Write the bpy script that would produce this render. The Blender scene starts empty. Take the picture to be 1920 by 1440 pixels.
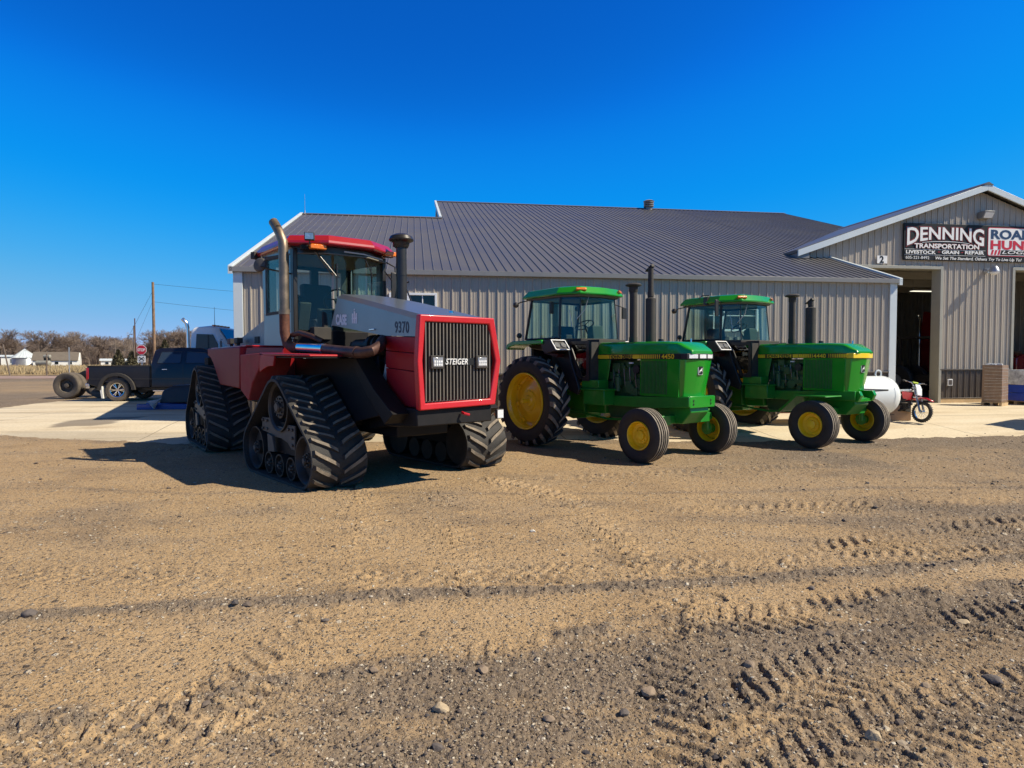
import bpy, math, random
import numpy as np
from mathutils import Vector, Matrix, Euler
R = math.radians
PI = math.pi
random.seed(7)
RNG = np.random.default_rng(11)
SC = bpy.context.scene
COL = SC.collection

# ---------------------------------------------------------------- camera
PITCH = math.atan2(45, 1200)
CAMH = 1.67
cam = bpy.data.cameras.new('camera')
cam.sensor_width = 36.0
cam.lens = 1200 / 1920 * 36.0
cam.clip_start = 0.05
cam.clip_end = 9000
camo = bpy.data.objects.new('camera', cam)
COL.objects.link(camo)
camo.location = (0, 0, CAMH)
camo.rotation_euler = (Matrix.Rotation(PI / 2 - PITCH, 4, 'X') @ Matrix.Rotation(R(-0.12), 4, 'Z')).to_euler()
SC.camera = camo

# ---------------------------------------------------------------- sky and sun
SUN_AZ = R(-11.0)      # from +X towards +Y
SUN_EL = R(44.0)
sdir = Vector((math.cos(SUN_EL) * math.cos(SUN_AZ), math.cos(SUN_EL) * math.sin(SUN_AZ), math.sin(SUN_EL)))
w = bpy.data.worlds.new('World')
SC.world = w
w.use_nodes = True
nt = w.node_tree
bg = nt.nodes['Background']
sky = nt.nodes.new('ShaderNodeTexSky')
sky.sky_type = 'NISHITA'
sky.sun_disc = False
sky.sun_elevation = SUN_EL
sky.sun_rotation = PI / 2 - SUN_AZ
sky.altitude = 400
sky.air_density = 1.0
sky.dust_density = 0.0
sky.ozone_density = 3.0
# deep winter blue: per-channel response on the sky's own radiance
sc1 = nt.nodes.new('ShaderNodeVectorMath'); sc1.operation = 'SCALE'; sc1.inputs['Scale'].default_value = 0.1
cv = nt.nodes.new('ShaderNodeRGBCurve')
def setc(c, pts):
    while len(c.points) < len(pts): c.points.new(0.5, 0.5)
    for p_, (x_, y_) in zip(c.points, pts): p_.location = (x_, y_)
setc(cv.mapping.curves[0], [(0, .003), (.15, .003), (.20, .006), (.29, .045), (.42, .125), (.62, .235), (.80, .33), (1.0, .40)])
setc(cv.mapping.curves[1], [(0, .03), (.17, .102), (.20, .130), (.25, .215), (.34, .30), (.50, .39), (.78, .47), (1.0, .52)])
setc(cv.mapping.curves[2], [(0, .10), (.30, .48), (.36, .585), (.43, .76), (.53, .83), (.67, .82), (.80, .76), (1.0, .72)])
cv.mapping.update()
sc2 = nt.nodes.new('ShaderNodeVectorMath'); sc2.operation = 'SCALE'; sc2.inputs['Scale'].default_value = 7.85
nt.links.new(sky.outputs[0], sc1.inputs[0]); nt.links.new(sc1.outputs[0], cv.inputs['Color']); nt.links.new(cv.outputs[0], sc2.inputs[0]); # added grey overhead, above the sky in view, to cut blue ambient in shadows
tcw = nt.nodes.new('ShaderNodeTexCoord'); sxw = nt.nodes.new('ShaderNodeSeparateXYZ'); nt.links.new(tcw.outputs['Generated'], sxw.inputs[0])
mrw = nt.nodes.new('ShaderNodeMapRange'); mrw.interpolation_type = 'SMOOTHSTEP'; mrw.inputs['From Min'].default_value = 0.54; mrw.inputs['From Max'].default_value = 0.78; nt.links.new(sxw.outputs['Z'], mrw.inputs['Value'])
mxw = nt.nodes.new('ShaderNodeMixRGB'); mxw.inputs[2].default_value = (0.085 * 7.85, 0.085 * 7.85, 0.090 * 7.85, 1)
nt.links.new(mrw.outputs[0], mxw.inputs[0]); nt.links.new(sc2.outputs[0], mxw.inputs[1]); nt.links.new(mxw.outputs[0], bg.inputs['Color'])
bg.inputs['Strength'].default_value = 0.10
sun = bpy.data.lights.new('sun', 'SUN')
sun.energy = 5.0
sun.angle = R(0.53)
sun.color = (1.0, 0.90, 0.72)
suno = bpy.data.objects.new('sun', sun)
COL.objects.link(suno)
suno.rotation_euler = sdir.to_track_quat('Z', 'Y').to_euler()
SC.view_settings.view_transform = 'Standard'
SC.view_settings.look = 'None'
SC.view_settings.exposure = 0.44
SC.view_settings.gamma = 1.0
SC.cycles.max_bounces = 6
SC.cycles.transparent_max_bounces = 16
SC.cycles.caustics_reflective = False
SC.cycles.caustics_refractive = False

# ---------------------------------------------------------------- helpers
def smooth(t):
    t = np.clip(t, 0, 1)
    return t * t * (3 - 2 * t)

def base_z(x, y):
    return 0.20 * smooth((y - 12.8) / 3.0)

def tag(o, label=None, cat=None, group=None, kind=None):
    if label: o['label'] = label
    if cat: o['category'] = cat
    if group: o['group'] = group
    if kind: o['kind'] = kind
    return o

def empty(name, loc=(0, 0, 0), rz=0.0, parent=None):
    o = bpy.data.objects.new(name, None)
    o.empty_display_size = 0.3
    COL.objects.link(o)
    o.location = loc
    o.rotation_euler = (0, 0, rz)
    if parent: o.parent = parent
    return o

def copy_tree(o, parent=None):
    kids = list(o.children)
    c = o.copy()
    COL.objects.link(c)
    c.parent = parent
    for k in kids: copy_tree(k, c)
    return c

class MB:
    def __init__(s):
        s.v = []; s.f = []; s.m = []
    def add(s, vs, fs, m=0, M=None):
        b = len(s.v)
        if M is not None: vs = [tuple(M @ Vector(p)) for p in vs]
        s.v.extend([tuple(p) for p in vs])
        for f in fs:
            s.f.append(tuple(b + i for i in f)); s.m.append(m)
        return s
    def box(s, x0, x1, y0, y1, z0, z1, m=0, M=None):
        vs = [(x0, y0, z0), (x1, y0, z0), (x1, y1, z0), (x0, y1, z0), (x0, y0, z1), (x1, y0, z1), (x1, y1, z1), (x0, y1, z1)]
        return s.add(vs, [(0, 3, 2, 1), (4, 5, 6, 7), (0, 1, 5, 4), (1, 2, 6, 5), (2, 3, 7, 6), (3, 0, 4, 7)], m, M)
    def prism(s, pts, ax, a, b, m=0, M=None):
        n = len(pts)
        def mk(p, t):
            return (t, p[0], p[1]) if ax == 'x' else ((p[0], t, p[1]) if ax == 'y' else (p[0], p[1], t))
        area = sum(pts[i][0] * pts[(i + 1) % n][1] - pts[(i + 1) % n][0] * pts[i][1] for i in range(n))
        if area < 0: pts = pts[::-1]
        vs = [mk(p, a) for p in pts] + [mk(p, b) for p in pts]
        flip = (ax == 'y') != (b < a)
        fs = [tuple(range(n))[::-1], tuple(range(n, 2 * n))] + [(i, (i + 1) % n, n + (i + 1) % n, n + i) for i in range(n)]
        if flip: fs = [f[::-1] for f in fs]
        return s.add(vs, fs, m, M)
    def loft(s, rings, m=0, cap=True, closed=True, M=None):
        n = len(rings[0]); vs = [p for r in rings for p in r]; fs = []
        for k in range(len(rings) - 1):
            for i in range(n if closed else n - 1):
                j = (i + 1) % n
                fs.append((k * n + i, k * n + j, (k + 1) * n + j, (k + 1) * n + i))
        if cap:
            fs.append(tuple(range(n))[::-1]); fs.append(tuple((len(rings) - 1) * n + i for i in range(n)))
        return s.add(vs, fs, m, M)
    def tube(s, pts, r, seg=8, m=0, cap=True, M=None):
        pts = [Vector(p) for p in pts]; rs = r if isinstance(r, (list, tuple)) else [r] * len(pts)
        rings = []; up = None
        for i, p in enumerate(pts):
            if i == 0: d = pts[1] - p
            elif i == len(pts) - 1: d = p - pts[i - 1]
            else: d = (pts[i + 1] - p).normalized() + (p - pts[i - 1]).normalized()
            d = d.normalized() if d.length > 1e-9 else Vector((0, 0, 1))
            if up is None:
                up = Vector((0, 0, 1)) if abs(d.z) < 0.9 else Vector((1, 0, 0))
            u = d.cross(up).normalized(); v = u.cross(d).normalized(); up = v
            rings.append([tuple(p + (u * math.cos(a) + v * math.sin(a)) * rs[i]) for a in [2 * PI * k / seg for k in range(seg)]])
        return s.loft(rings, m, cap, True, M)
    def cyl(s, p0, p1, r0, r1=None, seg=12, m=0, M=None):
        return s.tube([p0, p1], [r0, r0 if r1 is None else r1], seg, m, True, M)
    def lathe(s, prof, c=(0, 0, 0), ax='y', seg=32, m=0, close=False, M=None):
        # prof: (radius, offset along axis)
        rings = []
        for r, h in prof:
            ring = []
            for k in range(seg):
                a = 2 * PI * k / seg; ca, sa = r * math.cos(a), r * math.sin(a)
                if ax == 'y': p = (c[0] + ca, c[1] + h, c[2] + sa)
                elif ax == 'z': p = (c[0] + ca, c[1] + sa, c[2] + h)
                else: p = (c[0] + h, c[1] + ca, c[2] + sa)
                ring.append(p)
            rings.append(ring)
        if close: rings.append(rings[0])
        return s.loft(rings, m, False, True, M)
    def ell(s, c, r, seg=14, rings=8, m=0, M=None):
        prof = []
        rr = []
        for i in range(rings + 1):
            t = -PI / 2 + PI * i / rings
            ring = [(c[0] + r[0] * math.cos(t) * math.cos(2 * PI * k / seg), c[1] + r[1] * math.cos(t) * math.sin(2 * PI * k / seg), c[2] + r[2] * math.sin(t)) for k in range(seg)]
            rr.append(ring)
        return s.loft(rr, m, False, True, M)
    def build(s, name, mats, parent=None, bevel=0.0, flat=False, M=None, ang=35, bseg=2):
        me = bpy.data.meshes.new(name)
        vs = s.v if M is None else [tuple(M @ Vector(p)) for p in s.v]
        me.from_pydata(vs, [], s.f)
        if not isinstance(mats, (list, tuple)): mats = [mats]
        for mt in mats: me.materials.append(mt)
        me.polygons.foreach_set('material_index', s.m)
        if not flat:
            me.polygons.foreach_set('use_smooth', [True] * len(s.f))
            me.update()
            me.set_sharp_from_angle(angle=R(ang))
        me.update()
        o = bpy.data.objects.new(name, me)
        COL.objects.link(o)
        if parent: o.parent = parent
        if bevel:
            b = o.modifiers.new('bevel', 'BEVEL'); b.width = bevel; b.segments = bseg; b.limit_method = 'ANGLE'; b.angle_limit = R(40)
        return o

def fast_mesh(name, V, F, mat, parent=None, smooth_=True, mi=None):
    me = bpy.data.meshes.new(name)
    V = np.asarray(V, np.float32); F = np.asarray(F, np.int32)
    me.vertices.add(len(V)); me.vertices.foreach_set('co', V.ravel())
    k = F.shape[1]
    me.loops.add(F.size); me.loops.foreach_set('vertex_index', F.ravel())
    me.polygons.add(len(F)); me.polygons.foreach_set('loop_start', np.arange(0, F.size, k, dtype=np.int32))
    me.polygons.foreach_set('use_smooth', np.full(len(F), smooth_))
    for mt in (mat if isinstance(mat, (list, tuple)) else [mat]): me.materials.append(mt)
    if mi is not None: me.polygons.foreach_set('material_index', mi)
    me.update(calc_edges=True)
    o = bpy.data.objects.new(name, me); COL.objects.link(o)
    if parent: o.parent = parent
    return o

# ---------------------------------------------------------------- materials
def mat(name, col, rough=0.5, metal=0.0, var=0.0, vs=3.0, bump=0.0, bs=40.0, coat=0.0, dust=0.0, dcol=(0.32, 0.24, 0.15), spec=0.5, emit=None, rvar=0.0, dz=None):
    m = bpy.data.materials.new(name); m.use_nodes = True
    n = m.node_tree.nodes; l = m.node_tree.links
    p = n['Principled BSDF']
    p.inputs['Base Color'].default_value = (*col, 1)
    p.inputs['Roughness'].default_value = rough
    p.inputs['Metallic'].default_value = metal
    p.inputs['Specular IOR Level'].default_value = spec
    p.inputs['Coat Weight'].default_value = coat
    p.inputs['Coat Roughness'].default_value = 0.06
    if emit:
        p.inputs['Emission Color'].default_value = (*emit[0], 1); p.inputs['Emission Strength'].default_value = emit[1]
    tc = n.new('ShaderNodeTexCoord')
    src = None
    if var > 0:
        no = n.new('ShaderNodeTexNoise'); no.inputs['Scale'].default_value = vs; no.inputs['Detail'].default_value = 6; no.inputs['Roughness'].default_value = 0.65
        l.new(tc.outputs['Object'], no.inputs['Vector'])
        r = n.new('ShaderNodeValToRGB'); r.color_ramp.elements[0].position = 0.3; r.color_ramp.elements[1].position = 0.7
        r.color_ramp.elements[0].color = tuple(c * (1 - var) for c in col) + (1,)
        r.color_ramp.elements[1].color = tuple(min(1, c * (1 + var)) for c in col) + (1,)
        l.new(no.outputs['Fac'], r.inputs['Fac']); src = r.outputs['Color']
        if rvar:
            mr = n.new('ShaderNodeMapRange'); mr.inputs['To Min'].default_value = max(0.02, rough - rvar); mr.inputs['To Max'].default_value = min(1, rough + rvar)
            mr.inputs['From Min'].default_value = 0.3; mr.inputs['From Max'].default_value = 0.7
            l.new(no.outputs['Fac'], mr.inputs['Value']); l.new(mr.outputs[0], p.inputs['Roughness'])
    if dust > 0:
        d = n.new('ShaderNodeTexNoise'); d.inputs['Scale'].default_value = 5.5; d.inputs['Detail'].default_value = 8; d.inputs['Roughness'].default_value = 0.7
        l.new(tc.outputs['Object'], d.inputs['Vector'])
        dr = n.new('ShaderNodeMapRange'); dr.inputs['From Min'].default_value = 0.42; dr.inputs['From Max'].default_value = 0.75
        dr.inputs['To Min'].default_value = dust * 0.35; dr.inputs['To Max'].default_value = dust
        l.new(d.outputs['Fac'], dr.inputs['Value'])
        fac = dr.outputs[0]
        if dz:   # more dirt low down on the thing
            sx = n.new('ShaderNodeSeparateXYZ'); l.new(tc.outputs['Object'], sx.inputs[0])
            mz = n.new('ShaderNodeMapRange'); mz.inputs['From Min'].default_value = dz[0]; mz.inputs['From Max'].default_value = dz[1]
            mz.inputs['To Min'].default_value = 1.0; mz.inputs['To Max'].default_value = 0.12
            l.new(sx.outputs['Z'], mz.inputs['Value'])
            mu = n.new('ShaderNodeMath'); mu.operation = 'MULTIPLY'; l.new(fac, mu.inputs[0]); l.new(mz.outputs[0], mu.inputs[1]); fac = mu.outputs[0]
        mx = n.new('ShaderNodeMixRGB'); mx.inputs['Color1'].default_value = (*col, 1); mx.inputs['Color2'].default_value = (*dcol, 1)
        l.new(fac, mx.inputs['Fac'])
        if src is not None: l.new(src, mx.inputs['Color1'])
        src = mx.outputs[0]
        ro = n.new('ShaderNodeMapRange'); ro.inputs['To Min'].default_value = rough; ro.inputs['To Max'].default_value = 0.95
        l.new(fac, ro.inputs['Value']); l.new(ro.outputs[0], p.inputs['Roughness'])
        if coat:
            cw = n.new('ShaderNodeMapRange'); cw.inputs['From Max'].default_value = 0.5; cw.inputs['To Min'].default_value = coat; cw.inputs['To Max'].default_value = 0.0
            l.new(fac, cw.inputs['Value']); l.new(cw.outputs[0], p.inputs['Coat Weight'])
    if src is not None: l.new(src, p.inputs['Base Color'])
    if bump > 0:
        bn = n.new('ShaderNodeTexNoise'); bn.inputs['Scale'].default_value = bs; bn.inputs['Detail'].default_value = 5
        l.new(tc.outputs['Object'], bn.inputs['Vector'])
        b = n.new('ShaderNodeBump'); b.inputs['Strength'].default_value = bump; b.inputs['Distance'].default_value = 0.02
        l.new(bn.outputs['Fac'], b.inputs['Height']); l.new(b.outputs[0], p.inputs['Normal'])
    return m

def glass(name, tint, refl=0.06, rough=0.02, body=0.0, bodycol=(0.02, 0.03, 0.03)):
    m = bpy.data.materials.new(name); m.use_nodes = True
    n = m.node_tree.nodes; l = m.node_tree.links
    for x in list(n): n.remove(x)
    o = n.new('ShaderNodeOutputMaterial')
    t = n.new('ShaderNodeBsdfTransparent'); t.inputs[0].default_value = (*tint, 1)
    g = n.new('ShaderNodeBsdfGlossy'); g.inputs['Roughness'].default_value = rough; g.inputs[0].default_value = (1, 1, 1, 1)
    fr = n.new('ShaderNodeLayerWeight'); fr.inputs['Blend'].default_value = 0.5
    pw = n.new('ShaderNodeMath'); pw.operation = 'POWER'; pw.inputs[1].default_value = 5.0; l.new(fr.outputs['Facing'], pw.inputs[0])
    ad = n.new('ShaderNodeMath'); ad.operation = 'MULTIPLY_ADD'; ad.inputs[1].default_value = 0.85; ad.inputs[2].default_value = refl; l.new(pw.outputs[0], ad.inputs[0])
    mx = n.new('ShaderNodeMixShader'); l.new(ad.outputs[0], mx.inputs[0])
    last = t.outputs[0]
    if body:
        d = n.new('ShaderNodeBsdfDiffuse'); d.inputs[0].default_value = (*bodycol, 1)
        m2 = n.new('ShaderNodeMixShader'); m2.inputs[0].default_value = body
        l.new(t.outputs[0], m2.inputs[1]); l.new(d.outputs[0], m2.inputs[2]); last = m2.outputs[0]
    l.new(last, mx.inputs[1]); l.new(g.outputs[0], mx.inputs[2]); l.new(mx.outputs[0], o.inputs[0])
    return m

DUSTC = (0.30, 0.22, 0.14)
M = {}
M['case_red'] = mat('case_red', (0.34, 0.004, 0.012), 0.48, coat=0.06, spec=0.3, dust=0.05, var=0.06, vs=1.5)
M['case_red_faded'] = mat('case_red_faded', (0.30, 0.02, 0.03), 0.6, spec=0.15, dust=0.25, var=0.2, vs=4)
M['case_red_bright'] = mat('case_red_bright', (0.52, 0.004, 0.014), 0.38, coat=0.2, dust=0.06, var=0.05, vs=2)
M['case_roof'] = mat('case_roof', (0.34, 0.004, 0.015), 0.3, coat=0.35, dust=0.05)
M['tank_red'] = mat('tank_red', (0.20, 0.003, 0.012), 0.5, spec=0.12, dust=0.03, var=0.08, vs=2)
M['case_silver'] = mat('case_silver', (0.22, 0.255, 0.30), 0.27, metal=0.65, dust=0.08, var=0.06, vs=2, rvar=0.05)
M['case_black'] = mat('case_black', (0.007, 0.007, 0.009), 0.55, spec=0.25, dust=0.03, var=0.2, vs=6)
M['black'] = mat('black_paint', (0.012, 0.012, 0.014), 0.35, dust=0.06)
M['black_rough'] = mat('black_plastic', (0.02, 0.02, 0.021), 0.7, dust=0.12, bump=0.2, bs=90)
M['dark_metal'] = mat('dark_metal', (0.02, 0.02, 0.021), 0.5, metal=0.3, dust=0.10, var=0.3, vs=8)
M['plate_grey'] = mat('plate_grey', (0.05, 0.05, 0.05), 0.55, dust=0.18, var=0.3, vs=9)
M['belt'] = mat('track_rubber', (0.022, 0.022, 0.022), 0.75, dust=0.20, dcol=(0.16, 0.13, 0.10), bump=0.4, bs=60, var=0.25, vs=7)
M['lug'] = mat('track_lug', (0.055, 0.05, 0.045), 0.8, dust=0.9, dcol=(0.36, 0.29, 0.21), bump=0.4, bs=60, var=0.2, vs=9)
M['tyre'] = mat('tyre_rubber', (0.016, 0.016, 0.017), 0.68, dust=0.16, dcol=(0.16, 0.13, 0.10), bump=0.25, bs=50, var=0.2, vs=5)
M['tyre_dusty'] = mat('tyre_rubber_dusty', (0.05, 0.045, 0.04), 0.85, dust=0.8, dcol=(0.21, 0.165, 0.12), bump=0.3, bs=50)
M['tread'] = mat('tyre_tread_dusty', (0.06, 0.055, 0.048), 0.8, dust=0.95, dcol=(0.38, 0.32, 0.25), bump=0.3, bs=60)
M['rust'] = mat('rusty_steel', (0.10, 0.035, 0.018), 0.75, metal=0.2, var=0.5, vs=14, bump=0.3, bs=80)
M['pipe_brown'] = mat('pipe_brown', (0.085, 0.045, 0.038), 0.5, metal=0.5, var=0.4, vs=9, bump=0.1, bs=60)
M['stack'] = mat('stack_steel', (0.23, 0.175, 0.125), 0.45, metal=0.75, var=0.4, vs=4, rvar=0.12)
M['chrome'] = mat('chrome', (0.7, 0.7, 0.7), 0.12, metal=1.0, var=0.1, vs=5)
M['orange'] = mat('amber_lens', (0.75, 0.18, 0.01), 0.2, coat=0.5, var=0.15, vs=30, bump=0.3, bs=140)
M['lamp_white'] = mat('lamp_lens', (0.80, 0.82, 0.84), 0.15, coat=0.6, var=0.25, vs=50, bump=0.4, bs=120)
M['lamp_grey'] = mat('lamp_lens_grey', (0.42, 0.42, 0.42), 0.12, metal=0.6, coat=0.6, var=0.3, vs=40)
M['jd_green'] = mat('tractor_green', (0.004, 0.26, 0.012), 0.25, coat=0.55, dust=0.02, var=0.05, vs=2)
M['jd_green_low'] = mat('chassis_green', (0.004, 0.215, 0.014), 0.36, coat=0.4, dust=0.07, var=0.15, vs=6)
M['jd_engine'] = mat('engine_green', (0.006, 0.09, 0.022), 0.4, dust=0.2, var=0.3, vs=14)
M['jd_yellow'] = mat('wheel_yellow', (0.95, 0.61, 0.002), 0.32, coat=0.5, dust=0.14, var=0.06, vs=4)
M['decal_yellow'] = mat('decal_yellow', (0.85, 0.60, 0.02), 0.35, coat=0.3)
M['decal_black'] = mat('decal_black', (0.01, 0.01, 0.01), 0.4)
M['decal_navy'] = mat('decal_navy', (0.010, 0.02, 0.055), 0.4)
M['decal_white'] = mat('decal_white', (0.80, 0.80, 0.78), 0.5, var=0.05)
M['decal_grey'] = mat('decal_grey', (0.72, 0.73, 0.74), 0.5)
M['navy_paint'] = mat('dark_truck_paint', (0.004, 0.006, 0.014), 0.3, coat=0.35, spec=0.3, dust=0.04)
M['glass'] = glass('tractor_glass', (0.84, 0.93, 0.90), 0.025)
M['glass_case'] = glass('cab_glass', (0.80, 0.895, 0.85), 0.025)
M['glass_dark'] = glass('tinted_glass', (0.35, 0.40, 0.42), 0.06)
M['interior'] = mat('cab_interior', (0.035, 0.033, 0.03), 0.8, var=0.2, vs=5)
M['seat'] = mat('seat_fabric', (0.03, 0.035, 0.05), 0.9, bump=0.3, bs=100)
M['headliner'] = mat('headliner', (0.16, 0.15, 0.12), 0.9)
M['wall'] = mat('taupe_steel_siding', (0.41, 0.362, 0.298), 0.42, var=0.06, vs=0.7, dust=0.10, rvar=0.06)
M['wainscot'] = mat('brown_steel_siding', (0.078, 0.066, 0.058), 0.42, var=0.1, vs=0.9, dust=0.16)
M['roof'] = mat('charcoal_steel_roof', (0.110, 0.103, 0.098), 0.40, metal=0.0, var=0.10, vs=0.5, rvar=0.05)
M['trim'] = mat('white_trim', (0.62, 0.68, 0.70), 0.35, var=0.04, vs=1.5, dust=0.06)
M['trim_grey'] = mat('grey_trim', (0.22, 0.215, 0.21), 0.4, var=0.06)
M['door_trim'] = mat('door_trim', (0.34, 0.33, 0.28), 0.45, var=0.08, vs=2)
M['frame_white'] = mat('vinyl_white', (0.78, 0.79, 0.80), 0.4)
M['concrete'] = None
M['inner_wall'] = mat('inner_wall', (0.32, 0.30, 0.26), 0.6, var=0.1)
M['inner_dark'] = mat('inner_dark', (0.02, 0.02, 0.021), 0.8, var=0.2)
M['wood'] = mat('board_wood', (0.50, 0.36, 0.20), 0.8, var=0.18, vs=3, bump=0.1)
M['pole_wood'] = mat('pole_wood', (0.22, 0.14, 0.085), 0.9, var=0.35, vs=2.5, bump=0.3, bs=20)
M['card'] = mat('cardboard', (0.40, 0.25, 0.14), 0.85, var=0.1, vs=4)
M['card_dark'] = mat('wrapped_cardboard', (0.21, 0.135, 0.09), 0.42, var=0.18, vs=5, coat=0.25)
M['film'] = mat('stretch_film', (0.62, 0.66, 0.72), 0.22, var=0.55, vs=6, coat=0.6, bump=0.6, bs=7)
M['blue_case'] = mat('blue_cases', (0.012, 0.07, 0.55), 0.35, coat=0.4, var=0.15, vs=8)
M['tank_white'] = mat('tank_white', (0.72, 0.76, 0.76), 0.32, var=0.04, vs=2, dust=0.06, coat=0.2)
M['bike_red'] = mat('bike_red', (0.62, 0.010, 0.03), 0.3, coat=0.5)
M['bike_white'] = mat('bike_white', (0.75, 0.80, 0.80), 0.4)
M['steel'] = mat('steel', (0.35, 0.35, 0.36), 0.35, metal=0.8, var=0.2)
M['sign_red'] = mat('sign_red', (0.55, 0.015, 0.035), 0.4, var=0.05)
M['sign_navy'] = mat('sign_navy', (0.015, 0.045, 0.12), 0.4)
M['sign_black'] = mat('sign_black', (0.012, 0.012, 0.013), 0.5, spec=0.3, var=0.2, vs=2)
M['sign_outline'] = mat('sign_outline', (0.45, 0.06, 0.05), 0.4)
M['alu'] = mat('sign_back', (0.30, 0.32, 0.34), 0.45, metal=0.5, var=0.1)
M['truck_white'] = mat('truck_white', (0.86, 0.86, 0.84), 0.4, coat=0.2, dust=0.05)
M['galv'] = mat('galvanised', (0.42, 0.44, 0.47), 0.4, metal=0.6, var=0.15, vs=1.5)
M['blue_plastic'] = mat('blue_plastic', (0.008, 0.06, 0.26), 0.35, coat=0.3)
M['tan_tank'] = mat('tan_tank', (0.48, 0.44, 0.28), 0.6, var=0.2, vs=1.5)
M['pink_tank'] = mat('pink_tank', (0.42, 0.30, 0.24), 0.6, var=0.2, vs=1.5)
M['grey_tank'] = mat('grey_tank', (0.27, 0.26, 0.22), 0.6, var=0.2, vs=1.5)
M['shingle'] = mat('brown_shingle', (0.14, 0.115, 0.09), 0.9, var=0.15, vs=1.5)
M['siding_white'] = mat('white_siding', (0.70, 0.70, 0.66), 0.6, var=0.05)
M['truck_glass'] = mat('truck_glass', (0.030, 0.045, 0.055), 0.1, coat=0.7)
M['window_dark'] = mat('window_dark', (0.012, 0.018, 0.020), 0.12, coat=0.1)
M['bark'] = mat('bark', (0.15, 0.118, 0.095), 0.95, var=0.3, vs=0.6)
M['twig'] = mat('twig', (0.20, 0.150, 0.122), 0.95, var=0.25, vs=0.3)
M['twig_pale'] = mat('twig_pale', (0.31, 0.245, 0.20), 0.95, var=0.25, vs=0.3)
M['cedar'] = mat('cedar_leaf', (0.085, 0.075, 0.040), 0.9, var=0.4, vs=1.2)
M['straw'] = mat('dry_grass', (0.36, 0.275, 0.155), 0.95, var=0.3, vs=0.4)
M['lime'] = mat('lime_pad', (0.45, 0.60, 0.05), 0.5)
M['light_tube'] = mat('shop_light', (0.8, 0.8, 0.7), 0.5, emit=((1, 0.95, 0.75), 1.0))
M['taillight'] = mat('tail_lamp', (0.35, 0.005, 0.01), 0.12, coat=0.9)
M['dark_red'] = mat('dark_red_paint', (0.14, 0.004, 0.008), 0.25, coat=0.7)

_bf = None
def text(body, size, name, material, parent, M4, ext=0.004, shear=0.0, off=0.0, xs=1.0, align='LEFT', space=1.0, warp=None, res=3):
    cu = bpy.data.curves.new(name, 'FONT')
    cu.body = body; cu.size = size; cu.extrude = ext; cu.shear = shear; cu.offset = off
    cu.align_x = align; cu.space_character = space; cu.resolution_u = res
    ob = bpy.data.objects.new(name + '_src', cu); COL.objects.link(ob)
    dg = bpy.context.evaluated_depsgraph_get(); dg.update()
    me = bpy.data.meshes.new_from_object(ob.evaluated_get(dg))
    bpy.data.objects.remove(ob)
    me.name = name
    for v in me.vertices:
        co = Vector((v.co.x * xs, v.co.y, v.co.z))
        if warp: co = Vector(warp(co))
        v.co = M4 @ co
    me.materials.clear(); me.materials.append(material)
    me.update()
    o = bpy.data.objects.new(name, me); COL.objects.link(o); o.parent = parent
    return o

def face_M(origin, right, up):
    r = Vector(right).normalized(); u = Vector(up).normalized(); n = r.cross(u).normalized()
    m = Matrix.Identity(4)
    for i in range(3):
        m[i][0] = r[i]; m[i][1] = u[i]; m[i][2] = n[i]; m[i][3] = origin[i]
    return m

# ================================================================ GROUND
def _h(ix, iy, s):
    n = (ix.astype(np.int64) * 374761393 + iy.astype(np.int64) * 668265263 + s * 1442695041) & 0xffffffff
    n = ((n ^ (n >> 13)) * 1274126177) & 0xffffffff
    n = n ^ (n >> 16)
    return (n & 0xffff) / 65535.0

def vnoise(x, y, sc, s=0):
    x = x * sc; y = y * sc
    ix = np.floor(x); iy = np.floor(y); fx = x - ix; fy = y - iy
    fx = fx * fx * (3 - 2 * fx); fy = fy * fy * (3 - 2 * fy)
    a = _h(ix, iy, s); b = _h(ix + 1, iy, s); c = _h(ix, iy + 1, s); d = _h(ix + 1, iy + 1, s)
    return (a + (b - a) * fx) * (1 - fy) + (c + (d - c) * fx) * fy

def fbm(x, y, sc, o=4, s=0, g=0.5):
    t = 0; a = 1; q = 0
    for i in range(o):
        t = t + a * vnoise(x, y, sc * 2.03 ** i, s + 17 * i); q += a; a *= g
    return t / q

def path_uv(x, y, P):
    P = np.array(P, float)
    best = np.full(x.shape, 1e9); U = np.zeros(x.shape); Vv = np.zeros(x.shape); acc = 0
    for i in range(len(P) - 1):
        a, b = P[i], P[i + 1]; d = b - a; L = np.hypot(*d); t = ((x - a[0]) * d[0] + (y - a[1]) * d[1]) / L / L
        tc = np.clip(t, 0, 1)
        dx = x - (a[0] + tc * d[0]); dy = y - (a[1] + tc * d[1]); r = np.hypot(dx, dy)
        side = np.sign((x - a[0]) * d[1] - (y - a[1]) * d[0])
        m = r < best
        best = np.where(m, r, best); U = np.where(m, acc + tc * L, U); Vv = np.where(m, r * side, Vv); acc += L
    return U, Vv, best

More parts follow.
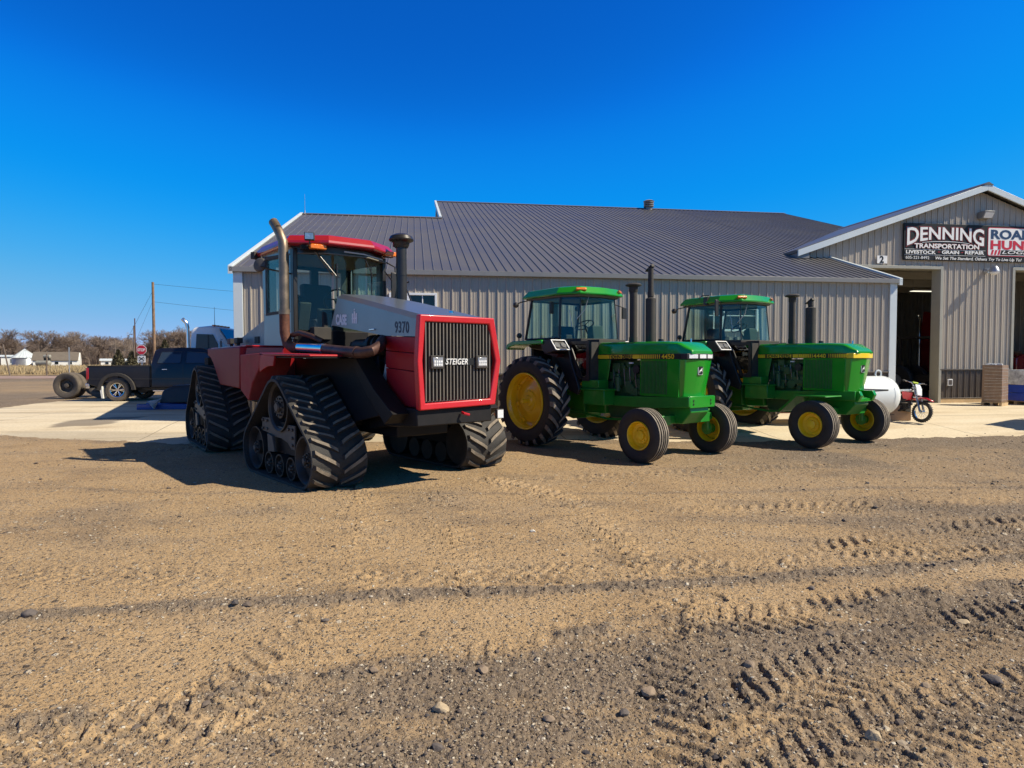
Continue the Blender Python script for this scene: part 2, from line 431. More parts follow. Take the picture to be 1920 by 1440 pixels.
CONC = [(-15.9, 14.7), (-13.5, 14.25), (-11.03, 13.73), (-9.4, 13.35), (-7.97, 13.13), (-6.58, 12.70), (-4, 12.85), (-1.5, 13.1), (1.27, 13.24), (3, 13.0), (4.72, 12.83), (7.5, 13.2), (10.87, 13.54), (16, 14.2), (27, 15.2),
        (30, 40), (-9, 34), (-14.43, 28.11), (-15.03, 27.28), (-16.5, 24.71), (-16.32, 21.72), (-15.87, 19.8), (-16.4, 17)]
def sdf_poly(x, y, P):
    P = np.array(P, float); n = len(P)
    d = np.full(x.shape, 1e9); ins = np.zeros(x.shape, bool)
    for i in range(n):
        a, b = P[i], P[(i + 1) % n]; e = b - a
        t = np.clip(((x - a[0]) * e[0] + (y - a[1]) * e[1]) / (e @ e), 0, 1)
        d = np.minimum(d, np.hypot(x - a[0] - t * e[0], y - a[1] - t * e[1]))
        c = ((a[1] > y) != (b[1] > y)) & (x < (b[0] - a[0]) * (y - a[1]) / (b[1] - a[1] + 1e-12) + a[0])
        ins ^= c
    return np.where(ins, d, -d)

RIDGE = [(-5.2, 3.8), (-3.6, 4.01), (-2.85, 4.16), (-2.37, 4.25), (-1.7, 4.38), (-1.2, 4.43), (-0.62, 4.53), (0.15, 4.6), (0.94, 4.68), (1.77, 4.79), (2.66, 4.93), (3.33, 5.07), (4.16, 5.26), (5.33, 5.55), (8, 6.2)]
EDGE2 = [(-4.5, 2.2), (-2.41, 2.77), (-1.99, 2.92), (-1.54, 3.13), (-1.37, 3.29), (-0.91, 3.34), (-0.48, 3.49), (-0.25, 3.57), (0.12, 3.7), (0.63, 3.91), (1.06, 4.05), (1.68, 4.10), (2.11, 4.24), (2.77, 4.43), (3.75, 4.64), (4.73, 4.92), (8, 5.6)]
LINE3 = [(-9, 8.5), (-6.77, 8.41), (-5.66, 8.32), (-4.1, 8.01), (-2.45, 8.09), (-1.07, 7.94), (0.27, 7.99), (1.46, 7.92), (2.96, 8.03), (4.4, 8.3), (6.5, 8.2), (9, 8.7)]
LUGS = [  # path, half width, pitch, depth, chevron
    ([(-2.05, 8.3), (-1.7, 6.99), (-1.51, 6.12), (-1.4, 5.45), (-1.29, 4.9), (-1.22, 4.51)], 0.27, 0.150, 0.042, 0.30),
    ([(-1.0, 4.4), (-1.15, 4.08), (-1.25, 3.69), (-1.34, 3.37), (-1.5, 3.05), (-1.9, 2.75), (-2.6, 2.5)], 0.30, 0.150, 0.016, 0.55),
    ([(-0.3, 8.9), (0.52, 7.8), (0.76, 6.97), (0.87, 6.11), (0.96, 5.43), (0.99, 4.89), (0.93, 4.34)], 0.27, 0.150, 0.034, 0.3),
    ([(1.25, 4.4), (1.17, 4.07), (1.05, 3.75), (0.94, 3.36), (0.9, 3.05), (0.87, 2.7), (0.84, 2.3)], 0.30, 0.12, 0.022, 0.5),
    ([(7, 6.9), (5.75, 6.58), (4.64, 6.27), (3.99, 6.08), (3.33, 5.82), (2.81, 5.57), (2.36, 5.2)], 0.28, 0.15, 0.024, 0.8),
    ([(5.2, 4.7), (3.8, 4.33), (3.09, 4.06), (2.52, 3.82), (2.04, 3.54), (1.71, 3.36), (1.41, 3.19), (1.17, 3.0)], 0.28, 0.12, 0.022, 0.7),
    ([(6.2, 5.15), (4.7, 4.75), (3.0, 4.45), (2.0, 4.15), (1.2, 4.0), (0.4, 3.85), (-0.4, 3.35), (-1.2, 2.9)], 0.26, 0.12, 0.018, 0.6),
    ([(9, 10.9), (6, 10.2), (3.2, 9.6), (0.6, 8.9)], 0.26, 0.16, 0.018, 0.4),
    ([(9, 7.6), (6, 7.35), (3.6, 7.2), (1.6, 6.9)], 0.27, 0.16, 0.020, 0.7),
    ([(-9, 9.9), (-7.2, 11.2), (-5.9, 12.6)], 0.25, 0.16, 0.020, 0.4),
    ([(-1.0, 8.3), (-.75, 6.99), (-.6, 6.12), (-.5, 5.45), (-.4, 4.7)], 0.24, 0.150, 0.024, 0.30),
    ([(-3.2, 2.5), (-2.34, 2.71), (-1.9, 2.78), (-1.5, 2.92), (-1.1, 3.2), (-.6, 3.42)], 0.22, 0.12, 0.014, 0.5),
    ([(-8, 5.4), (-5, 5.1), (-2.5, 4.85), (0, 5.0), (3, 5.4), (7, 6.1)], 0.24, 0.15, 0.009, 0.4),
    ([(9, 6.3), (5.5, 5.75), (3.4, 5.35), (1.8, 5.1), (0, 4.95)], 0.24, 0.13, 0.013, 0.7),
    ([(6, 3.7), (4, 3.45), (2.6, 3.15), (1.6, 2.8), (1.0, 2.4)], 0.26, 0.12, 0.016, 0.6),
]

def ground_fields(X, Y):
    wx = (fbm(X, Y, 1.4, 3, 5) - .5) * 0.22; wy = (fbm(X, Y, 1.4, 3, 9) - .5) * 0.16
    _, v1, d1 = path_uv(X + wx * .3, Y + wy * .4, RIDGE)
    u2, v2, d2 = path_uv(X + wx, Y + wy * 1.6, EDGE2)
    _, _, d3 = path_uv(X + wx, Y + wy, LINE3)
    rough = fbm(X, Y, 2.2, 4, 31)
    ridge = np.exp(-(d1 / (0.055 + 0.07 * rough)) ** 2)
    below = smooth((v2 + 0.10) / 0.30) * (.30 + .70 * smooth((X + 1.75) / 1.4))                       # towards the viewer: loose damp gravel
    berm = np.exp(-(d2 / 0.09) ** 2) * smooth((rough - .36) * 5)
    line3 = np.exp(-(d3 / 0.07) ** 2)
    right = smooth((X - 0.25 * Y - 0.3) / 3.5)
    far = smooth((Y - 6.0) / 5)
    big = fbm(X, Y, 0.45, 4, 77)
    mid = fbm(X * 1.0, Y * 2.2, 1.1, 4, 41)
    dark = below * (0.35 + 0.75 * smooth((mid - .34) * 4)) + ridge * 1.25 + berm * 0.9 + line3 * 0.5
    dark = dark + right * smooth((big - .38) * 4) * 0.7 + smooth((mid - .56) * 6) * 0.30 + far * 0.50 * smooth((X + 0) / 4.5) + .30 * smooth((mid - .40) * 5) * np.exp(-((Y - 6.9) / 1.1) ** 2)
    z = (fbm(X, Y, 0.6, 3, 3) - .5) * 0.05
    z = z + ridge * (0.022 + 0.05 * (fbm(X, Y, 17, 3, 133) - .5)) + berm * (0.026 + 0.05 * (fbm(X, Y, 15, 3, 134) - .5)) - below * 0.006
    lug_all = np.zeros(X.shape)
    for P, hw, pitch, dep, chev in LUGS:
        P2 = np.array(P)
        m = (X > P2[:, 0].min() - 1) & (X < P2[:, 0].max() + 1) & (Y > P2[:, 1].min() - 1) & (Y < P2[:, 1].max() + 1)
        if not m.any(): continue
        u, v, d = path_uv(X[m] + wx[m] * .25, Y[m] + wy[m] * .25, P)
        nz1 = fbm(X[m], Y[m], 3.5, 3, 57); nz2 = fbm(X[m], Y[m], 9, 2, 58); ph = u / pitch + np.abs(v) * chev / pitch + np.where(v > 0, .5, 0) + (nz1 - .5) * .9
        st = np.sin(2 * PI * ph)
        edge = smooth((hw - d) / 0.06)
        fade = .25 + .75 * smooth((fbm(X[m], Y[m], 1.3, 3, 50) - .36) * 4)
        zz = (smooth((st + .35) / .7) - .5) * dep * edge * fade * (.45 + 1.0 * nz2)
        z[m] += zz; lug_all[m] = np.maximum(lug_all[m], edge * fade)
        dark[m] += edge * fade * np.where(st < -.2, .38, -.15)
    z = z + (fbm(X, Y, 24, 3, 61, .6) - .5) * (0.010 + 0.014 * np.clip(dark, 0, 1))
    z = z + (fbm(X, Y, 75, 2, 71, .7) - .5) * (0.007 + 0.011 * np.clip(dark, 0, 1))
    st = np.abs(fbm(X * .25 + Y * .05, Y * 3.0, 3.5, 3, 91) - .5)
    z = z + (0.006 * smooth((.06 - st) / .06)) * below
    return z, np.clip(dark, 0, 1), lug_all

rows = [2.15]
while rows[-1] < 16.3:
    y = rows[-1]; rows.append(y + min(0.055, y * y / (640 * 1.67) * 0.72))
rows = np.array(rows)
NC = 1150
u = np.linspace(-1, 1, NC)
YY = np.repeat(rows[:, None], NC, 1); ext = np.concatenate([-np.linspace(6, .1, 70), np.zeros(NC), np.linspace(.1, 6, 70)])
u = np.concatenate([-np.ones(70), u, np.ones(70)]); NC = len(u); YY = np.repeat(rows[:, None], NC, 1)
XX = (0.93 * YY + 0.9) * u[None, :] + ext[None, :]
gz, gdark, glug = ground_fields(XX, YY)
sd = sdf_poly(XX, YY, CONC) + (fbm(XX, YY, 3.0, 4, 200) - .5) * 0.34 + (fbm(XX, YY, 18, 2, 210) - .5) * 0.1
amp = 1 - smooth(sd / 0.5)
edgebump = np.exp(-((sd + .12) / .2) ** 2) * 0.018
GZ = base_z(XX, YY) + gz * amp * np.where(YY > 9, .6, 1.0) + edgebump - 0.09 * smooth(sd / 0.25)
GZ = GZ + 0.0
gdark = np.clip(gdark + np.exp(-((sd + .1) / .25) ** 2) * .45, 0, 1)
V = np.stack([XX, YY, GZ], -1).reshape(-1, 3)
nr = len(rows)
i0 = (np.arange(nr - 1)[:, None] * NC + np.arange(NC - 1)[None, :]).ravel()
F = np.stack([i0, i0 + 1, i0 + 1 + NC, i0 + NC], -1)

def gravel_material():
    m = bpy.data.materials.new('gravel_yard'); m.use_nodes = True
    n = m.node_tree.nodes; l = m.node_tree.links; p = n['Principled BSDF']
    p.inputs['Roughness'].default_value = 0.95; p.inputs['Specular IOR Level'].default_value = 0.2
    tc = n.new('ShaderNodeTexCoord')
    at = n.new('ShaderNodeAttribute'); at.attribute_name = 'dark'
    def noise(sc, det=5, rough=.6):
        t = n.new('ShaderNodeTexNoise'); t.inputs['Scale'].default_value = sc; t.inputs['Detail'].default_value = det; t.inputs['Roughness'].default_value = rough
        l.new(tc.outputs['Object'], t.inputs['Vector']); return t
    def ramp(src, stops):
        r = n.new('ShaderNodeValToRGB')
        while len(r.color_ramp.elements) < len(stops): r.color_ramp.elements.new(0.5)
        for e, (pos, c) in zip(r.color_ramp.elements, stops): e.position = pos; e.color = (*c, 1)
        l.new(src, r.inputs['Fac']); return r
    def mix(fac, a, b, mode='MIX'):
        x = n.new('ShaderNodeMixRGB'); x.blend_type = mode
        for s, v in ((0, fac), (1, a), (2, b)):
            if hasattr(v, 'is_linked'): l.new(v, x.inputs[s])
            elif isinstance(v, tuple): x.inputs[s].default_value = (*v, 1)
            else: x.inputs[s].default_value = v
        return x.outputs[0]
    big = noise(0.9, 6, .65); fine = noise(26, 6, .7)
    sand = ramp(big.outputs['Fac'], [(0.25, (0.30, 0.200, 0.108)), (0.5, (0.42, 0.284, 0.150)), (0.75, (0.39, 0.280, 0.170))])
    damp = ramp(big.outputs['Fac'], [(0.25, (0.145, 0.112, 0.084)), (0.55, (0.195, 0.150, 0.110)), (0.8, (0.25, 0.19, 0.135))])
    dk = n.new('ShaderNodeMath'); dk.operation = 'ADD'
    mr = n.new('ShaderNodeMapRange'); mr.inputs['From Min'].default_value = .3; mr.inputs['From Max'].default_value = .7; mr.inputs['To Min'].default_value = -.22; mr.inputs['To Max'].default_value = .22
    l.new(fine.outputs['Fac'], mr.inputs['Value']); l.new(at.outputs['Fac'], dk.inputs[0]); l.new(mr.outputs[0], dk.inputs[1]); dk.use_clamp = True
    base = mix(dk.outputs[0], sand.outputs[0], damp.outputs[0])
    # stones: voronoi cells of two sizes with their own colours
    def stones(sc, cover):
        v = n.new('ShaderNodeTexVoronoi'); v.inputs['Scale'].default_value = sc; v.inputs['Randomness'].default_value = 1.0
        wv = noise(sc * .6, 2, .5)
        sc_ = n.new('ShaderNodeVectorMath'); sc_.operation = 'SCALE'; sc_.inputs['Scale'].default_value = .35 / sc
        l.new(wv.outputs['Color'], sc_.inputs[0])
        ad = n.new('ShaderNodeVectorMath'); ad.operation = 'ADD'; l.new(tc.outputs['Object'], ad.inputs[0]); l.new(sc_.outputs[0], ad.inputs[1])
        l.new(ad.outputs[0], v.inputs['Vector'])
        sx = n.new('ShaderNodeSeparateColor'); l.new(v.outputs['Color'], sx.inputs[0])
        col = ramp(sx.outputs[0], [(0.0, (0.055, 0.045, 0.040)), (0.3, (0.15, 0.115, 0.085)), (0.55, (0.27, 0.20, 0.13)), (0.8, (0.33, 0.27, 0.20)), (0.95, (0.52, 0.45, 0.35)), (1.0, (0.62, 0.57, 0.48))])
        th = n.new('ShaderNodeMath'); th.operation = 'LESS_THAN'; th.inputs[1].default_value = cover; l.new(sx.outputs[1], th.inputs[0])
        di = n.new('ShaderNodeMapRange'); di.inputs['From Min'].default_value = .30; di.inputs['From Max'].default_value = .52; di.inputs['To Min'].default_value = 1; di.inputs['To Max'].default_value = 0
        l.new(v.outputs['Distance'], di.inputs['Value'])
        mk = n.new('ShaderNodeMath'); mk.operation = 'MULTIPLY'; l.new(th.outputs[0], mk.inputs[0]); l.new(di.outputs[0], mk.inputs[1])
        return col.outputs[0], mk.outputs[0]
    c1, m1 = stones(115, .50); c2, m2 = stones(48, .30); c3, m3 = stones(20, .05)
    col = mix(m1, base, c1); col = mix(m2, col, c2); col = mix(m3, col, c3)
    l.new(col, p.inputs['Base Color'])
    s1 = n.new('ShaderNodeMath'); s1.operation = 'MULTIPLY_ADD'; s1.inputs[1].default_value = .35; l.new(m1, s1.inputs[0]); l.new(fine.outputs['Fac'], s1.inputs[2])
    s2 = n.new('ShaderNodeMath'); s2.operation = 'MULTIPLY_ADD'; s2.inputs[1].default_value = .8; l.new(m2, s2.inputs[0]); l.new(s1.outputs[0], s2.inputs[2])
    s3 = n.new('ShaderNodeMath'); s3.operation = 'MULTIPLY_ADD'; s3.inputs[1].default_value = 1.3; l.new(m3, s3.inputs[0]); l.new(s2.outputs[0], s3.inputs[2])
    b = n.new('ShaderNodeBump'); b.inputs['Strength'].default_value = 0.95; b.inputs['Distance'].default_value = 0.012
    l.new(s3.outputs[0], b.inputs['Height']); l.new(b.outputs[0], p.inputs['Normal'])
    return m
M['gravel'] = gravel_material()
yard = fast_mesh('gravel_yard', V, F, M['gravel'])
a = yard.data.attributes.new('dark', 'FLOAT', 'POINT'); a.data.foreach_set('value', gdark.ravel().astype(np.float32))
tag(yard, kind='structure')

# surrounding land to the horizon
def land_z(X, Y):
    z = base_z(X, Y)
    patch = (np.abs(X) < 0.93 * Y + 6.6) & (Y > 2.15) & (Y < 16.3)
    z = np.where(patch, z - 0.10, z - 0.012)
    z = np.where(sdf_poly(X, Y, CONC) > -0.1, z - 0.08, z)
    return z + np.where(Y > 250, (fbm(X, Y, 0.01, 3, 8) - .5) * 1.5 * smooth((Y - 250) / 160), 0)
ys = np.concatenate([np.linspace(-60, 0, 25), np.arange(0.5, 40, 0.35), np.geomspace(40.5, 5500, 110)])
xs = np.concatenate([-np.geomspace(4500, 32, 60), np.arange(-31, 31, 0.4), np.geomspace(32, 4500, 60)])
XX2, YY2 = np.meshgrid(xs, ys)
ZZ2 = land_z(XX2, YY2)
nx, ny = len(xs), len(ys)
i0 = (np.arange(ny - 1)[:, None] * nx + np.arange(nx - 1)[None, :]).ravel()
F2 = np.stack([i0, i0 + 1, i0 + 1 + nx, i0 + nx], -1)
land = fast_mesh('ground', np.stack([XX2, YY2, ZZ2], -1).reshape(-1, 3), F2, M['gravel'])
dk = np.clip(fbm(XX2, YY2 * 2.5, .09, 4, 12) * 2.2 - .35, 0, 1) * .75 + .2
dk = np.where(YY2 > 60, 0.15, dk)
near_ = (YY2 > 1) & (YY2 < 20) & (np.abs(XX2) < 31)
if near_.any(): dk[near_] = ground_fields(XX2[near_], YY2[near_])[1]
a = land.data.attributes.new('dark', 'FLOAT', 'POINT'); a.data.foreach_set('value', dk.ravel().astype(np.float32))
tag(land, kind='structure')

# pinkish township road across the back of the yard, straw field behind it
def strip(name, x0, x1, y0, y1, z, mt, n=60):
    mb = MB()
    xs_ = np.linspace(x0, x1, n)
    vs = []
    for x in xs_:
        for y in (y0, (y0 + y1) / 2, y1):
            yy = y + (0 if y == (y0 + y1) / 2 else (vnoise(np.array([x]), np.array([y]), .2, 3)[0] - .5) * 1.5)
            vs.append((x, yy, z + (0.10 if y == (y0 + y1) / 2 else 0)))
    fs = []
    for i in range(n - 1):
        for j in (0, 1): fs.append((i * 3 + j, (i + 1) * 3 + j, (i + 1) * 3 + j + 1, i * 3 + j + 1))
    mb.add(vs, fs); return mb.build(name, mt)
M['road'] = mat('pink_gravel', (0.30, 0.205, 0.165), 0.95, var=0.2, vs=0.8)
M['field'] = mat('stubble_field', (0.33, 0.24, 0.125), 1.0, var=0.3, vs=0.25)
M['land_far'] = mat('far_land', (0.22, 0.17, 0.11), 1.0, var=0.25, vs=0.02)
tag(strip('road', -220, 200, 53, 63, 0.215, M['road']), kind='structure')
tag(strip('field', -420, 400, 65, 230, 0.22, M['field']), kind='structure')

# dry grass beyond the road (nobody could count it)
def grass():
    N = 60000
    y = 66 + 95 * RNG.random(N) ** 1.5; x = -12 - (y * .95 + 30) * RNG.random(N)
    h = 0.15 + 0.45 * RNG.random(N) ** 2; a = RNG.random(N) * PI; lean = (RNG.random(N) - .5) * .5
    V = []; 
    wd = 0.03 + .05 * RNG.random(N)
    b0 = np.stack([x - np.cos(a) * wd, y - np.sin(a) * wd, np.full(N, .3)], -1); b1 = np.stack([x + np.cos(a) * wd, y + np.sin(a) * wd, np.full(N, .3)], -1)
    t = np.stack([x + lean, y, .45 + h], -1)
    V = np.stack([b0, b1, t], 1).reshape(-1, 3); F = np.arange(3 * N).reshape(-1, 3)
    o = fast_mesh('dry_grass', V, F, M['straw'], smooth_=False)
    tag(o, 'pale dry grass standing in a strip beyond the far road', 'grass', kind='stuff')
grass()

# concrete apron
def concrete_material():
    m = bpy.data.materials.new('concrete_apron'); m.use_nodes = True
    n = m.node_tree.nodes; l = m.node_tree.links; p = n['Principled BSDF']; p.inputs['Roughness'].default_value = .85
    tc = n.new('ShaderNodeTexCoord'); rot = n.new('ShaderNodeMapping'); rot.inputs['Rotation'].default_value = (0, 0, R(-8.6)); l.new(tc.outputs['Object'], rot.inputs['Vector'])
    st = n.new('ShaderNodeMapping'); st.inputs['Scale'].default_value = (0.35, 1.7, 1); l.new(rot.outputs[0], st.inputs['Vector'])
    a = n.new('ShaderNodeTexNoise'); a.inputs['Scale'].default_value = .75; a.inputs['Detail'].default_value = 8; a.inputs['Roughness'].default_value = .62; l.new(st.outputs[0], a.inputs['Vector'])
    r = n.new('ShaderNodeValToRGB'); e = r.color_ramp.elements; e[0].position = .30; e[0].color = (.42, .315, .20, 1); e[1].position = .66; e[1].color = (.66, .57, .42, 1)
    x = e.new(.45); x.color = (.60, .50, .345, 1); l.new(a.outputs['Fac'], r.inputs['Fac'])
    f = n.new('ShaderNodeTexNoise'); f.inputs['Scale'].default_value = 22; f.inputs['Detail'].default_value = 6; l.new(tc.outputs['Object'], f.inputs['Vector'])
    ml = n.new('ShaderNodeMixRGB'); ml.blend_type = 'MULTIPLY'; ml.inputs[0].default_value = 1
    fr = n.new('ShaderNodeMapRange'); fr.inputs['From Min'].default_value = .3; fr.inputs['From Max'].default_value = .7; fr.inputs['To Min'].default_value = .86; fr.inputs['To Max'].default_value = 1.08; l.new(f.outputs['Fac'], fr.inputs['Value'])
    l.new(r.outputs[0], ml.inputs[1]); l.new(fr.outputs[0], ml.inputs[2])
    sp = n.new('ShaderNodeSeparateXYZ'); l.new(rot.outputs[0], sp.inputs[0])
    outs = []
    for ax, per, off in (('X', 4.4, 1.3), ('Y', 3.75, .35)):
        ad = n.new('ShaderNodeMath'); ad.operation = 'ADD'; ad.inputs[1].default_value = off + 400 * per; l.new(sp.outputs[ax], ad.inputs[0])
        pm = n.new('ShaderNodeMath'); pm.operation = 'PINGPONG'; pm.inputs[1].default_value = per / 2; l.new(ad.outputs[0], pm.inputs[0])
        lt = n.new('ShaderNodeMath'); lt.operation = 'LESS_THAN'; lt.inputs[1].default_value = .012; l.new(pm.outputs[0], lt.inputs[0]); outs.append(lt)
    mx = n.new('ShaderNodeMath'); mx.operation = 'MAXIMUM'; l.new(outs[0].outputs[0], mx.inputs[0]); l.new(outs[1].outputs[0], mx.inputs[1])
    at = n.new('ShaderNodeAttribute'); at.attribute_name = 'stain'
    ms = n.new('ShaderNodeMixRGB'); ms.inputs[2].default_value = (.13, .10, .072, 1); l.new(at.outputs['Fac'], ms.inputs[0]); l.new(ml.outputs[0], ms.inputs[1])
    mj = n.new('ShaderNodeMixRGB'); mj.inputs[2].default_value = (.11, .085, .06, 1)
    jf = n.new('ShaderNodeMath'); jf.operation = 'MULTIPLY'; jf.inputs[1].default_value = .7; l.new(mx.outputs[0], jf.inputs[0])
    l.new(jf.outputs[0], mj.inputs[0]); l.new(ms.outputs[0], mj.inputs[1]); l.new(mj.outputs[0], p.inputs['Base Color'])
    b = n.new('ShaderNodeBump'); b.inputs['Strength'].default_value = .25; b.inputs['Distance'].default_value = .01; l.new(f.outputs['Fac'], b.inputs['Height']); l.new(b.outputs[0], p.inputs['Normal'])
    return m
xs = np.arange(-17, 30.2, .12); ys = np.concatenate([np.arange(12.3, 24, .10), np.arange(24, 40.2, .3)])
CX, CY = np.meshgrid(xs, ys); inside = sdf_poly(CX, CY, CONC)
STAIN = [(-10.6, 14.75), (-10.9, 15.9), (-10.4, 16.7), (-9.6, 16.85), (-9.5, 16.1), (-9.6, 15.1), (-9.9, 14.8)]
stn = smooth((sdf_poly(CX + (fbm(CX, CY, 2, 3, 4) - .5) * .5, CY + (fbm(CX, CY, 2, 3, 6) - .5) * .5, STAIN) + .06) / .14) * .75
stn = np.maximum(stn, smooth((fbm(CX * .35, CY * 2.2, .55, 4, 66) - .60) * 9) * .35)
CZ = base_z(CX, CY) + 0.004
nx = len(xs); ny = len(ys)
i0 = (np.arange(ny - 1)[:, None] * nx + np.arange(nx - 1)[None, :]).ravel()
F3 = np.stack([i0, i0 + 1, i0 + 1 + nx, i0 + nx], -1)
ok = (inside.ravel()[F3] > -0.12).all(1)
M['concrete'] = concrete_material()
apron = fast_mesh('concrete_apron', np.stack([CX, CY, CZ], -1).reshape(-1, 3), F3[ok], M['concrete'])
a = apron.data.attributes.new('stain', 'FLOAT', 'POINT'); a.data.foreach_set('value', stn.ravel().astype(np.float32))
tag(apron, kind='structure')

# loose stones lying on the yard: one uncountable mass
t_ = (1 + 5 ** .5) / 2
ICO = np.array([(-1, t_, 0), (1, t_, 0), (-1, -t_, 0), (1, -t_, 0), (0, -1, t_), (0, 1, t_), (0, -1, -t_), (0, 1, -t_), (t_, 0, -1), (t_, 0, 1), (-t_, 0, -1), (-t_, 0, 1)]) / math.hypot(1, t_)
ICF = np.array([(0, 11, 5), (0, 5, 1), (0, 1, 7), (0, 7, 10), (0, 10, 11), (1, 5, 9), (5, 11, 4), (11, 10, 2), (10, 7, 6), (7, 1, 8), (3, 9, 4), (3, 4, 2), (3, 2, 6), (3, 6, 8), (3, 8, 9), (4, 9, 5), (2, 4, 11), (6, 2, 10), (8, 6, 7), (9, 8, 1)])
def ground_at(x, y):
    z, d, _ = ground_fields(x, y)
    s_ = sdf_poly(x, y, CONC)
    return base_z(x, y) + z * np.where(s_ > 0, 0, 1) * np.where(y > 9, .6, 1) + np.where(s_ > 0, .004, 0), d
def stones():
    N = 44000
    inv = RNG.random(N) * (1 / 2.3 - 1 / 15.5) + 1 / 15.5
    y = 1 / inv; x = (RNG.random(N) * 2 - 1) * (0.9 * y + .5)
    z, d = ground_at(x, y)
    keep = (RNG.random(N) < (.16 + .62 * d)) & (sdf_poly(x, y, CONC) < .06 + RNG.random(N) ** 6 * 1.2)
    x, y, z, d = x[keep], y[keep], z[keep], d[keep]; N = len(x)
    s = (0.0024 + 0.0048 * RNG.random(N) ** 3.2) * (0.75 + .12 * y) * (1 + .35 * d) * (1 + 1.6 * (RNG.random(N) < .012))
    Vv = ICO[None] * (1 + (RNG.random((N, 12, 1)) - .5) * .5)
    sc = np.stack([s * (.8 + .7 * RNG.random(N)), s * (.8 + .5 * RNG.random(N)), s * (.45 + .35 * RNG.random(N))], -1)
    Vv = Vv * sc[:, None, :]
    a = RNG.random(N) * 2 * PI; ca, sa = np.cos(a)[:, None], np.sin(a)[:, None]
    X = Vv[..., 0] * ca - Vv[..., 1] * sa + x[:, None]; Y = Vv[..., 0] * sa + Vv[..., 1] * ca + y[:, None]
    Z = Vv[..., 2] + z[:, None] + s[:, None] * .18
    P = np.stack([X, Y, Z], -1).reshape(-1, 3)
    Fi = (ICF[None] + (np.arange(N) * 12)[:, None, None]).reshape(-1, 3)
    mats = [mat('stone_a', (0.13, 0.10, 0.08), .9), mat('stone_b', (0.24, 0.18, 0.125), .9), mat('stone_c', (0.33, 0.265, 0.19), .9), mat('stone_d', (0.50, 0.44, 0.35), .85), mat('stone_e', (0.07, 0.06, 0.058), .85)]
    mi = np.repeat(RNG.choice(5, N, p=[.30, .34, .2, .06, .10]), 20).astype(np.int32)
    o = fast_mesh('loose_gravel', P, Fi, mats, smooth_=False, mi=mi)
    tag(o, 'small loose stones scattered over the tan gravel yard', 'gravel', kind='stuff')
stones()

ROCKS = [((-3.11, 4.07), .050, 'smooth dark grey rock at the left end of the stony ridge', 1), ((-0.35, 3.03), .045, 'pale angular rock casting a small shadow in the foreground', 2),
         ((-0.16, 3.41), .042, 'rounded brown rock just above the pale angular one', 0), ((2.48, 3.24), .052, 'dark split rock near the lower right edge', 1), ((1.29, 3.42), .036, 'flat light brown rock right of the deep tyre ruts', 0),
         ((1.59, 2.76), .040, 'flat cream stone half sunk near the bottom right', 2), ((0.68, 3.15), .045, 'broad tan rock beside the deepest tyre rut', 0), ((2.17, 4.59), .030, 'small grey rock on the ridge toward the right', 1),
         ((0.17, 2.92), .030, 'small brown rock between the angular rock and the ruts', 0), ((0.53, 2.97), .034, 'grey rock in the ruts below the broad tan rock', 1), ((-0.33, 2.72), .032, 'grey pebble near the bottom centre edge', 1),
         ((2.86, 4.0), .035, 'bright cream stone lying alone on the right', 2), ((-0.75, 3.39), .026, 'small pale rock by the end of the curved ridge', 0), ((-1.2, 4.05), .022, 'small dark stone under the long stony ridge', 1), ((0.2, 6.17), .030, 'single white stone in the middle of the smooth yard', 3)]
def rocks():
    mats = [mat('rock_tan', (.25, .185, .13), .9, var=.2, vs=20, bump=.3), mat('rock_grey', (.12, .10, .09), .9, var=.25, vs=20, bump=.3), mat('rock_pale', (.40, .31, .20), .9, var=.2, vs=20, bump=.3), mat('rock_white', (.62, .58, .5), .9, var=.1, vs=20)]
    for (x, y), s, lab, mi in ROCKS:
        z, _ = ground_at(np.array([x]), np.array([y]))
        bm = bpy.data.meshes.new('rock')
        import bmesh
        b = bmesh.new(); bmesh.ops.create_icosphere(b, subdivisions=3, radius=1.0)
        sx, sy, sz = .9 + .4 * random.random(), .7 + .3 * random.random(), .45 + .2 * random.random()
        cuts = [(Vector((random.uniform(-1, 1), random.uniform(-1, 1), random.uniform(-.6, 1))).normalized(), random.uniform(.62, .85)) for _ in range(9)]
        for v in b.verts:
            c = v.co.copy()
            for nn, dd in cuts:
                k = c.dot(nn)
                if k > dd: c -= nn * (k - dd) * .9
            c *= 1 + .05 * math.sin(c.x * 9 + s * 100) * math.cos(c.y * 8)
            v.co = Vector((c.x * sx, c.y * sy, c.z * sz)) * s
        b.to_mesh(bm); b.free(); bm.materials.append(mats[mi]); bm.polygons.foreach_set('use_smooth', [True] * len(bm.polygons)); bm.set_sharp_from_angle(angle=R(28))
        o = bpy.data.objects.new('rock', bm); COL.objects.link(o); o.location = (x, y, float(z[0]) + s * .22); o.rotation_euler = (0, 0, random.random() * 6)
        tag(o, lab, 'rock', 'rocks lying on the gravel yard')
rocks()

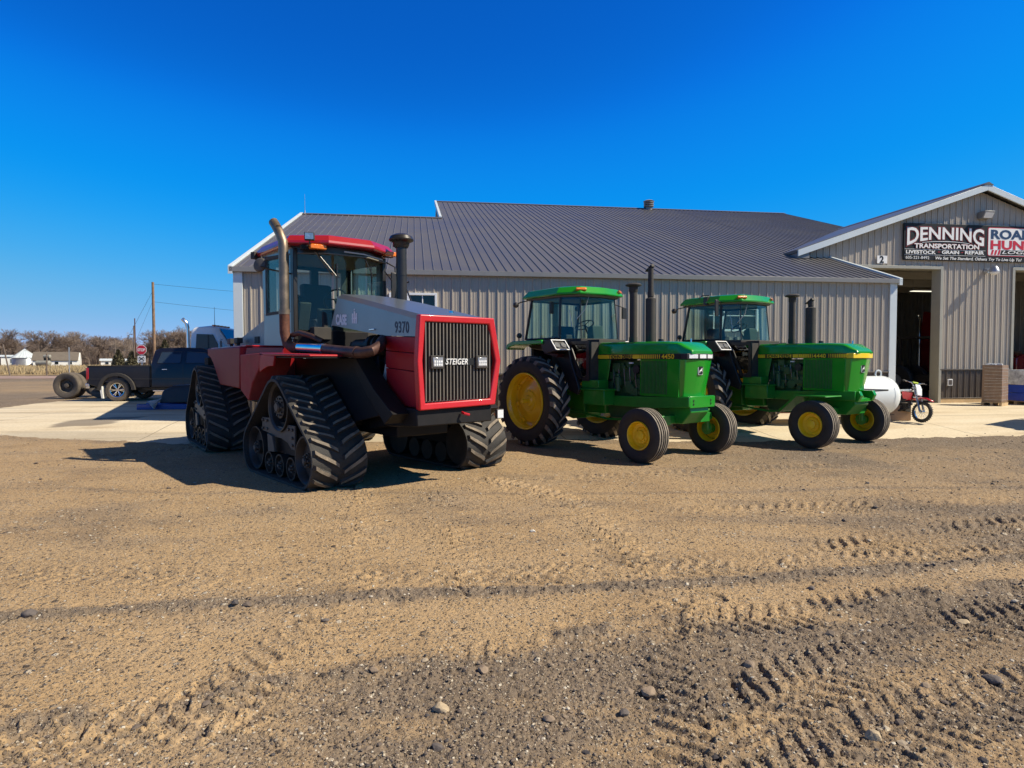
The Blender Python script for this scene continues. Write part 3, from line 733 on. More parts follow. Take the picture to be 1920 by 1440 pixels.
# ================================================================ BUILDINGS
TH = R(8.6)
RIB = 0.2286
def siding(mb, a0, a1, z0, ztop, p, m=0, out=-1, h=0.024, axis='a', phase=0.0):
    """ribbed sheet along a (local x) at local y=p; ztop is a number or a function of a"""
    zt = ztop if callable(ztop) else (lambda a: ztop)
    prof = [(0.0, 0), (0.008, h), (0.030, h), (0.038, 0), (0.092, 0), (0.096, h * .22), (0.106, h * .22), (0.110, 0), (0.158, 0), (0.162, h * .22), (0.172, h * .22), (0.176, 0)]
    k0 = int(math.floor((a0 - phase) / RIB)) - 1
    pts = []
    k = k0
    while phase + k * RIB < a1 + RIB:
        for da, o in prof:
            a = phase + k * RIB + da
            if a0 <= a <= a1: pts.append((a, o))
        k += 1
    pts = [(a0, pts[0][1])] + pts + [(a1, pts[-1][1])]
    # extra break points where a gable slope changes
    vs = []; fs = []
    for i, (a, o) in enumerate(pts):
        if axis == 'a': vs += [(a, p + out * o, z0), (a, p + out * o, zt(a))]
        else: vs += [(p + out * o, a, z0), (p + out * o, a, zt(a))]
    for i in range(len(pts) - 1): fs.append((2 * i, 2 * i + 2, 2 * i + 3, 2 * i + 1) if (out < 0) == (axis == 'a') else (2 * i + 1, 2 * i + 3, 2 * i + 2, 2 * i))
    mb.add(vs, fs, m)

def roof_sheet(mb, a0, a1, p0, z0, p1, z1, m=0, h=0.022, up=True, a1f=None):
    """ribbed roof plane between eave (p0,z0) and ridge (p1,z1); ribs run up the slope"""
    nrm = Vector((0, -(z1 - z0), (p1 - p0))).normalized()
    if nrm.z < 0: nrm = -nrm
    prof = [(0.0, 0), (0.012, h), (0.026, h), (0.038, 0), (0.13, 0)]
    pts = []; k = int(math.floor(a0 / RIB)) - 1
    while k * RIB < a1 + RIB:
        for da, o in prof:
            a = k * RIB + da
            if a0 <= a <= a1: pts.append((a, o))
        k += 1
    pts = [(a0, 0)] + pts + [(a1, 0)]
    vs = []; fs = []
    for a, o in pts:
        vs.append((a, p0 + nrm.y * o, z0 + nrm.z * o)); vs.append((a, p1 + nrm.y * o, z1 + nrm.z * o))
    for i in range(len(pts) - 1): fs.append((2 * i, 2 * i + 2, 2 * i + 3, 2 * i + 1))
    mb.add(vs, fs, m)

def main_building():
    b = empty('metal_shed', (0, 0, 0), TH)
    tag(b, 'long taupe ribbed steel shed with charcoal roof standing behind the green tractors', 'building')
    P0 = 16.1; A0, A1, AT, AR = -4.22, 13.22, 1.1, 19.6
    ZG = 0.18; ZW = 1.32; ZE = 3.80; K = 0.35; EZ = 3.87
    PR1, PR2 = 25.9, 32.0
    zr = lambda p: EZ + K * (p - (P0 - 0.12))
    # front wall with two window holes is made of bays
    W = [(-0.62, 0.55, 2.45, 3.33), (7.62, 9.12, 2.42, 3.06)]
    mb = MB()
    def wall_seg(a0, a1, z0, z1, m): siding(mb, a0, a1, z0, z1, P0, m)
    siding(mb, A0, A1, ZW, W[1][2], P0, 0)
    def band(z0, z1, holes):
        a = A0
        for h0, h1 in holes: siding(mb, a, h0, z0, z1, P0, 0); a = h1
        siding(mb, a, A1, z0, z1, P0, 0)
    band(W[1][2], W[0][2], [(W[1][0], W[1][1])])
    band(W[0][2], W[1][3], [(W[0][0], W[0][1]), (W[1][0], W[1][1])])
    band(W[1][3], W[0][3], [(W[0][0], W[0][1])])
    siding(mb, A0, A1, W[0][3], ZE, P0, 0)
    mb.build('front_wall', M['wall'], b, flat=True)
    mb = MB(); siding(mb, A0, A1, ZG + .12, ZW - .03, P0, 0)
    mb.build('wainscot', M['wainscot'], b, flat=True)
    mb = MB(); mb.box(A0 - .02, A1 + .02, P0 - .045, P0 + .01, ZW - .035, ZW + .012)
    mb.build('wainscot_trim', M['wainscot'], b, bevel=.004)
    mb = MB(); mb.box(A0, A1, P0 - .02, P0 + .02, ZG - .15, ZG + .14)
    mb.build('base_board', M['rust'], b)
    # side walls (ribs along y)
    gab = lambda pr: (lambda p: (zr(p) if p < pr else zr(2 * pr - p)) - .10)
    mb = MB(); siding(mb, P0, 2 * PR1 - P0, ZG, gab(PR1), A0, 0, out=-1, axis='p')
    siding(mb, P0, 2 * PR2 - P0, ZG, gab(PR2), AT, 0, out=-1, axis='p')
    siding(mb, P0, 19.5, ZG, gab(PR2), A1, 0, out=1, axis='p')
    mb.build('side_wall', M['wall'], b, flat=True)
    # opaque backs so that no light leaks inside
    mb = MB()
    mb.box(A0 + .05, A1 - .05, 2 * PR1 - P0 - .05, 2 * PR1 - P0, ZG, ZE)
    mb.build('rear_wall', M['wall'], b)
    # trims
    mb = MB()
    for a, s in ((A0, -1), (A1, 1)):
        mb.box(min(a, a - s * .18) - (.03 if s < 0 else 0), max(a, a - s * .18) + (.03 if s > 0 else 0), P0 - .05, P0 - .02, ZG + .02, ZE + .02)
        mb.box(a + (s * .03 if s < 0 else 0), a + (0 if s < 0 else s * .03), P0 - .02, P0 + .16, ZG + .02, ZE + .02)
    mb.build('corner_trim', M['trim'], b, bevel=.004)
    mb = MB(); mb.box(A0 - .1, A1 + .1, P0 - .14, P0 - .10, EZ - .10, EZ + .015)
    mb.box(A0 - .1, A1 + .1, P0 - .10, P0 + .01, EZ - .10, EZ - .085)
    mb.build('eave_trim', M['trim_grey'], b, bevel=.004)
    rk = MB()
    def rake(a, p0, p1, dz=0, back=None, w=.05, hh=.17):
        pts = [(p0, zr(p0) - hh + .02), (p1, zr(p1) - hh + .02), (p1, zr(p1) + .045), (p0, zr(p0) + .045)]
        rk.prism(pts, 'x', a - w, a + w)
    for a_, q0, q1 in ((A0 - .07, P0 - .14, PR1 + .0), (AT - .05, PR1 + .25, PR2), (A1 + .07, P0 - .14, 19.2)):
        rk = MB(); pts = [(q0, zr(q0) - .15), (q1, zr(q1) - .15), (q1, zr(q1) + .045), (q0, zr(q0) + .045)]; rk.prism(pts, 'x', a_ - .05, a_ + .05)
        rk.build('rake_trim', M['trim'], b, bevel=.005)
    mb = MB()
    roof_sheet(mb, A0 - .06, AT, P0 - .12, EZ, PR1, zr(PR1)); roof_sheet(mb, A0 - .06, AT, 2 * PR1 - P0, EZ, PR1, zr(PR1))
    roof_sheet(mb, AT, A1 + .06, P0 - .12, EZ, PR2, zr(PR2)); roof_sheet(mb, A1 + .06, AR, 19.15, zr(19.15), PR2, zr(PR2))
    roof_sheet(mb, AT, AR, 2 * PR2 - P0, EZ, PR2, zr(PR2))
    rf = mb.build('roof', M['roof'], b, flat=True)
    mb = MB()
    for a0, a1, pr in ((A0 - .1, AT, PR1), (AT - .05, AR, PR2)):
        z = zr(pr)
        mb.prism([(pr - .22, z - .05), (pr, z + .035), (pr + .22, z - .05), (pr, z + .012)], 'x', a0, a1)
    mb.build('ridge_cap', M['roof'], rf)
    mb = MB(); a, z = 11.9, zr(PR2 - .3)
    mb.cyl((a, PR2 - .3, z - .1), (a, PR2 - .3, z + .22), .17, .17, 20)
    for k in range(3): mb.cyl((a, PR2 - .3, z + .12 + k * .1), (a, PR2 - .3, z + .155 + k * .1), .26, .26, 20)
    mb.cyl((a, PR2 - .3, z + .40), (a, PR2 - .3, z + .45), .28, .2, 20)
    mb.build('roof_vent', M['trim_grey'], rf)
    for (w0, w1, z0, z1), mull in zip(W, ((.39, .80), (.33, .64))):
        mb = MB(); f = .055
        y0, y1 = P0 - .055, P0 + .05
        mb.box(w0, w1, y0, y1, z1 - f, z1); mb.box(w0, w1, y0, y1, z0, z0 + f)
        mb.box(w0, w0 + f, y0, y1, z0 + f, z1 - f); mb.box(w1 - f, w1, y0, y1, z0 + f, z1 - f)
        L = w1 - w0; xm = w0 + L * mull[0]
        mb.box(xm - .04, xm + .04, y0 + .004, y1, z0 + f, z1 - f)
        x2 = w0 + L * (mull[0] + 1) / 2; mb.box(x2 - .012, x2 + .012, y0 + .03, y1 - .03, z0 + f, z1 - f)
        x2 = w0 + L * (mull[0]) / 2; mb.box(x2 - .012, x2 + .012, y0 + .03, y1 - .03, z0 + f, z1 - f)
        zm = (z0 + z1) / 2 + .1; mb.box(w0 + f, w1 - f, y0 + .034, y1 - .034, zm - .010, zm + .010)
        wn = mb.build('window', M['frame_white'], b, bevel=.004)
        mb = MB(); mb.box(w0 + f, w1 - f, P0 + .01, P0 + .016, z0 + f, z1 - f); mb.build('pane', M['window_dark'], wn)
    # inside: a dark floor and ceiling so nothing shines through
    mb = MB(); mb.box(A0 + .1, A1 - .1, P0 + .4, P0 + .42, ZG, ZE - .1); mb.build('inner_wall', M['inner_dark'], b)
    # thin lightning rod at the left ridge end
    mb = MB(); mb.cyl((A0 + .05, PR1, zr(PR1)), (A0 + .05, PR1, zr(PR1) + .75), .012, .004, 6)
    mb.cyl((A0 + .05, PR1, zr(PR1)), (A0 + .05, PR1, zr(PR1) + .12), .03, .02, 6); mb.build('lightning_rod', M['steel'], rf)
main_building()

def repair_shop():
    b = empty('repair_shop', (0, 0, 0), TH)
    tag(b, 'gabled taupe steel repair shop with open bay doors and a black sign board', 'building')
    P = 19.05; AC = 18.75; HW = 6.35; AL, ARr = AC - HW, AC + HW; ZG = 0.2; K = .342; ZR = 7.42; ZW = 1.33
    zg = lambda a: ZR - K * abs(a - AC) - .16
    D = [(13.2, 17.32, 4.68), (20.10, 24.2, 4.70)]
    mb = MB(); lo = MB()
    def seg(a0, a1, z0, full=True):
        # split at the peak so the gable stays sharp
        siding(mb, a0, a1, z0, zg, P)
    seg(AL, D[0][0], ZG); seg(D[0][0], D[0][1], D[0][2]); seg(D[0][1], D[1][0], ZW); seg(D[1][0], D[1][1], D[1][2]); seg(D[1][1], ARr, ZW)
    fw = mb.build('front_wall', M['wall'], b, flat=True)
    mb = MB()
    siding(mb, D[0][1], D[1][0], ZG + .17, ZW - .03, P)
    mb.build('wainscot', M['wainscot'], b, flat=True)
    mb = MB(); siding(mb, D[1][1], ARr, ZG + .17, ZW - .03, P); mb.build('wainscot', M['wainscot'], b, flat=True)
    mb = MB(); mb.box(D[0][1] + .02, D[1][0] - .02, P - .045, P + .01, ZW - .035, ZW + .012); mb.box(D[0][1] + .02, D[1][0] - .02, P - .04, P + .01, ZG + .14, ZG + .175)
    mb.box(D[1][1], ARr, P - .045, P + .01, ZW - .035, ZW + .012)
    mb.build('wainscot_trim', M['wainscot'], b, bevel=.004)
    mb = MB(); mb.box(D[0][1] + .06, D[1][0] - .06, P - .03, P + .02, ZG - .1, ZG + .14); mb.box(D[1][1], ARr, P - .03, P + .02, ZG - .1, ZG + .14)
    mb.build('skirt_board', M['wood'], b)
    for d0, d1, zt in D:
        mb = MB()
        dp = .34
        mb.box(d1 - .03, d1, P, P + dp, ZG, zt); mb.box(d0, d0 + .03, P, P + dp, ZG, zt); mb.box(d0 + .03, d1 - .03, P, P + dp, zt - .03, zt)
        mb.box(d1 - .03, d1 + .07, P - .045, P, ZG, zt + .07); mb.box(d0 - .07, d0 + .03, P - .045, P, ZG, zt + .07); mb.box(d0 + .03, d1 - .03, P - .045, P, zt - .03, zt + .07)
        mb.build('door_frame', M['door_trim'], b, bevel=.005)
    # rake trim, roof
    mb = MB()
    for s in (-1, 1):
        pts = [(AC, ZR - .18), (AC, ZR + .02), (AC + s * (HW + .42), ZR + .02 - K * (HW + .42)), (AC + s * (HW + .42), ZR - .18 - K * (HW + .42))]
        mb.prism(pts, 'y', P - .30, P - .25); mb.build('rake_trim', M['trim'], b, bevel=.005); mb = MB()
    mb = MB()
    for s in (-1, 1):
        pts = [(AC, ZR - .05), (AC, ZR + .045), (AC + s * (HW + .45), ZR + .045 - K * (HW + .45)), (AC + s * (HW + .45), ZR - .05 - K * (HW + .45))]
        mb.prism(pts, 'y', P - .25, P + 14)
    mb.prism([(AC - .2, ZR - .01), (AC, ZR + .09), (AC + .2, ZR - .01)], 'y', P - .32, P + 14)
    mb.build('roof', M['roof'], b)
    mb = MB()   # boxed eave return on the left
    mb.box(AL - .42, AL, P - .245, P + 8, ZR - K * (HW + .2) - .30, ZR - K * (HW + .2) - .14)
    mb.build('soffit', M['trim_grey'], b)
    # interior
    mb = MB()
    siding(mb, AL + .1, ARr - .1, ZG, 6.0, P + 13.5, 0)
    siding(mb, P + .4, P + 13.5, ZG, 5.2, ARr - .1, 0, out=-1, axis='p')
    siding(mb, P + .4, P + 13.5, ZG, 5.2, AL + .1, 0, out=1, axis='p')
    mb.build('inner_wall', M['inner_wall'], b, flat=True)
    mb = MB(); siding(mb, P, P + 14, ZG, 5.1, ARr, 0, out=1, axis='p'); siding(mb, P, P + 14, ZG, 5.1, AL, 0, out=-1, axis='p'); mb.build('side_wall', M['wall'], b, flat=True)
    mb = MB(); mb.box(AL + .05, ARr - .05, P + 13.6, P + 13.7, ZG, 6.5); mb.build('rear_wall', M['wall'], b)
    mb = MB(); mb.box(AL + .05, ARr - .05, P + .35, P + 13.6, 5.15, 5.2); mb.build('ceiling', M['inner_wall'], b)
    mb = MB()
    for k in range(5): mb.box(AL + .2, ARr - .2, P + 1.5 + k * 2.4, P + 1.62 + k * 2.4, 4.85, 5.14)
    mb.build('roof_beam', M['inner_wall'], b)
    mb = MB(); mb.box(AL + .1, ARr - .1, P + .3, P + 13.6, ZG - .02, ZG + .008); mb.build('shop_floor', mat('shop_floor', (.09, .085, .08), .6, var=.2), b)
    # utility box low on the wall
    mb = MB(); mb.box(17.63, 17.80, P - .075, P - .02, .78, 1.0); ub = mb.build('outlet_box', M['frame_white'], b, bevel=.006)
    mb = MB(); mb.box(17.655, 17.775, P - .08, P - .075, .81, .97); mb.build('outlet_cover', M['wainscot'], ub)
    return b
repair_shop()

def B(a, p, z):   # building coordinates to world
    return Vector((a * math.cos(TH) - p * math.sin(TH), a * math.sin(TH) + p * math.cos(TH), z))
PW = 19.05
def wall_things():
    # big sign board, local x = along wall, y = out of wall (towards the yard is -y), z up
    o = B(15.85, PW - .10, 4.93)
    s = empty('sign_board', o, TH)
    tag(s, 'long black sign board reading DENNING TRANSPORTATION on the gable wall', 'sign')
    Wd, Hh = 5.85, 1.20
    mb = MB(); mb.box(0, Wd, 0, .05, 0, Hh); mb.build('board', M['sign_black'], s, bevel=.004)
    def T(body, x, z, size, mt, y=-.004, **k):
        return text(body, size, 'lettering', mt, s, face_M((x, y, z), (1, 0, 0), (0, 0, 1)), ext=.003, **k)
    def X(cx): return (cx - 340) * .003088
    def Z(cy, cx=340): return 1.19 - (cy - 517 - (cx - 340) * .016) * .00268
    # DENNING, arched, end letters taller; outline behind
    x0, x1 = X(362), X(1318)
    def arch(body, mt, y, off, grow):
        cx = (x0 + x1) / 2; half = (x1 - x0) / 2
        def wp(c):
            t = (c.x - half) / half
            bot = Z(700) - (t * t) ** 1.3 * .235; top = Z(552) + .0 - .03 * t * t
            k = c.y / .72
            return (c.x + (.0), bot + k * (top - bot) - Z(800), c.z)
        return text(body, 1.0, 'lettering', mt, s, face_M((x0, y, Z(800)), (1, 0, 0), (0, 0, 1)), ext=.003, off=off, xs=(x1 - x0) / 4.62, warp=wp)
    arch('DENNING', M['sign_outline'], -.004, .060, 0)
    arch('DENNING', M['sign_black'], -.009, .038, 0)
    arch('DENNING', M['decal_white'], -.014, .020, 0)
    mb = MB()
    pts = []
    for i in range(13):
        t = -1 + i / 6; pts.append(((x0 + x1) / 2 + t * .88, Z(742) + .05 - .06 * t * t))
    pts2 = [(x, z - .012 - .012 * (1 - abs(i - 6) / 6)) for i, (x, z) in enumerate(pts)]
    mb.prism(pts + pts2[::-1], 'y', -.012, -.006); mb.build('swoosh', M['decal_grey'], s)
    def fit(body, cx0, cx1, cyb, hgt, mt, off=.0, shear=0, y=-.018, space=1.0):
        o_ = T(body, 0, 0, 1.0, mt, y, off=off, shear=shear, space=space)
        xsv = [v.co.x for v in o_.data.vertices]; zz = [v.co.z for v in o_.data.vertices]
        a, bq = min(xsv), max(xsv); zl, zh = min(zz), max(zz)
        sx = (X(cx1) - X(cx0)) / (bq - a); sz = hgt / (zh - zl)
        for v in o_.data.vertices:
            v.co.x = X(cx0) + (v.co.x - a) * sx; v.co.z = Z(cyb, cx0) + (v.co.z - zl) * sz
        return o_
    fit('TRANSPORTATION', 455, 1245, 822, .175, M['sign_outline'], off=.055, y=-.016)
    fit('TRANSPORTATION', 460, 1240, 818, .155, M['decal_white'], off=.03, y=-.022)
    fit('LIVESTOCK', 362, 718, 886, .115, M['decal_white'], off=.03)
    fit('-', 745, 770, 868, .016, M['sign_red'], off=.03)
    fit('GRAIN', 790, 998, 888, .115, M['decal_white'], off=.03)
    fit('-', 1025, 1048, 872, .016, M['sign_red'], off=.03)
    fit('REPAIR', 1070, 1305, 890, .115, M['decal_white'], off=.03)
    fit('605-221-8492', 360, 640, 950, .095, M['decal_white'], off=-.004)
    fit('We Set The Standard, Others Try To Live Up To!', 715, 1772, 968, .125, M['decal_white'], off=.015, shear=.25)
    mb = MB(); mb.box(X(350), X(1325), -.006, -.001, Z(831), Z(827)); mb.box(X(350), X(1325), -.006, -.001, Z(898), Z(894)); mb.build('rule', M['decal_grey'], s)
    # right hand panel
    def rr(x0, x1, z0, z1, r, y0, y1, mt, nm):
        pts = []
        for cx, cz, a0 in ((x1 - r, z1 - r, 0), (x0 + r, z1 - r, 90), (x0 + r, z0 + r, 180), (x1 - r, z0 + r, 270)):
            for k in range(5): a = R(a0 + k * 22.5); pts.append((cx + r * math.cos(a), cz + r * math.sin(a)))
        q = MB(); q.prism(pts, 'y', y0, y1); return q.build(nm, mt, s)
    px0, px1, pz0, pz1 = X(1350), X(2210), .19, 1.14
    rr(px0, px1, pz0, pz1, .06, -.004, -.001, M['sign_red'], 'panel_border')
    rr(px0 + .022, px1 - .022, pz0 + .022, pz1 - .022, .05, -.008, -.004, M['decal_white'], 'panel_face')
    fit('ROAD', 1388, 1905, 697, .315, M['sign_navy'], off=.035, y=-.012)
    fit('HUNTER', 1385, 2150, 826, .305, M['sign_red'], off=.035, y=-.012)
    mb = MB()
    for k in range(3):
        xx = X(1388 + k * 42); mb.prism([(xx, pz0 + .04), (xx + .075, pz0 + .04), (xx + .125, pz0 + .20), (xx + .05, pz0 + .20)], 'y', -.012, -.008)
    mb.build('slash', M['sign_red'], s)
    mb = MB(); mb.prism([(X(1505), pz0 + .04), (X(2180), pz0 + .04), (X(2180), pz0 + .20), (X(1520), pz0 + .20)], 'y', -.011, -.008); mb.build('panel_band', M['sign_black'], s)
    o_ = fit('LOGISTICS', 1525, 2150, 880, .11, M['decal_white'], off=.01, shear=.3, y=-.016)
    # number plate over door 2
    n = empty('number_sign', B(14.93, PW - .05, 4.80), TH); tag(n, 'small white square sign with the number 2 above the open bay', 'sign')
    mb = MB(); mb.box(0, .36, -.01, .012, 0, .25); mb.build('plate', M['decal_white'], n)
    text('2', .30, 'numeral', M['decal_black'], n, face_M((.085, -.012, .025), (1, 0, 0), (0, 0, 1)), ext=.002, off=.012)
    # wall pack light
    l1 = empty('wall_light', B(18.82, PW - .02, 6.34), TH); tag(l1, 'grey wedge shaped wall light near the gable peak', 'light')
    mb = MB(); mb.prism([(0, .23), (-.30, .23), (-.30, .18), (-.20, 0), (0, 0)], 'x', -.19, .19); mb.build('housing', M['trim_grey'], l1, bevel=.012)
    mb = MB(); mb.prism([(-.305, .17), (-.212, .01), (-.207, .01), (-.30, .17)], 'x', -.16, .16); mb.build('lens', M['decal_grey'], l1)
    l2 = empty('yard_light', B(18.98, PW - .02, 4.62), TH); tag(l2, 'round barn light on a bracket between the two bay doors', 'light')
    mb = MB(); mb.cyl((.02, 0, 0), (.02, -.12, .0), .085, .07, 16); mb.cyl((.0, -.1, .0), (.0, -.28, .05), .035, .035, 10); mb.build('bracket', M['galv'], l2)
    mb = MB(); mb.lathe([(.0, .06), (.07, .06), (.10, .02), (.14, -.08), (.15, -.12)], (.0, -.36, .05), 'z', 20); mb.build('housing', M['galv'], l2)
    mb = MB(); mb.ell((0, -.36, -.06), (.135, .135, .11)); mb.build('globe', M['decal_white'], l2)
wall_things()

def in_shop():
    # red truck parked in the dark bay
    t = empty('red_truck', B(22.95, PW + 5.2, .2), TH + R(-80)); tag(t, 'dark red highway truck parked deep inside the open bay', 'truck')
    mb = MB(); mb.box(-3.2, 3.0, -.45, .45, .75, 1.0); mb.build('chassis', M['black'], t)
    mb = MB()
    mb.loft([[(-.9, y, z) for y, z in ((-1.05, .9), (1.05, .9), (1.05, 2.8), (.9, 3.55), (-.9, 3.55), (-1.05, 2.8))], [(.7, y, z) for y, z in ((-1.05, .9), (1.05, .9), (1.05, 2.6), (.9, 3.2), (-.9, 3.2), (-1.05, 2.6))], [(1.3, y, z) for y, z in ((-1.0, .9), (1.0, .9), (1.0, 2.0), (.9, 2.1), (-.9, 2.1), (-1.0, 2.0))]])
    mb.build('cab', M['dark_red'], t, bevel=.03)
    mb = MB(); mb.loft([[(1.3, y, z) for y, z in ((-.95, .9), (.95, .9), (.95, 1.75), (.6, 1.95), (-.6, 1.95), (-.95, 1.75))], [(2.9, y, z) for y, z in ((-.8, .9), (.8, .9), (.8, 1.5), (.5, 1.65), (-.5, 1.65), (-.8, 1.5))]]); mb.build('hood', M['dark_red'], t, bevel=.03)
    mb = MB(); mb.tube([(-1.05, -.9, 1.0), (-1.05, -.9, 3.2), (-1.15, -.9, 3.4)], .065, 12); mb.build('exhaust_stack', M['chrome'], t)
    mb = MB(); mb.tube([(-1.05, .9, 1.0), (-1.05, .9, 3.2), (-1.15, .9, 3.4)], .065, 12); mb.build('exhaust_stack', M['chrome'], t)
    for x, y in ((2.3, -.95), (2.3, .95), (-1.9, -.95), (-1.9, .95), (-3.0, -.95), (-3.0, .95)):
        mb = MB(); mb.lathe([(.28, -.14), (.46, -.15), (.51, -.10), (.51, .10), (.46, .15), (.28, .14)], (x, y, .51), 'y', 28, close=True); w_ = mb.build('wheel', M['tyre'], t)
        mb = MB(); mb.lathe([(0, 0), (.1, -.02), (.24, .02), (.28, -.12), (.29, -.12), (.29, .12), (0, .08)], (x, y, .51), 'y', 24); mb.build('rim', M['galv'], w_)
    l = empty('shop_light', B(21.0, PW + 5.0, 4.52), TH); tag(l, 'long shop light hanging from the ceiling of the open bay', 'light')
    mb = MB(); mb.box(-.5, .6, -.12, .12, 0, .06); mb.build('housing', M['trim_grey'], l); mb = MB(); mb.box(-.48, .58, -.10, .10, -.02, -.002); mb.build('tube', M['light_tube'], l)
    mb = MB(); mb.cyl((-.4, 0, .06), (-.4, 0, .62), .01, .01, 6); mb.cyl((.5, 0, .06), (.5, 0, .62), .01, .01, 6); mb.build('hanger', M['steel'], l)
in_shop()
def shop_machine():
    t = empty('parked_machine', B(20.5, PW + 4.0, .2), TH + R(-60)); tag(t, 'dark wheeled machine with a chrome exhaust just inside the open bay', 'machine')
    for x, y, r in ((.9, -.75, .52), (.9, .75, .52), (-.9, -.8, .62), (-.9, .8, .62)):
        mb = MB(); mb.lathe([(.26, -.15), (r - .05, -.17), (r, -.11), (r, .11), (r - .05, .17), (.26, .15)], (x, y, r), 'y', 28, close=True); w_ = mb.build('wheel', M['tyre'], t)
        mb = MB(); mb.lathe([(0, -.04), (.2, -.05), (.25, -.12), (.26, -.12), (.26, .12), (.2, .05), (0, .04)], (x, y, r), 'y', 20); mb.build('rim', M['galv'], w_)
    mb = MB(); mb.box(-1.3, 1.4, -.35, .35, .55, .85); mb.box(.4, 1.5, -.33, .33, .85, 1.5); mb.build('chassis', M['dark_metal'], t, bevel=.02)
    mb = MB(); mb.box(-.9, -.82, -.55, -.47, .85, 2.35); mb.box(-.9, -.82, .47, .55, .85, 2.35); mb.box(.2, .28, -.55, -.47, .85, 2.3); mb.box(.2, .28, .47, .55, .85, 2.3); mb.box(-.95, .35, -.6, .6, 2.3, 2.38); mb.build('cab_frame', M['dark_metal'], t)
    mb = MB(); mb.tube([(.62, -.36, 1.2), (.62, -.36, 3.5), (.56, -.36, 3.65)], .055, 14); mb.build('exhaust_stack', M['chrome'], t)
    mb = MB(); mb.cyl((1.2, -.2, 1.5), (1.2, -.2, 2.2), .06, .06, 12); mb.build('intake', M['black'], t)
    mb = MB(); mb.box(.5, 1.1, -.98, -.55, 1.12, 1.18); mb.build('front_fender', M['dark_red'], t, bevel=.02)
shop_machine()

# ================================================================ RED TRACKED TRACTOR
def hull_path(circs, n=14):
    """closed belt path round circles given clockwise as seen from -y: list of (s,z,r); returns points, normals, in (x,z)"""
    P = []
    k = len(circs)
    ang = []
    for i in range(k):
        x0, z0, r0 = circs[i]; x1, z1, r1 = circs[(i + 1) % k]
        dx, dz = x1 - x0, z1 - z0; L = math.hypot(dx, dz)
        a = math.atan2(dz, dx) + math.acos(max(-1, min(1, (r0 - r1) / L)))   # left-hand normal for clockwise travel
        ang.append(a)
    for i in range(k):
        x, z, r = circs[i]; a0 = ang[i - 1]; a1 = ang[i]
        while a1 > a0: a1 -= 2 * PI
        while a0 - a1 > 2 * PI: a1 += 2 * PI
        m = max(2, int(n * (a0 - a1)))
        for j in range(m + 1):
            a = a0 + (a1 - a0) * j / m
            P.append((x + r * math.cos(a), z + r * math.sin(a)))
    # resample evenly
    Q = np.array(P + [P[0]]); d = np.hypot(*(Q[1:] - Q[:-1]).T); S = np.concatenate([[0], np.cumsum(d)])
    return Q, S
class Path:
    def __init__(s, Q, S): s.Q, s.S, s.L = Q, S, S[-1]
    def at(s, t):
        t = t % s.L
        x = np.interp(t, s.S, s.Q[:, 0]); z = np.interp(t, s.S, s.Q[:, 1])
        e = .01
        x1 = np.interp((t + e) % s.L, s.S, s.Q[:, 0]); z1 = np.interp((t + e) % s.L, s.S, s.Q[:, 1])
        x0 = np.interp((t - e) % s.L, s.S, s.Q[:, 0]); z0 = np.interp((t - e) % s.L, s.S, s.Q[:, 1])
        dx, dz = x1 - x0, z1 - z0; L = math.hypot(dx, dz) or 1
        return x, z, -dz / L, dx / L     # outward normal is left of travel for clockwise

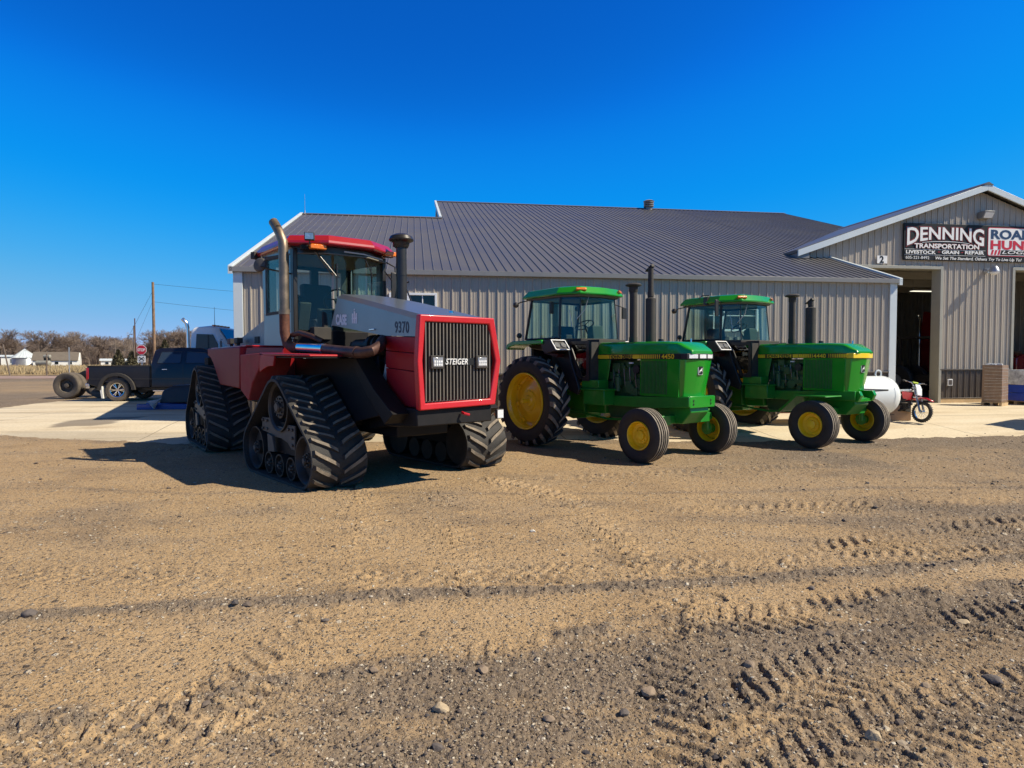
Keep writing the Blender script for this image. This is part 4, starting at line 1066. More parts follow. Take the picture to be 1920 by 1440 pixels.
def track_unit(root, side, Mx, zs=1.0):
    """side=-1 right, +1 left; lateral -1.6..-.83"""
    y0, y1 = (-1.60, -0.83) if side < 0 else (0.83, 1.60)
    yo, yi = (y0, y1) if side < 0 else (y1, y0)
    top = 1.42 * zs
    circ = [(-0.03, top - .40, .36), (0.86, 0.37, .33), (-0.90, 0.37, .33)]
    P = Path(*hull_path(circ))
    th = .045
    mb = MB()
    n = 90; rings = []
    for i in range(n):
        x, z, nx, nz = P.at(P.L * i / n)
        rings.append([(x, y0, z), (x + nx * th * .8, y0, z + nz * th * .8), (x + nx * th, y0 + .03, z + nz * th), (x + nx * th, y1 - .03, z + nz * th), (x + nx * th * .8, y1, z + nz * th * .8), (x, y1, z)])
    rings.append(rings[0]); mb.loft(rings, 0, cap=False)
    nl = 38; pitch = P.L / nl; yc = (y0 + y1) / 2
    for i in range(nl):
        for half in (0, 1):
            t0 = (i + .5 * half) * pitch
            ye = y0 + .015 if half == 0 else y1 - .015; ym = yc + (-.02 if half == 0 else .02)
            secs = []
            K = 5
            for k in range(K):
                f = k / (K - 1); y = ye + (ym - ye) * f; t = t0 + .16 * f
                r = []
                for dt, hh in ((-.030, th - .004), (-.020, th + .040), (.020, th + .040), (.030, th - .004)):
                    if k == 0 and hh > th: dy = (.02 if half == 0 else -.02)
                    elif k == K - 1 and hh > th: dy = (-.02 if half == 0 else .02)
                    else: dy = 0
                    x, z, nx, nz = P.at(t + dt); r.append((x + nx * hh, y + dy, max(z + nz * hh, .002)))
                secs.append(r)
            if half == 1: secs = [s_[::-1] for s_ in secs]
            b = len(mb.v); nv = 4
            vs = [p for r in secs for p in r]; fs = []; mi = []
            for k in range(K - 1):
                for j in range(3): fs.append((k * nv + j, k * nv + j + 1, (k + 1) * nv + j + 1, (k + 1) * nv + j)); mi.append(1 if j == 1 else 0)
            fs.append(tuple(range(nv))[::-1]); mi.append(0); fs.append(tuple((K - 1) * nv + j for j in range(nv))); mi.append(0)
            for f_, m_ in zip(fs, mi): mb.f.append(tuple(b + q for q in f_)); mb.m.append(m_)
            mb.v.extend(vs)
    belt = mb.build('track_belt', [M['belt'], M['lug']], root, M=Mx, ang=40)
    sgn = -1 if side < 0 else 1     # outward lateral direction
    def disc(name, x, z, r, hub, depth, mt=M['dark_metal'], bolts=8, w=.62, spokes=False):
        mb = MB()
        yo_ = yo - sgn * .06
        prof = [(0, 0), (hub * .45, 0), (hub * .5, -.03), (hub, -.035), (hub, -.07), (hub * 1.05, -depth), (r * .78, -depth - .01), (r * .86, -.03), (r - .02, -.005), (r, -.005), (r, -.12), (r - .035, -.13), (r - .035, -w + .13), (r, -w + .12), (r, -w), (0, -w)]
        mb.lathe([(q, h * sgn) for q, h in prof], (x, yo_, z), 'y', 36)
        wv = mb.build(name, mt, belt, M=Mx)
        mb = MB()
        for k in range(bolts):
            a = 2 * PI * k / bolts; mb.cyl((x + hub * .75 * math.cos(a), yo_ - sgn * .03, z + hub * .75 * math.sin(a)), (x + hub * .75 * math.cos(a), yo_ - sgn * .005, z + hub * .75 * math.sin(a)), .014, .014, 6)
        mb.cyl((x, yo_ - sgn * .005, z), (x, yo_ + sgn * .02, z), hub * .42, hub * .36, 16)
        mb.build('hub', M['plate_grey'], wv, M=Mx)
        return wv
    disc('drive_wheel', -0.03, top - .40, .35, .16, .16, bolts=10, w=.66)
    disc('idler_wheel', 0.86, .37, .32, .10, .09); disc('idler_wheel', -0.90, .37, .32, .10, .09)
    for x in (-.38, 0.0, .40): disc('roller_wheel', x, .205, .158, .06, .05, bolts=6)
    mb = MB()
    yp0, yp1 = sorted((yo - sgn * .10, yo - sgn * .13))
    mb.prism([(-.72, .84), (-.44, .84), (-.34, .80), (-.16, .745), (.05, .745), (.22, .79), (.46, .79), (.46, .46), (.34, .46), (.22, .54), (.0, .58), (-.30, .585), (-.45, .62), (-.72, .64)], 'y', yp0, yp1)
    mb.prism([(-.42, .62), (-.24, .60), (-.16, .38), (-.40, .36)], 'y', *sorted((yo - sgn * .06, yo - sgn * .10)))
    for x, z in ((-.66, .80), (-.66, .68), (-.5, .80), (-.5, .68), (.40, .73), (.40, .62), (.40, .52), (.28, .73)):
        mb.cyl((x, yo - sgn * .10, z), (x, yo - sgn * .075, z), .022, .022, 8)
    mb.build('undercarriage_plate', M['plate_grey'], belt, M=Mx, bevel=.006)
    mb = MB(); a, b_ = sorted((yo - sgn * .16, yi + sgn * .1))
    mb.prism([(-.75, .62), (-.2, .80), (.25, .80), (.65, .60), (.5, .36), (-.5, .36)], 'y', a, b_)
    mb.prism([(-.2, .70), (.2, .70), (.14, 1.0), (-.14, 1.0)], 'y', a + .1, b_ - .1)
    mb.build('undercarriage_frame', M['case_black'], belt, M=Mx)
    return belt

def red_tractor():
    C0 = (-2.10, 9.90, 0.0); CH = R(-48.6)
    t = empty('tracked_tractor', C0, CH)
    tag(t, 'large red and silver articulated tractor on four rubber tracks, numbered 9370', 'tractor')
    I = Matrix.Identity(4)
    root_inv = (Matrix.Translation(C0) @ Matrix.Rotation(CH, 4, 'Z')).inverted()
    Rm = root_inv @ (Matrix.Translation((-4.78, 13.20, 0.03)) @ Matrix.Rotation(R(-55.0), 4, 'Z'))
    track_unit(t, -1, I); track_unit(t, 1, I); track_unit(t, -1, Rm, 1.06); track_unit(t, 1, Rm, 1.06)
    bk, rd, sv = M['case_black'], M['case_red'], M['case_silver']
    # --- front frame
    mb = MB(); mb.box(-1.9, 1.3, -.42, .42, .62, 1.0); mb.box(-.35, .35, -.95, .95, .72, 1.12); mb.box(-.22, .22, -1.3, 1.3, .84, 1.04)
    mb.build('chassis', bk, t, bevel=.02)
    mb = MB(); mb.box(-1.7, .9, -.5, .5, .80, 1.15, M=Rm); mb.box(-.25, .25, -1.3, 1.3, .86, 1.08, M=Rm); mb.box(.9, 2.4, -.3, .3, .75, 1.0, M=Rm)
    mb.build('rear_chassis', bk, t, bevel=.02)
    mb = MB(); mb.prism([(1.15, 1.08), (2.09, 1.06), (2.10, .84), (1.35, .80), (.9, .72), (.9, 1.08)], 'y', -.62, .58)
    mb.build('front_bumper', bk, t, bevel=.015)
    mb = MB()
    for s_ in (-1, 1): mb.tube([(1.2 + .25 * math.cos(a), s_ * .34 + .20 * math.sin(a), .80) for a in [PI * 2 * k / 16 for k in range(17)]], .02, 6)
    mb.build('tie_ring', M['plate_grey'], t)
    # --- engine
    mb = MB(); mb.box(-.1, 1.2, -.33, .33, 1.0, 1.95)
    rnd = random.Random(3)
    for k in range(26):
        x = rnd.uniform(-.1, 1.15); z = rnd.uniform(1.15, 1.9); s_ = rnd.uniform(.04, .11)
        mb.box(x - s_, x + s_, -.33 - rnd.uniform(.02, .14), -.32, z - s_ * .7, z + s_ * .7)
    mb.build('engine_block', bk, t, bevel=.008)
    mb = MB()
    mb.cyl((.15, -.40, 1.88), (.62, -.42, 1.88), .10, .10, 18); mb.cyl((.66, -.42, 1.88), (.74, -.42, 1.88), .15, .15, 20); mb.cyl((.80, -.42, 1.88), (.90, -.42, 1.88), .13, .16, 20); mb.cyl((1.0, -.42, 1.88), (1.08, -.42, 1.88), .15, .12, 20)
    mb.build('turbocharger', M['dark_metal'], t, bevel=.006)
    mb = MB()
    for k in range(7):
        x = -.1 + k * .19; mb.tube([(x, -.36, 1.15 + .05 * (k % 3)), (x + .05, -.45, 1.4), (x - .04, -.42, 1.7), (x, -.36, 1.95)], .014 + .006 * (k % 2), 6)
    mb.tube([(-.3, -.5, 1.3), (.3, -.52, 1.26), (1.1, -.45, 1.34)], .03, 8)
    mb.build('hose', M['black_rough'], t)
    # --- hood
    hood = [(-.32, 2.20), (-.16, 2.655), (2.03, 2.225), (2.05, 1.97), (1.24, 2.005)]
    mb = MB()
    sec = []
    for x, z0, z1 in ((-.36, 2.19, 2.19), (-.30, 2.20, 2.38), (-.14, 2.18, 2.665), (.6, 2.08, 2.53), (1.24, 2.0, 2.40), (2.06, 1.965, 2.235)):
        w_ = .56; c = min(.06, (z1 - z0) * .4)
        sec.append([(x, -w_, z0), (x, w_, z0), (x, w_, z1 - c), (x, w_ - c * 1.1, z1), (x, 0, z1 + .02), (x, -w_ + c * 1.1, z1), (x, -w_, z1 - c)])
    mb.loft(sec); hd = mb.build('hood', sv, t, ang=25)
    mb = MB(); mb.cyl((1.72, .18, 2.30), (1.72, .18, 2.335), .035, .03, 10); mb.box(1.66, 1.72, .05, .17, 2.305, 2.32); mb.build('hood_latch', M['chrome'], hd)
    mb = MB(); mb.box(.84, .98, -.585, -.562, 2.085, 2.105); mb.build('side_latch', M['chrome'], hd, bevel=.004)
    # --- red nose sides
    for s_ in (-1, 1):
        a, b_ = sorted((s_ * .555, s_ * .53))
        for z1a, z1b, z0a, z0b, mm in ((1.995, 1.955, 1.805, 1.755, rd), (1.797, 1.747, 1.575, 1.525, rd), (1.567, 1.517, 1.12, 1.065, rd)):
            mb = MB()
            if z0b < 1.1: pts = [(1.245, z1a), (2.05, z1b), (2.05, z0b), (1.33, z0a - .03), (1.265, z0a + .03)]
            else: pts = [(1.245, z1a), (2.05, z1b), (2.05, z0b), (1.245, z0a)]
            mb.prism(pts, 'y', a, b_); mb.build('side_panel', mm, t, bevel=.006)
    mb = MB(); mb.box(1.3, 2.03, -.52, .52, 1.08, 1.98); mb.build('radiator', bk, t)
    # grille frame (hexagon-like)
    outer = [(-.60, 2.235), (.585, 2.235), (.70, 1.66), (.60, 1.065), (-.61, 1.045), (-.645, 1.66)]
    def inset(P, d):
        c = (sum(p[0] for p in P) / len(P), sum(p[1] for p in P) / len(P))
        return [(p[0] - math.copysign(d, p[0] - c[0]), p[1] - (math.copysign(d, p[1] - c[1]) if abs(p[1] - c[1]) > .2 else 0)) for p in P]
    inner = inset(outer, .085)
    mb = MB(); n = len(outer)
    for x0, x1 in ((2.055, 2.155),):
        vs = [(x1, *p) for p in outer] + [(x1 - .01, *p) for p in inner] + [(x0, *p) for p in outer] + [(x0, *p) for p in inner]
        fs = []
        for i in range(n):
            j = (i + 1) % n
            fs += [(i, j, n + j, n + i), (2 * n + i, 3 * n + i, 3 * n + j, 2 * n + j), (i, 2 * n + i, 2 * n + j, j), (n + i, n + j, 3 * n + j, 3 * n + i)]
        mb.add(vs, [f[::-1] for f in fs])
    gf = mb.build('grille_frame', M['case_red_bright'], t, bevel=.018, bseg=3)
    mb = MB(); mb.prism(inner, 'x', 2.062, 2.075); mb.build('grille_backing', M['decal_black'], gf)
    mb = MB()
    y = -.50
    while y < .54:
        mb.box(2.085, 2.125, y - .0075, y + .0075, 1.155, 2.145); y += .054
    mb.box(2.078, 2.084, -.515, .56, 1.145, 1.16); mb.box(2.078, 2.084, -.515, .56, 2.14, 2.15)
    mb.build('grille_bar', mat('grille_bar', (.16, .155, .15), .4, metal=.5, dust=.4), gf)
    for yy in (-.345, .37):
        mb = MB(); mb.box(2.10, 2.16, yy - .10, yy + .10, 1.56, 1.73); hl = mb.build('headlight', M['black_rough'], t, bevel=.008)
        mb = MB(); mb.box(2.158, 2.168, yy - .075, yy + .075, 1.585, 1.705); mb.build('lens', M['lamp_grey'], hl, bevel=.004)
        mb = MB()
        for i in range(4):
            for j in range(2): mb.box(2.168, 2.173, yy - .062 + i * .034, yy - .038 + i * .034, 1.60 + j * .038, 1.628 + j * .038)
        mb.build('led_cell', M['lamp_white'], hl)
    text('STEIGER', .108, 'name_badge', M['decal_white'], t, face_M((2.135, -.215, 1.615), (0, 1, 0), (0, 0, 1)), ext=.006, off=.001, shear=.25, xs=.86, space=1.06)
    mb = MB(); mb.box(2.092, 2.128, -.235, .25, 1.605, 1.695); mb.build('badge_bar', M['decal_black'], gf)
    mb = MB(); mb.tube([(2.12, .06, .985), (2.17, .06, .975), (2.2, .12, .955)], .018, 8); mb.build('tow_hook', M['case_red_bright'], t)
    # side writing
    def hM(x, z): return face_M((x, -.566, z), (1, 0, -.008), (0, 0, 1))
    text('9370', .205, 'model_number', M['decal_navy'], t, face_M((1.49, -.5615, 2.035), (1, 0, -.045), (0, 0, 1)), ext=.002, off=.004, xs=.80, space=1.08)
    text('CASE', .20, 'maker_lettering', M['decal_white'], t, face_M((-.20, -.5615, 2.215), (1, 0, -.055), (.02, 0, 1)), ext=.003, off=.010, xs=.74)
    mb = MB()
    for k in range(3):
        x = .31 + k * .055; mb.prism([(x, 2.205 - k * .004), (x + .042, 2.203 - k * .004), (x + .046, 2.345 + (.03 if k == 1 else 0)), (x + .006, 2.347 + (.03 if k == 1 else 0))], 'y', -.5635, -.559)
    mb.box(.31, .47, -.5645, -.559, 2.262, 2.282); mb.box(.376, .40, -.5635, -.559, 2.39, 2.41)
    mb.build('maker_emblem', M['decal_white'], t)
    # bumper side lights
    mb = MB(); mb.box(1.60, 1.78, -.665, -.63, .925, 1.055); wl = mb.build('work_light', M['black_rough'], t, bevel=.004)
    mb = MB()
    for i in range(4):
        for j in range(3): mb.box(1.61 + i * .042, 1.644 + i * .042, -.672, -.665, .935 + j * .04, .967 + j * .04)
    mb.build('lens', M['lamp_white'], wl)
    mb = MB(); mb.box(2.12, 2.16, .62, .74, .87, 1.0); wl = mb.build('work_light', M['black_rough'], t, bevel=.004)
    mb = MB(); mb.box(2.16, 2.168, .63, .73, .88, .99); mb.build('lens', M['lamp_white'], wl)
    mb = MB(); mb.prism([(1.06, 1.32), (1.24, 1.28), (1.24, 1.62), (1.18, 1.62)], 'y', -.53, -.50); mb.build('fluid_bottle', M['decal_white'], t, bevel=.01)
    # --- fenders over front tracks
    for s_ in (-1, 1):
        mb = MB(); y0, y1 = sorted((s_ * .60, s_ * 1.52))
        mb.prism([(-1.0, 1.735), (.95, 1.718), (1.0, 1.70), (-1.0, 1.712)], 'y', *sorted((s_ * .60, s_ * 1.47)))
        mb.prism([(.95, 1.72), (1.45, 1.30), (1.92, 1.00), (1.72, .86), (1.22, 1.25), (.9, 1.62)], 'y', *sorted((s_ * .60, s_ * .86)))
        mb.prism([(-1.3, 1.70), (.95, 1.70), (1.4, 1.30), (1.5, .95), (.7, .80), (-1.3, .9)], 'y', *sorted((s_ * .78, s_ * .82)))
        mb.build('track_fender', bk, t, bevel=.012)
    # red hinge fender (front unit, right side) and its mirror on the left
    for s_ in (-1, 1):
        y0, y1 = sorted((s_ * 1.02, s_ * 1.50))
        mb = MB(); mb.prism([(-1.62, 1.76), (-.80, 1.78), (-.74, 1.75), (-.82, 1.55), (-1.12, 1.32), (-1.28, 1.05), (-1.62, 1.20)], 'y', y0, y1)
        mb.build('rear_fender', M['case_red_faded'], t, bevel=.015)
        mb = MB(); mb.prism([(-.80, 1.785), (.95, 1.748), (.97, 1.722), (-.62, 1.74)], 'y', y0, y1); mb.prism([(-.82, 1.76), (-.22, 1.735), (-.27, 1.59), (-.50, 1.58), (-.80, 1.50)], 'y', *sorted((s_ * 1.46, s_ * 1.497)))
        mb.build('fender_cap', M['case_red'], t, bevel=.01)
    # --- exhaust
    mb = MB(); mb.tube([(1.04, -.42, 2.0), (1.22, -.60, 1.92), (1.42, -.75, 1.85), (1.50, -.90, 1.79), (1.36, -.97, 1.765), (1.0, -1.0, 1.785), (.45, -1.0, 1.82), (.35, -1.0, 1.83)][::-1], .072, 16); mb.cyl((1.22, -.985, 1.775), (1.26, -.98, 1.772), .080, .080, 16)
    ex = mb.build('exhaust_pipe', M['pipe_brown'], t)
    mb = MB(); mb.cyl((-.52, -1.0, 1.865), (.38, -1.0, 1.83), .074, .074, 18); mb.cyl((.33, -1.0, 1.832), (.38, -1.0, 1.83), .084, .084, 18); mb.build('heat_shield', M['chrome'], ex)
    mb = MB(); mb.tube([(-.50, -1.0, 1.865), (-.75, -1.0, 1.86), (-.96, -1.0, 1.93), (-1.06, -1.0, 2.10), (-1.07, -1.0, 2.42)], .078, 16); mb.build('elbow', M['rust'], ex)
    mb = MB(); mb.tube([(-1.07, -1.0, 2.42), (-1.07, -1.0, 3.40), (-1.085, -1.0, 3.52), (-1.15, -1.02, 3.66), (-1.27, -1.04, 3.80), (-1.33, -1.05, 3.86)], .073, 20, cap=False); mb.cyl((-1.07, -1.0, 2.39), (-1.07, -1.0, 2.47), .083, .083, 18)
    st = mb.build('exhaust_stack', M['stack'], t)
    mb = MB(); mb.tube([(-1.33, -1.05, 3.858), (-1.20, -1.03, 3.73), (-1.12, -1.01, 3.6)], .067, 20); mb.build('stack_bore', M['decal_black'], st)
    mb = MB(); mb.tube([(-1.0, -.9, 2.07), (-.6, -.95, 2.09), (-.3, -.9, 2.03), (-.15, -.8, 1.95)], .04, 10); mb.build('breather_pipe', M['pipe_brown'], ex)
    # --- intake stack
    mb = MB(); mb.cyl((.03, .45, 2.45), (.03, .45, 3.48), .083, .083, 20); mb.cyl((.03, .45, 3.0), (.03, .45, 3.03), .088, .088, 20)
    it = mb.build('intake_stack', M['black'], t)
    mb = MB(); mb.lathe([(0, .16), (.10, .155), (.17, .12), (.195, .07), (.19, .05), (.13, .02), (.12, -.03), (.10, -.06), (0, -.06)], (.03, .45, 3.50), 'z', 28); mb.build('rain_cap', M['black'], it)
    # --- cab
    FR = [(-2.38, -.80), (-1.15, -.80), (-.82, -.30), (-.82, .30), (-1.15, .80), (-2.38, .80)]
    def ring(z, k=1.0, dx=0): return [((x + 1.6) * k - 1.6 + dx, y * k, z) for x, y in FR]
    # lower body
    mb = MB(); mb.loft([ring(1.72), ring(2.14)]); mb.build('cab_base', sv if False else bk, t, bevel=.01)
    for s_ in (-1, 1):   # silver side wall: frame round the side window
        a, b_ = sorted((s_ * .775, s_ * .815))
        cs = mat('cab_silver', (.16, .20, .23), .3, metal=.4, coat=.4, dust=.1) if s_ < 0 else M['_cs']
        M['_cs'] = cs
        mb = MB()
        mb.prism([(-2.46, 1.80), (-1.20, 1.80), (-1.20, 2.46), (-2.42, 2.46)], 'y', a, b_)
        mb.prism([(-2.44, 2.46), (-2.30, 2.46), (-2.30, 3.48), (-2.48, 3.60), (-2.46, 3.0)], 'y', a, b_); mb.prism([(-2.30, 3.42), (-1.20, 3.36), (-1.20, 3.48), (-2.34, 3.60)], 'y', a, b_)
        mb.prism([(-1.34, 2.46), (-1.20, 2.46), (-1.20, 3.36), (-1.34, 3.37)], 'y', a, b_)
        w_ = mb.build('cab_side', cs, t, bevel=.008)
        mb = MB(); o_ = [(-2.32, 2.44), (-1.32, 2.44), (-1.32, 3.39), (-2.32, 3.45)]; i_ = [(-2.28, 2.49), (-1.37, 2.49), (-1.37, 3.34), (-2.28, 3.39)]
        yy = s_ * .822
        vs = [(p[0], yy, p[1]) for p in o_ + i_]; mb.add(vs, [(i, (i + 1) % 4, 4 + (i + 1) % 4, 4 + i) for i in range(4)]); mb.build('window_seal', M['black_rough'], w_)
        mb = MB(); mb.prism(i_, 'y', s_ * .79, s_ * .797); mb.build('side_window', M['glass_case'], w_)
    # black pillars
    for p in (FR[1], FR[4]):
        mb = MB(); mb.box(p[0] - .07, p[0] + .05, p[1] - .035, p[1] + .035, 2.0, 3.45); mb.build('pillar', M['black'], t, bevel=.01)
    mb = MB(); mb.box(-1.0, -.84, -.62, .62, 2.0, 2.20); mb.build('cowl', M['black_rough'], t, bevel=.01)
    # windshield panes
    for a, b_ in ((1, 2), (2, 3), (3, 4)):
        p, q = FR[a], FR[b_]
        mb = MB(); z0, z1 = 2.16, 3.40
        d = Vector((q[0] - p[0], q[1] - p[1], 0)).normalized(); nn = Vector((d.y, -d.x, 0)) * .004
        f0, f1 = .02, .02
        P0 = Vector((*p, 0)) + d * f0; P1 = Vector((*q, 0)) - d * f1
        vs = []
        for s_ in (1, -1):
            for P_ in (P0, P1):
                for z in (z0, z1): vs.append((P_.x + nn.x * s_, P_.y + nn.y * s_, z))
        mb.add(vs, [(0, 2, 3, 1), (4, 5, 7, 6), (0, 1, 5, 4), (2, 6, 7, 3), (1, 3, 7, 5), (0, 4, 6, 2)]); mb.build('windshield', M['glass_case'], t, flat=True)
    mb = MB()   # rear glass with frame
    mb.box(-2.40, -2.36, -.78, .78, 2.0, 2.30); mb.box(-2.40, -2.36, -.78, -.62, 2.3, 3.45); mb.box(-2.40, -2.36, .62, .78, 2.3, 3.45); mb.box(-2.40, -2.36, -.62, .62, 3.30, 3.45); mb.box(-2.42, -2.35, .02, .16, 2.3, 3.3)
    mb.build('rear_frame', M['black_rough'], t)
    # roof
    RO = [(-2.55, -.86), (-1.12, -.92), (-.70, -.42), (-.66, .34), (-1.02, .92), (-2.55, .86)]
    def rring(z, k, dx=0): return [((x + 1.6) * k - 1.6 + dx, y * k, z) for x, y in RO]
    mb = MB(); mb.loft([rring(3.485, .97), rring(3.478, 1.0), rring(3.51, 1.03), rring(3.555, 1.02), rring(3.645, .94), rring(3.66, .90), rring(3.68, .4)])
    rf = mb.build('roof', M['case_roof'], t, bevel=.012, ang=20)
    mb = MB(); mb.loft([ring(3.37, 1.0), ring(3.475, 1.0)]); mb.build('roof_visor', M['black'], rf)
    mb = MB(); mb.loft([rring(3.36, .9), rring(3.38, .9)]); mb.build('headliner', M['headliner'], rf)
    mb = MB(); mb.tube([(-.82, -.1, 3.43), (-.80, .25, 3.42), (-1.06, .74, 3.41)], .014, 6); mb.build('rain_gutter', M['decal_grey'], rf)
    for p, d in (((-.80, -.56, 3.45), (.58, -.55)), ((-.92, .80, 3.50), (.5, .5))):
        mb = MB(); mb.box(-.05, .05, -.13, .13, -.04, .04); o_ = mb.build('marker_light', M['orange'], t, bevel=.015); o_.location = p; o_.rotation_euler = (0, 0, R(-8) if p[1] < 0 else R(5))
        mb = MB(); mb.box(-.14, -.05, -.24 if p[1] < 0 else -.05, .02 if p[1] < 0 else .12, -.045, .03); mb.build('bracket', M['case_black'], o_, bevel=.006)
    for p, rz, mt in (((-.74, -.72, 3.59), R(-30), 'lamp_grey'), ((-.72, .86, 3.66), R(10), 'lamp_white'), ((-2.62, -.88, 3.50), R(200), 'lamp_grey')):
        mb = MB(); mb.box(-.07, .03, -.075, .075, -.06, .06); o_ = mb.build('work_light', M['black_rough'], t, bevel=.008); o_.location = p; o_.rotation_euler = (0, 0, rz)
        mb = MB(); mb.box(.03, .036, -.062, .062, -.048, .048); mb.build('lens', M[mt], o_)
        mb = MB(); mb.cyl((-.02, 0, -.06), (-.02, 0, -.12), .012, .012, 6); mb.build('stem', M['black'], o_)
    # mirrors
    mb = MB(); mb.tube([(-1.2, -.84, 3.05), (-1.45, -1.05, 3.12), (-1.62, -1.15, 3.18)], .014, 6); mr = mb.build('mirror_arm', M['black'], t)
    mb = MB(); mb.lathe([(0, 0), (.06, .005), (.10, .015), (.118, .04), (.11, .055), (0, .06)], (0, 0, 0), 'y', 28); o_ = mb.build('round_mirror', M['plate_grey'], mr); o_.location = (-1.66, -1.17, 3.22); o_.rotation_euler = (R(-8), 0, R(38))
    mb = MB(); mb.tube([(-1.1, .84, 3.38), (-1.0, .95, 3.30), (-.98, .98, 2.95), (-1.05, .86, 2.6)], .014, 6); mb.tube([(-.98, .97, 2.96), (-.80, 1.12, 3.04)], .012, 6); mb.tube([(-.98, .97, 2.96), (-.78, 1.05, 2.90), (-.62, 1.10, 2.55)], .014, 6); mb.tube([(-.98, .97, 2.96), (-.95, .72, 3.2)], .010, 6)
    ml = mb.build('mirror_arm', M['black'], t)
    mb = MB(); mb.box(-.99, -.96, .86, 1.02, 2.70, 3.2); mb.build('mirror', M['black'], ml, bevel=.01)
    # wipers
    mb = MB(); mb.tube([(-.86, -.55, 3.38), (-.74, -.28, 3.02), (-.79, -.20, 3.0)], .007, 5); mb.tube([(-.80, -.62, 3.38), (-.78, -.33, 3.02)], .007, 5); mb.tube([(-.80, -.24, 3.22), (-.80, -.24, 2.70)], .010, 5); mb.build('wiper', M['black'], t)
    mb = MB(); mb.tube([(-.82, .25, 3.40), (-.78, .38, 3.1), (-.86, .42, 2.95)], .008, 5); mb.tube([(-.85, .40, 3.25), (-.86, .42, 2.75)], .010, 5); mb.build('wiper', M['black'], t)
    # interior
    mb = MB(); mb.box(-2.1, -1.55, -.30, .30, 2.15, 2.38); st_ = mb.build('seat', M['seat'], t, bevel=.05)
    mb = MB(); mb.prism([(-2.15, 2.3), (-1.98, 2.3), (-2.05, 3.02), (-2.22, 3.02)], 'y', -.28, .28); mb.build('seat_back', M['seat'], st_, bevel=.05)
    mb = MB(); mb.prism([(-1.9, 2.15), (-1.5, 2.15), (-1.35, 2.62), (-1.85, 2.80)], 'y', -.62, -.42); mb.build('side_console', M['interior'], t, bevel=.02)
    mb = MB(); mb.prism([(-1.1, 2.10), (-.86, 2.10), (-.88, 2.44), (-1.12, 2.52)], 'y', -.45, .6); mb.build('dashboard', M['interior'], t, bevel=.02)
    mb = MB(); mb.box(-1.0, -.9, .05, .30, 2.50, 2.60); mb.build('papers', M['decal_white'], t)
    mb = MB(); c = Vector((-1.35, 0, 2.70)); sw = []
    for k in range(25):
        a = 2 * PI * k / 24; sw.append((c.x + .11 * math.cos(a) * 1.0, c.y + .20 * math.sin(a), c.z + .16 * math.cos(a)))
    mb.tube(sw, .014, 6); mb.cyl((-1.35, 0, 2.70), (-1.08, 0, 2.42), .03, .04, 8); mb.tube([(c.x, -.2, c.z), (c.x, .2, c.z)], .012, 5)
    mb.build('steering_wheel', M['black'], t)
    # --- silver shroud behind the cab and red tank on the rear unit
    mb = MB(); sl = mat('shroud_silver', (.30, .32, .33), .45, metal=.4, dust=.35, var=.15, vs=3)
    mb.prism([(-2.42, 1.80), (-2.40, 2.40), (-2.70, 2.34), (-4.05, 2.02), (-4.35, 1.88)], 'y', -.78, .78); mb.build('rear_shroud', sl, t, bevel=.015)
    mb = MB(); mb.box(-2.95, -2.75, -.80, -.77, 1.98, 2.10); mb.build('shroud_vent', M['black_rough'], t)
    # red fuel tank (rear unit): faceted
    y0, y1 = -1.36, -1.36
    for s_ in (-1, 1):
        mb = MB()
        prof_o = [(-.10, 1.87), (-.08, 1.74), (.18, 1.70), (.42, 1.60), (1.04, 1.21), (2.72, 1.19), (2.80, 1.86)]
        def ringy(y, d): return [(x + (d if x < 2 else -d), y, z) for x, z in prof_o]
        secs = [ringy(s_ * .45, 0), ringy(s_ * 1.30, 0), ringy(s_ * 1.36, .07)]
        if s_ > 0: secs = [r[::-1] for r in secs]
        mb.loft(secs, M=Rm)
        mb.build('fuel_tank', M['tank_red'], t, bevel=.02, ang=18)
        mb = MB(); mb.prism([(p[0], p[1]) for p in [(2.74, s_ * 1.33), (3.22, s_ * .82), (3.22, s_ * .5), (2.74, s_ * .5)]], 'z', 1.19, 1.85, M=Rm); mb.build('tank_corner', mat('case_red_dark', (.22, .004, .006), .35, coat=.5), t, bevel=.012)
    mb = MB(); mb.box(-.1, 2.8, -1.28, 1.28, 1.865, 1.885, M=Rm); mb.build('tank_top', M['case_red_bright'], t, bevel=.006)
    # rear unit lamps and brackets seen over the tank
    for x, y in ((.35, -1.0), (.95, -1.0)):
        mb = MB(); mb.box(x - .13, x + .13, y - .05, y + .05, 1.96, 2.06, M=Rm); mb.cyl((x, y, 1.88), (x, y, 1.97), .03, .03, 8, M=Rm); mb.build('rear_lamp', M['black_rough'], t, bevel=.006)
    # hinge
    mb = MB(); mb.cyl((-2.15, 0, .55), (-2.15, 0, 1.25), .16, .16, 20); mb.build('hinge_pin', M['dark_metal'], t)
red_tractor()

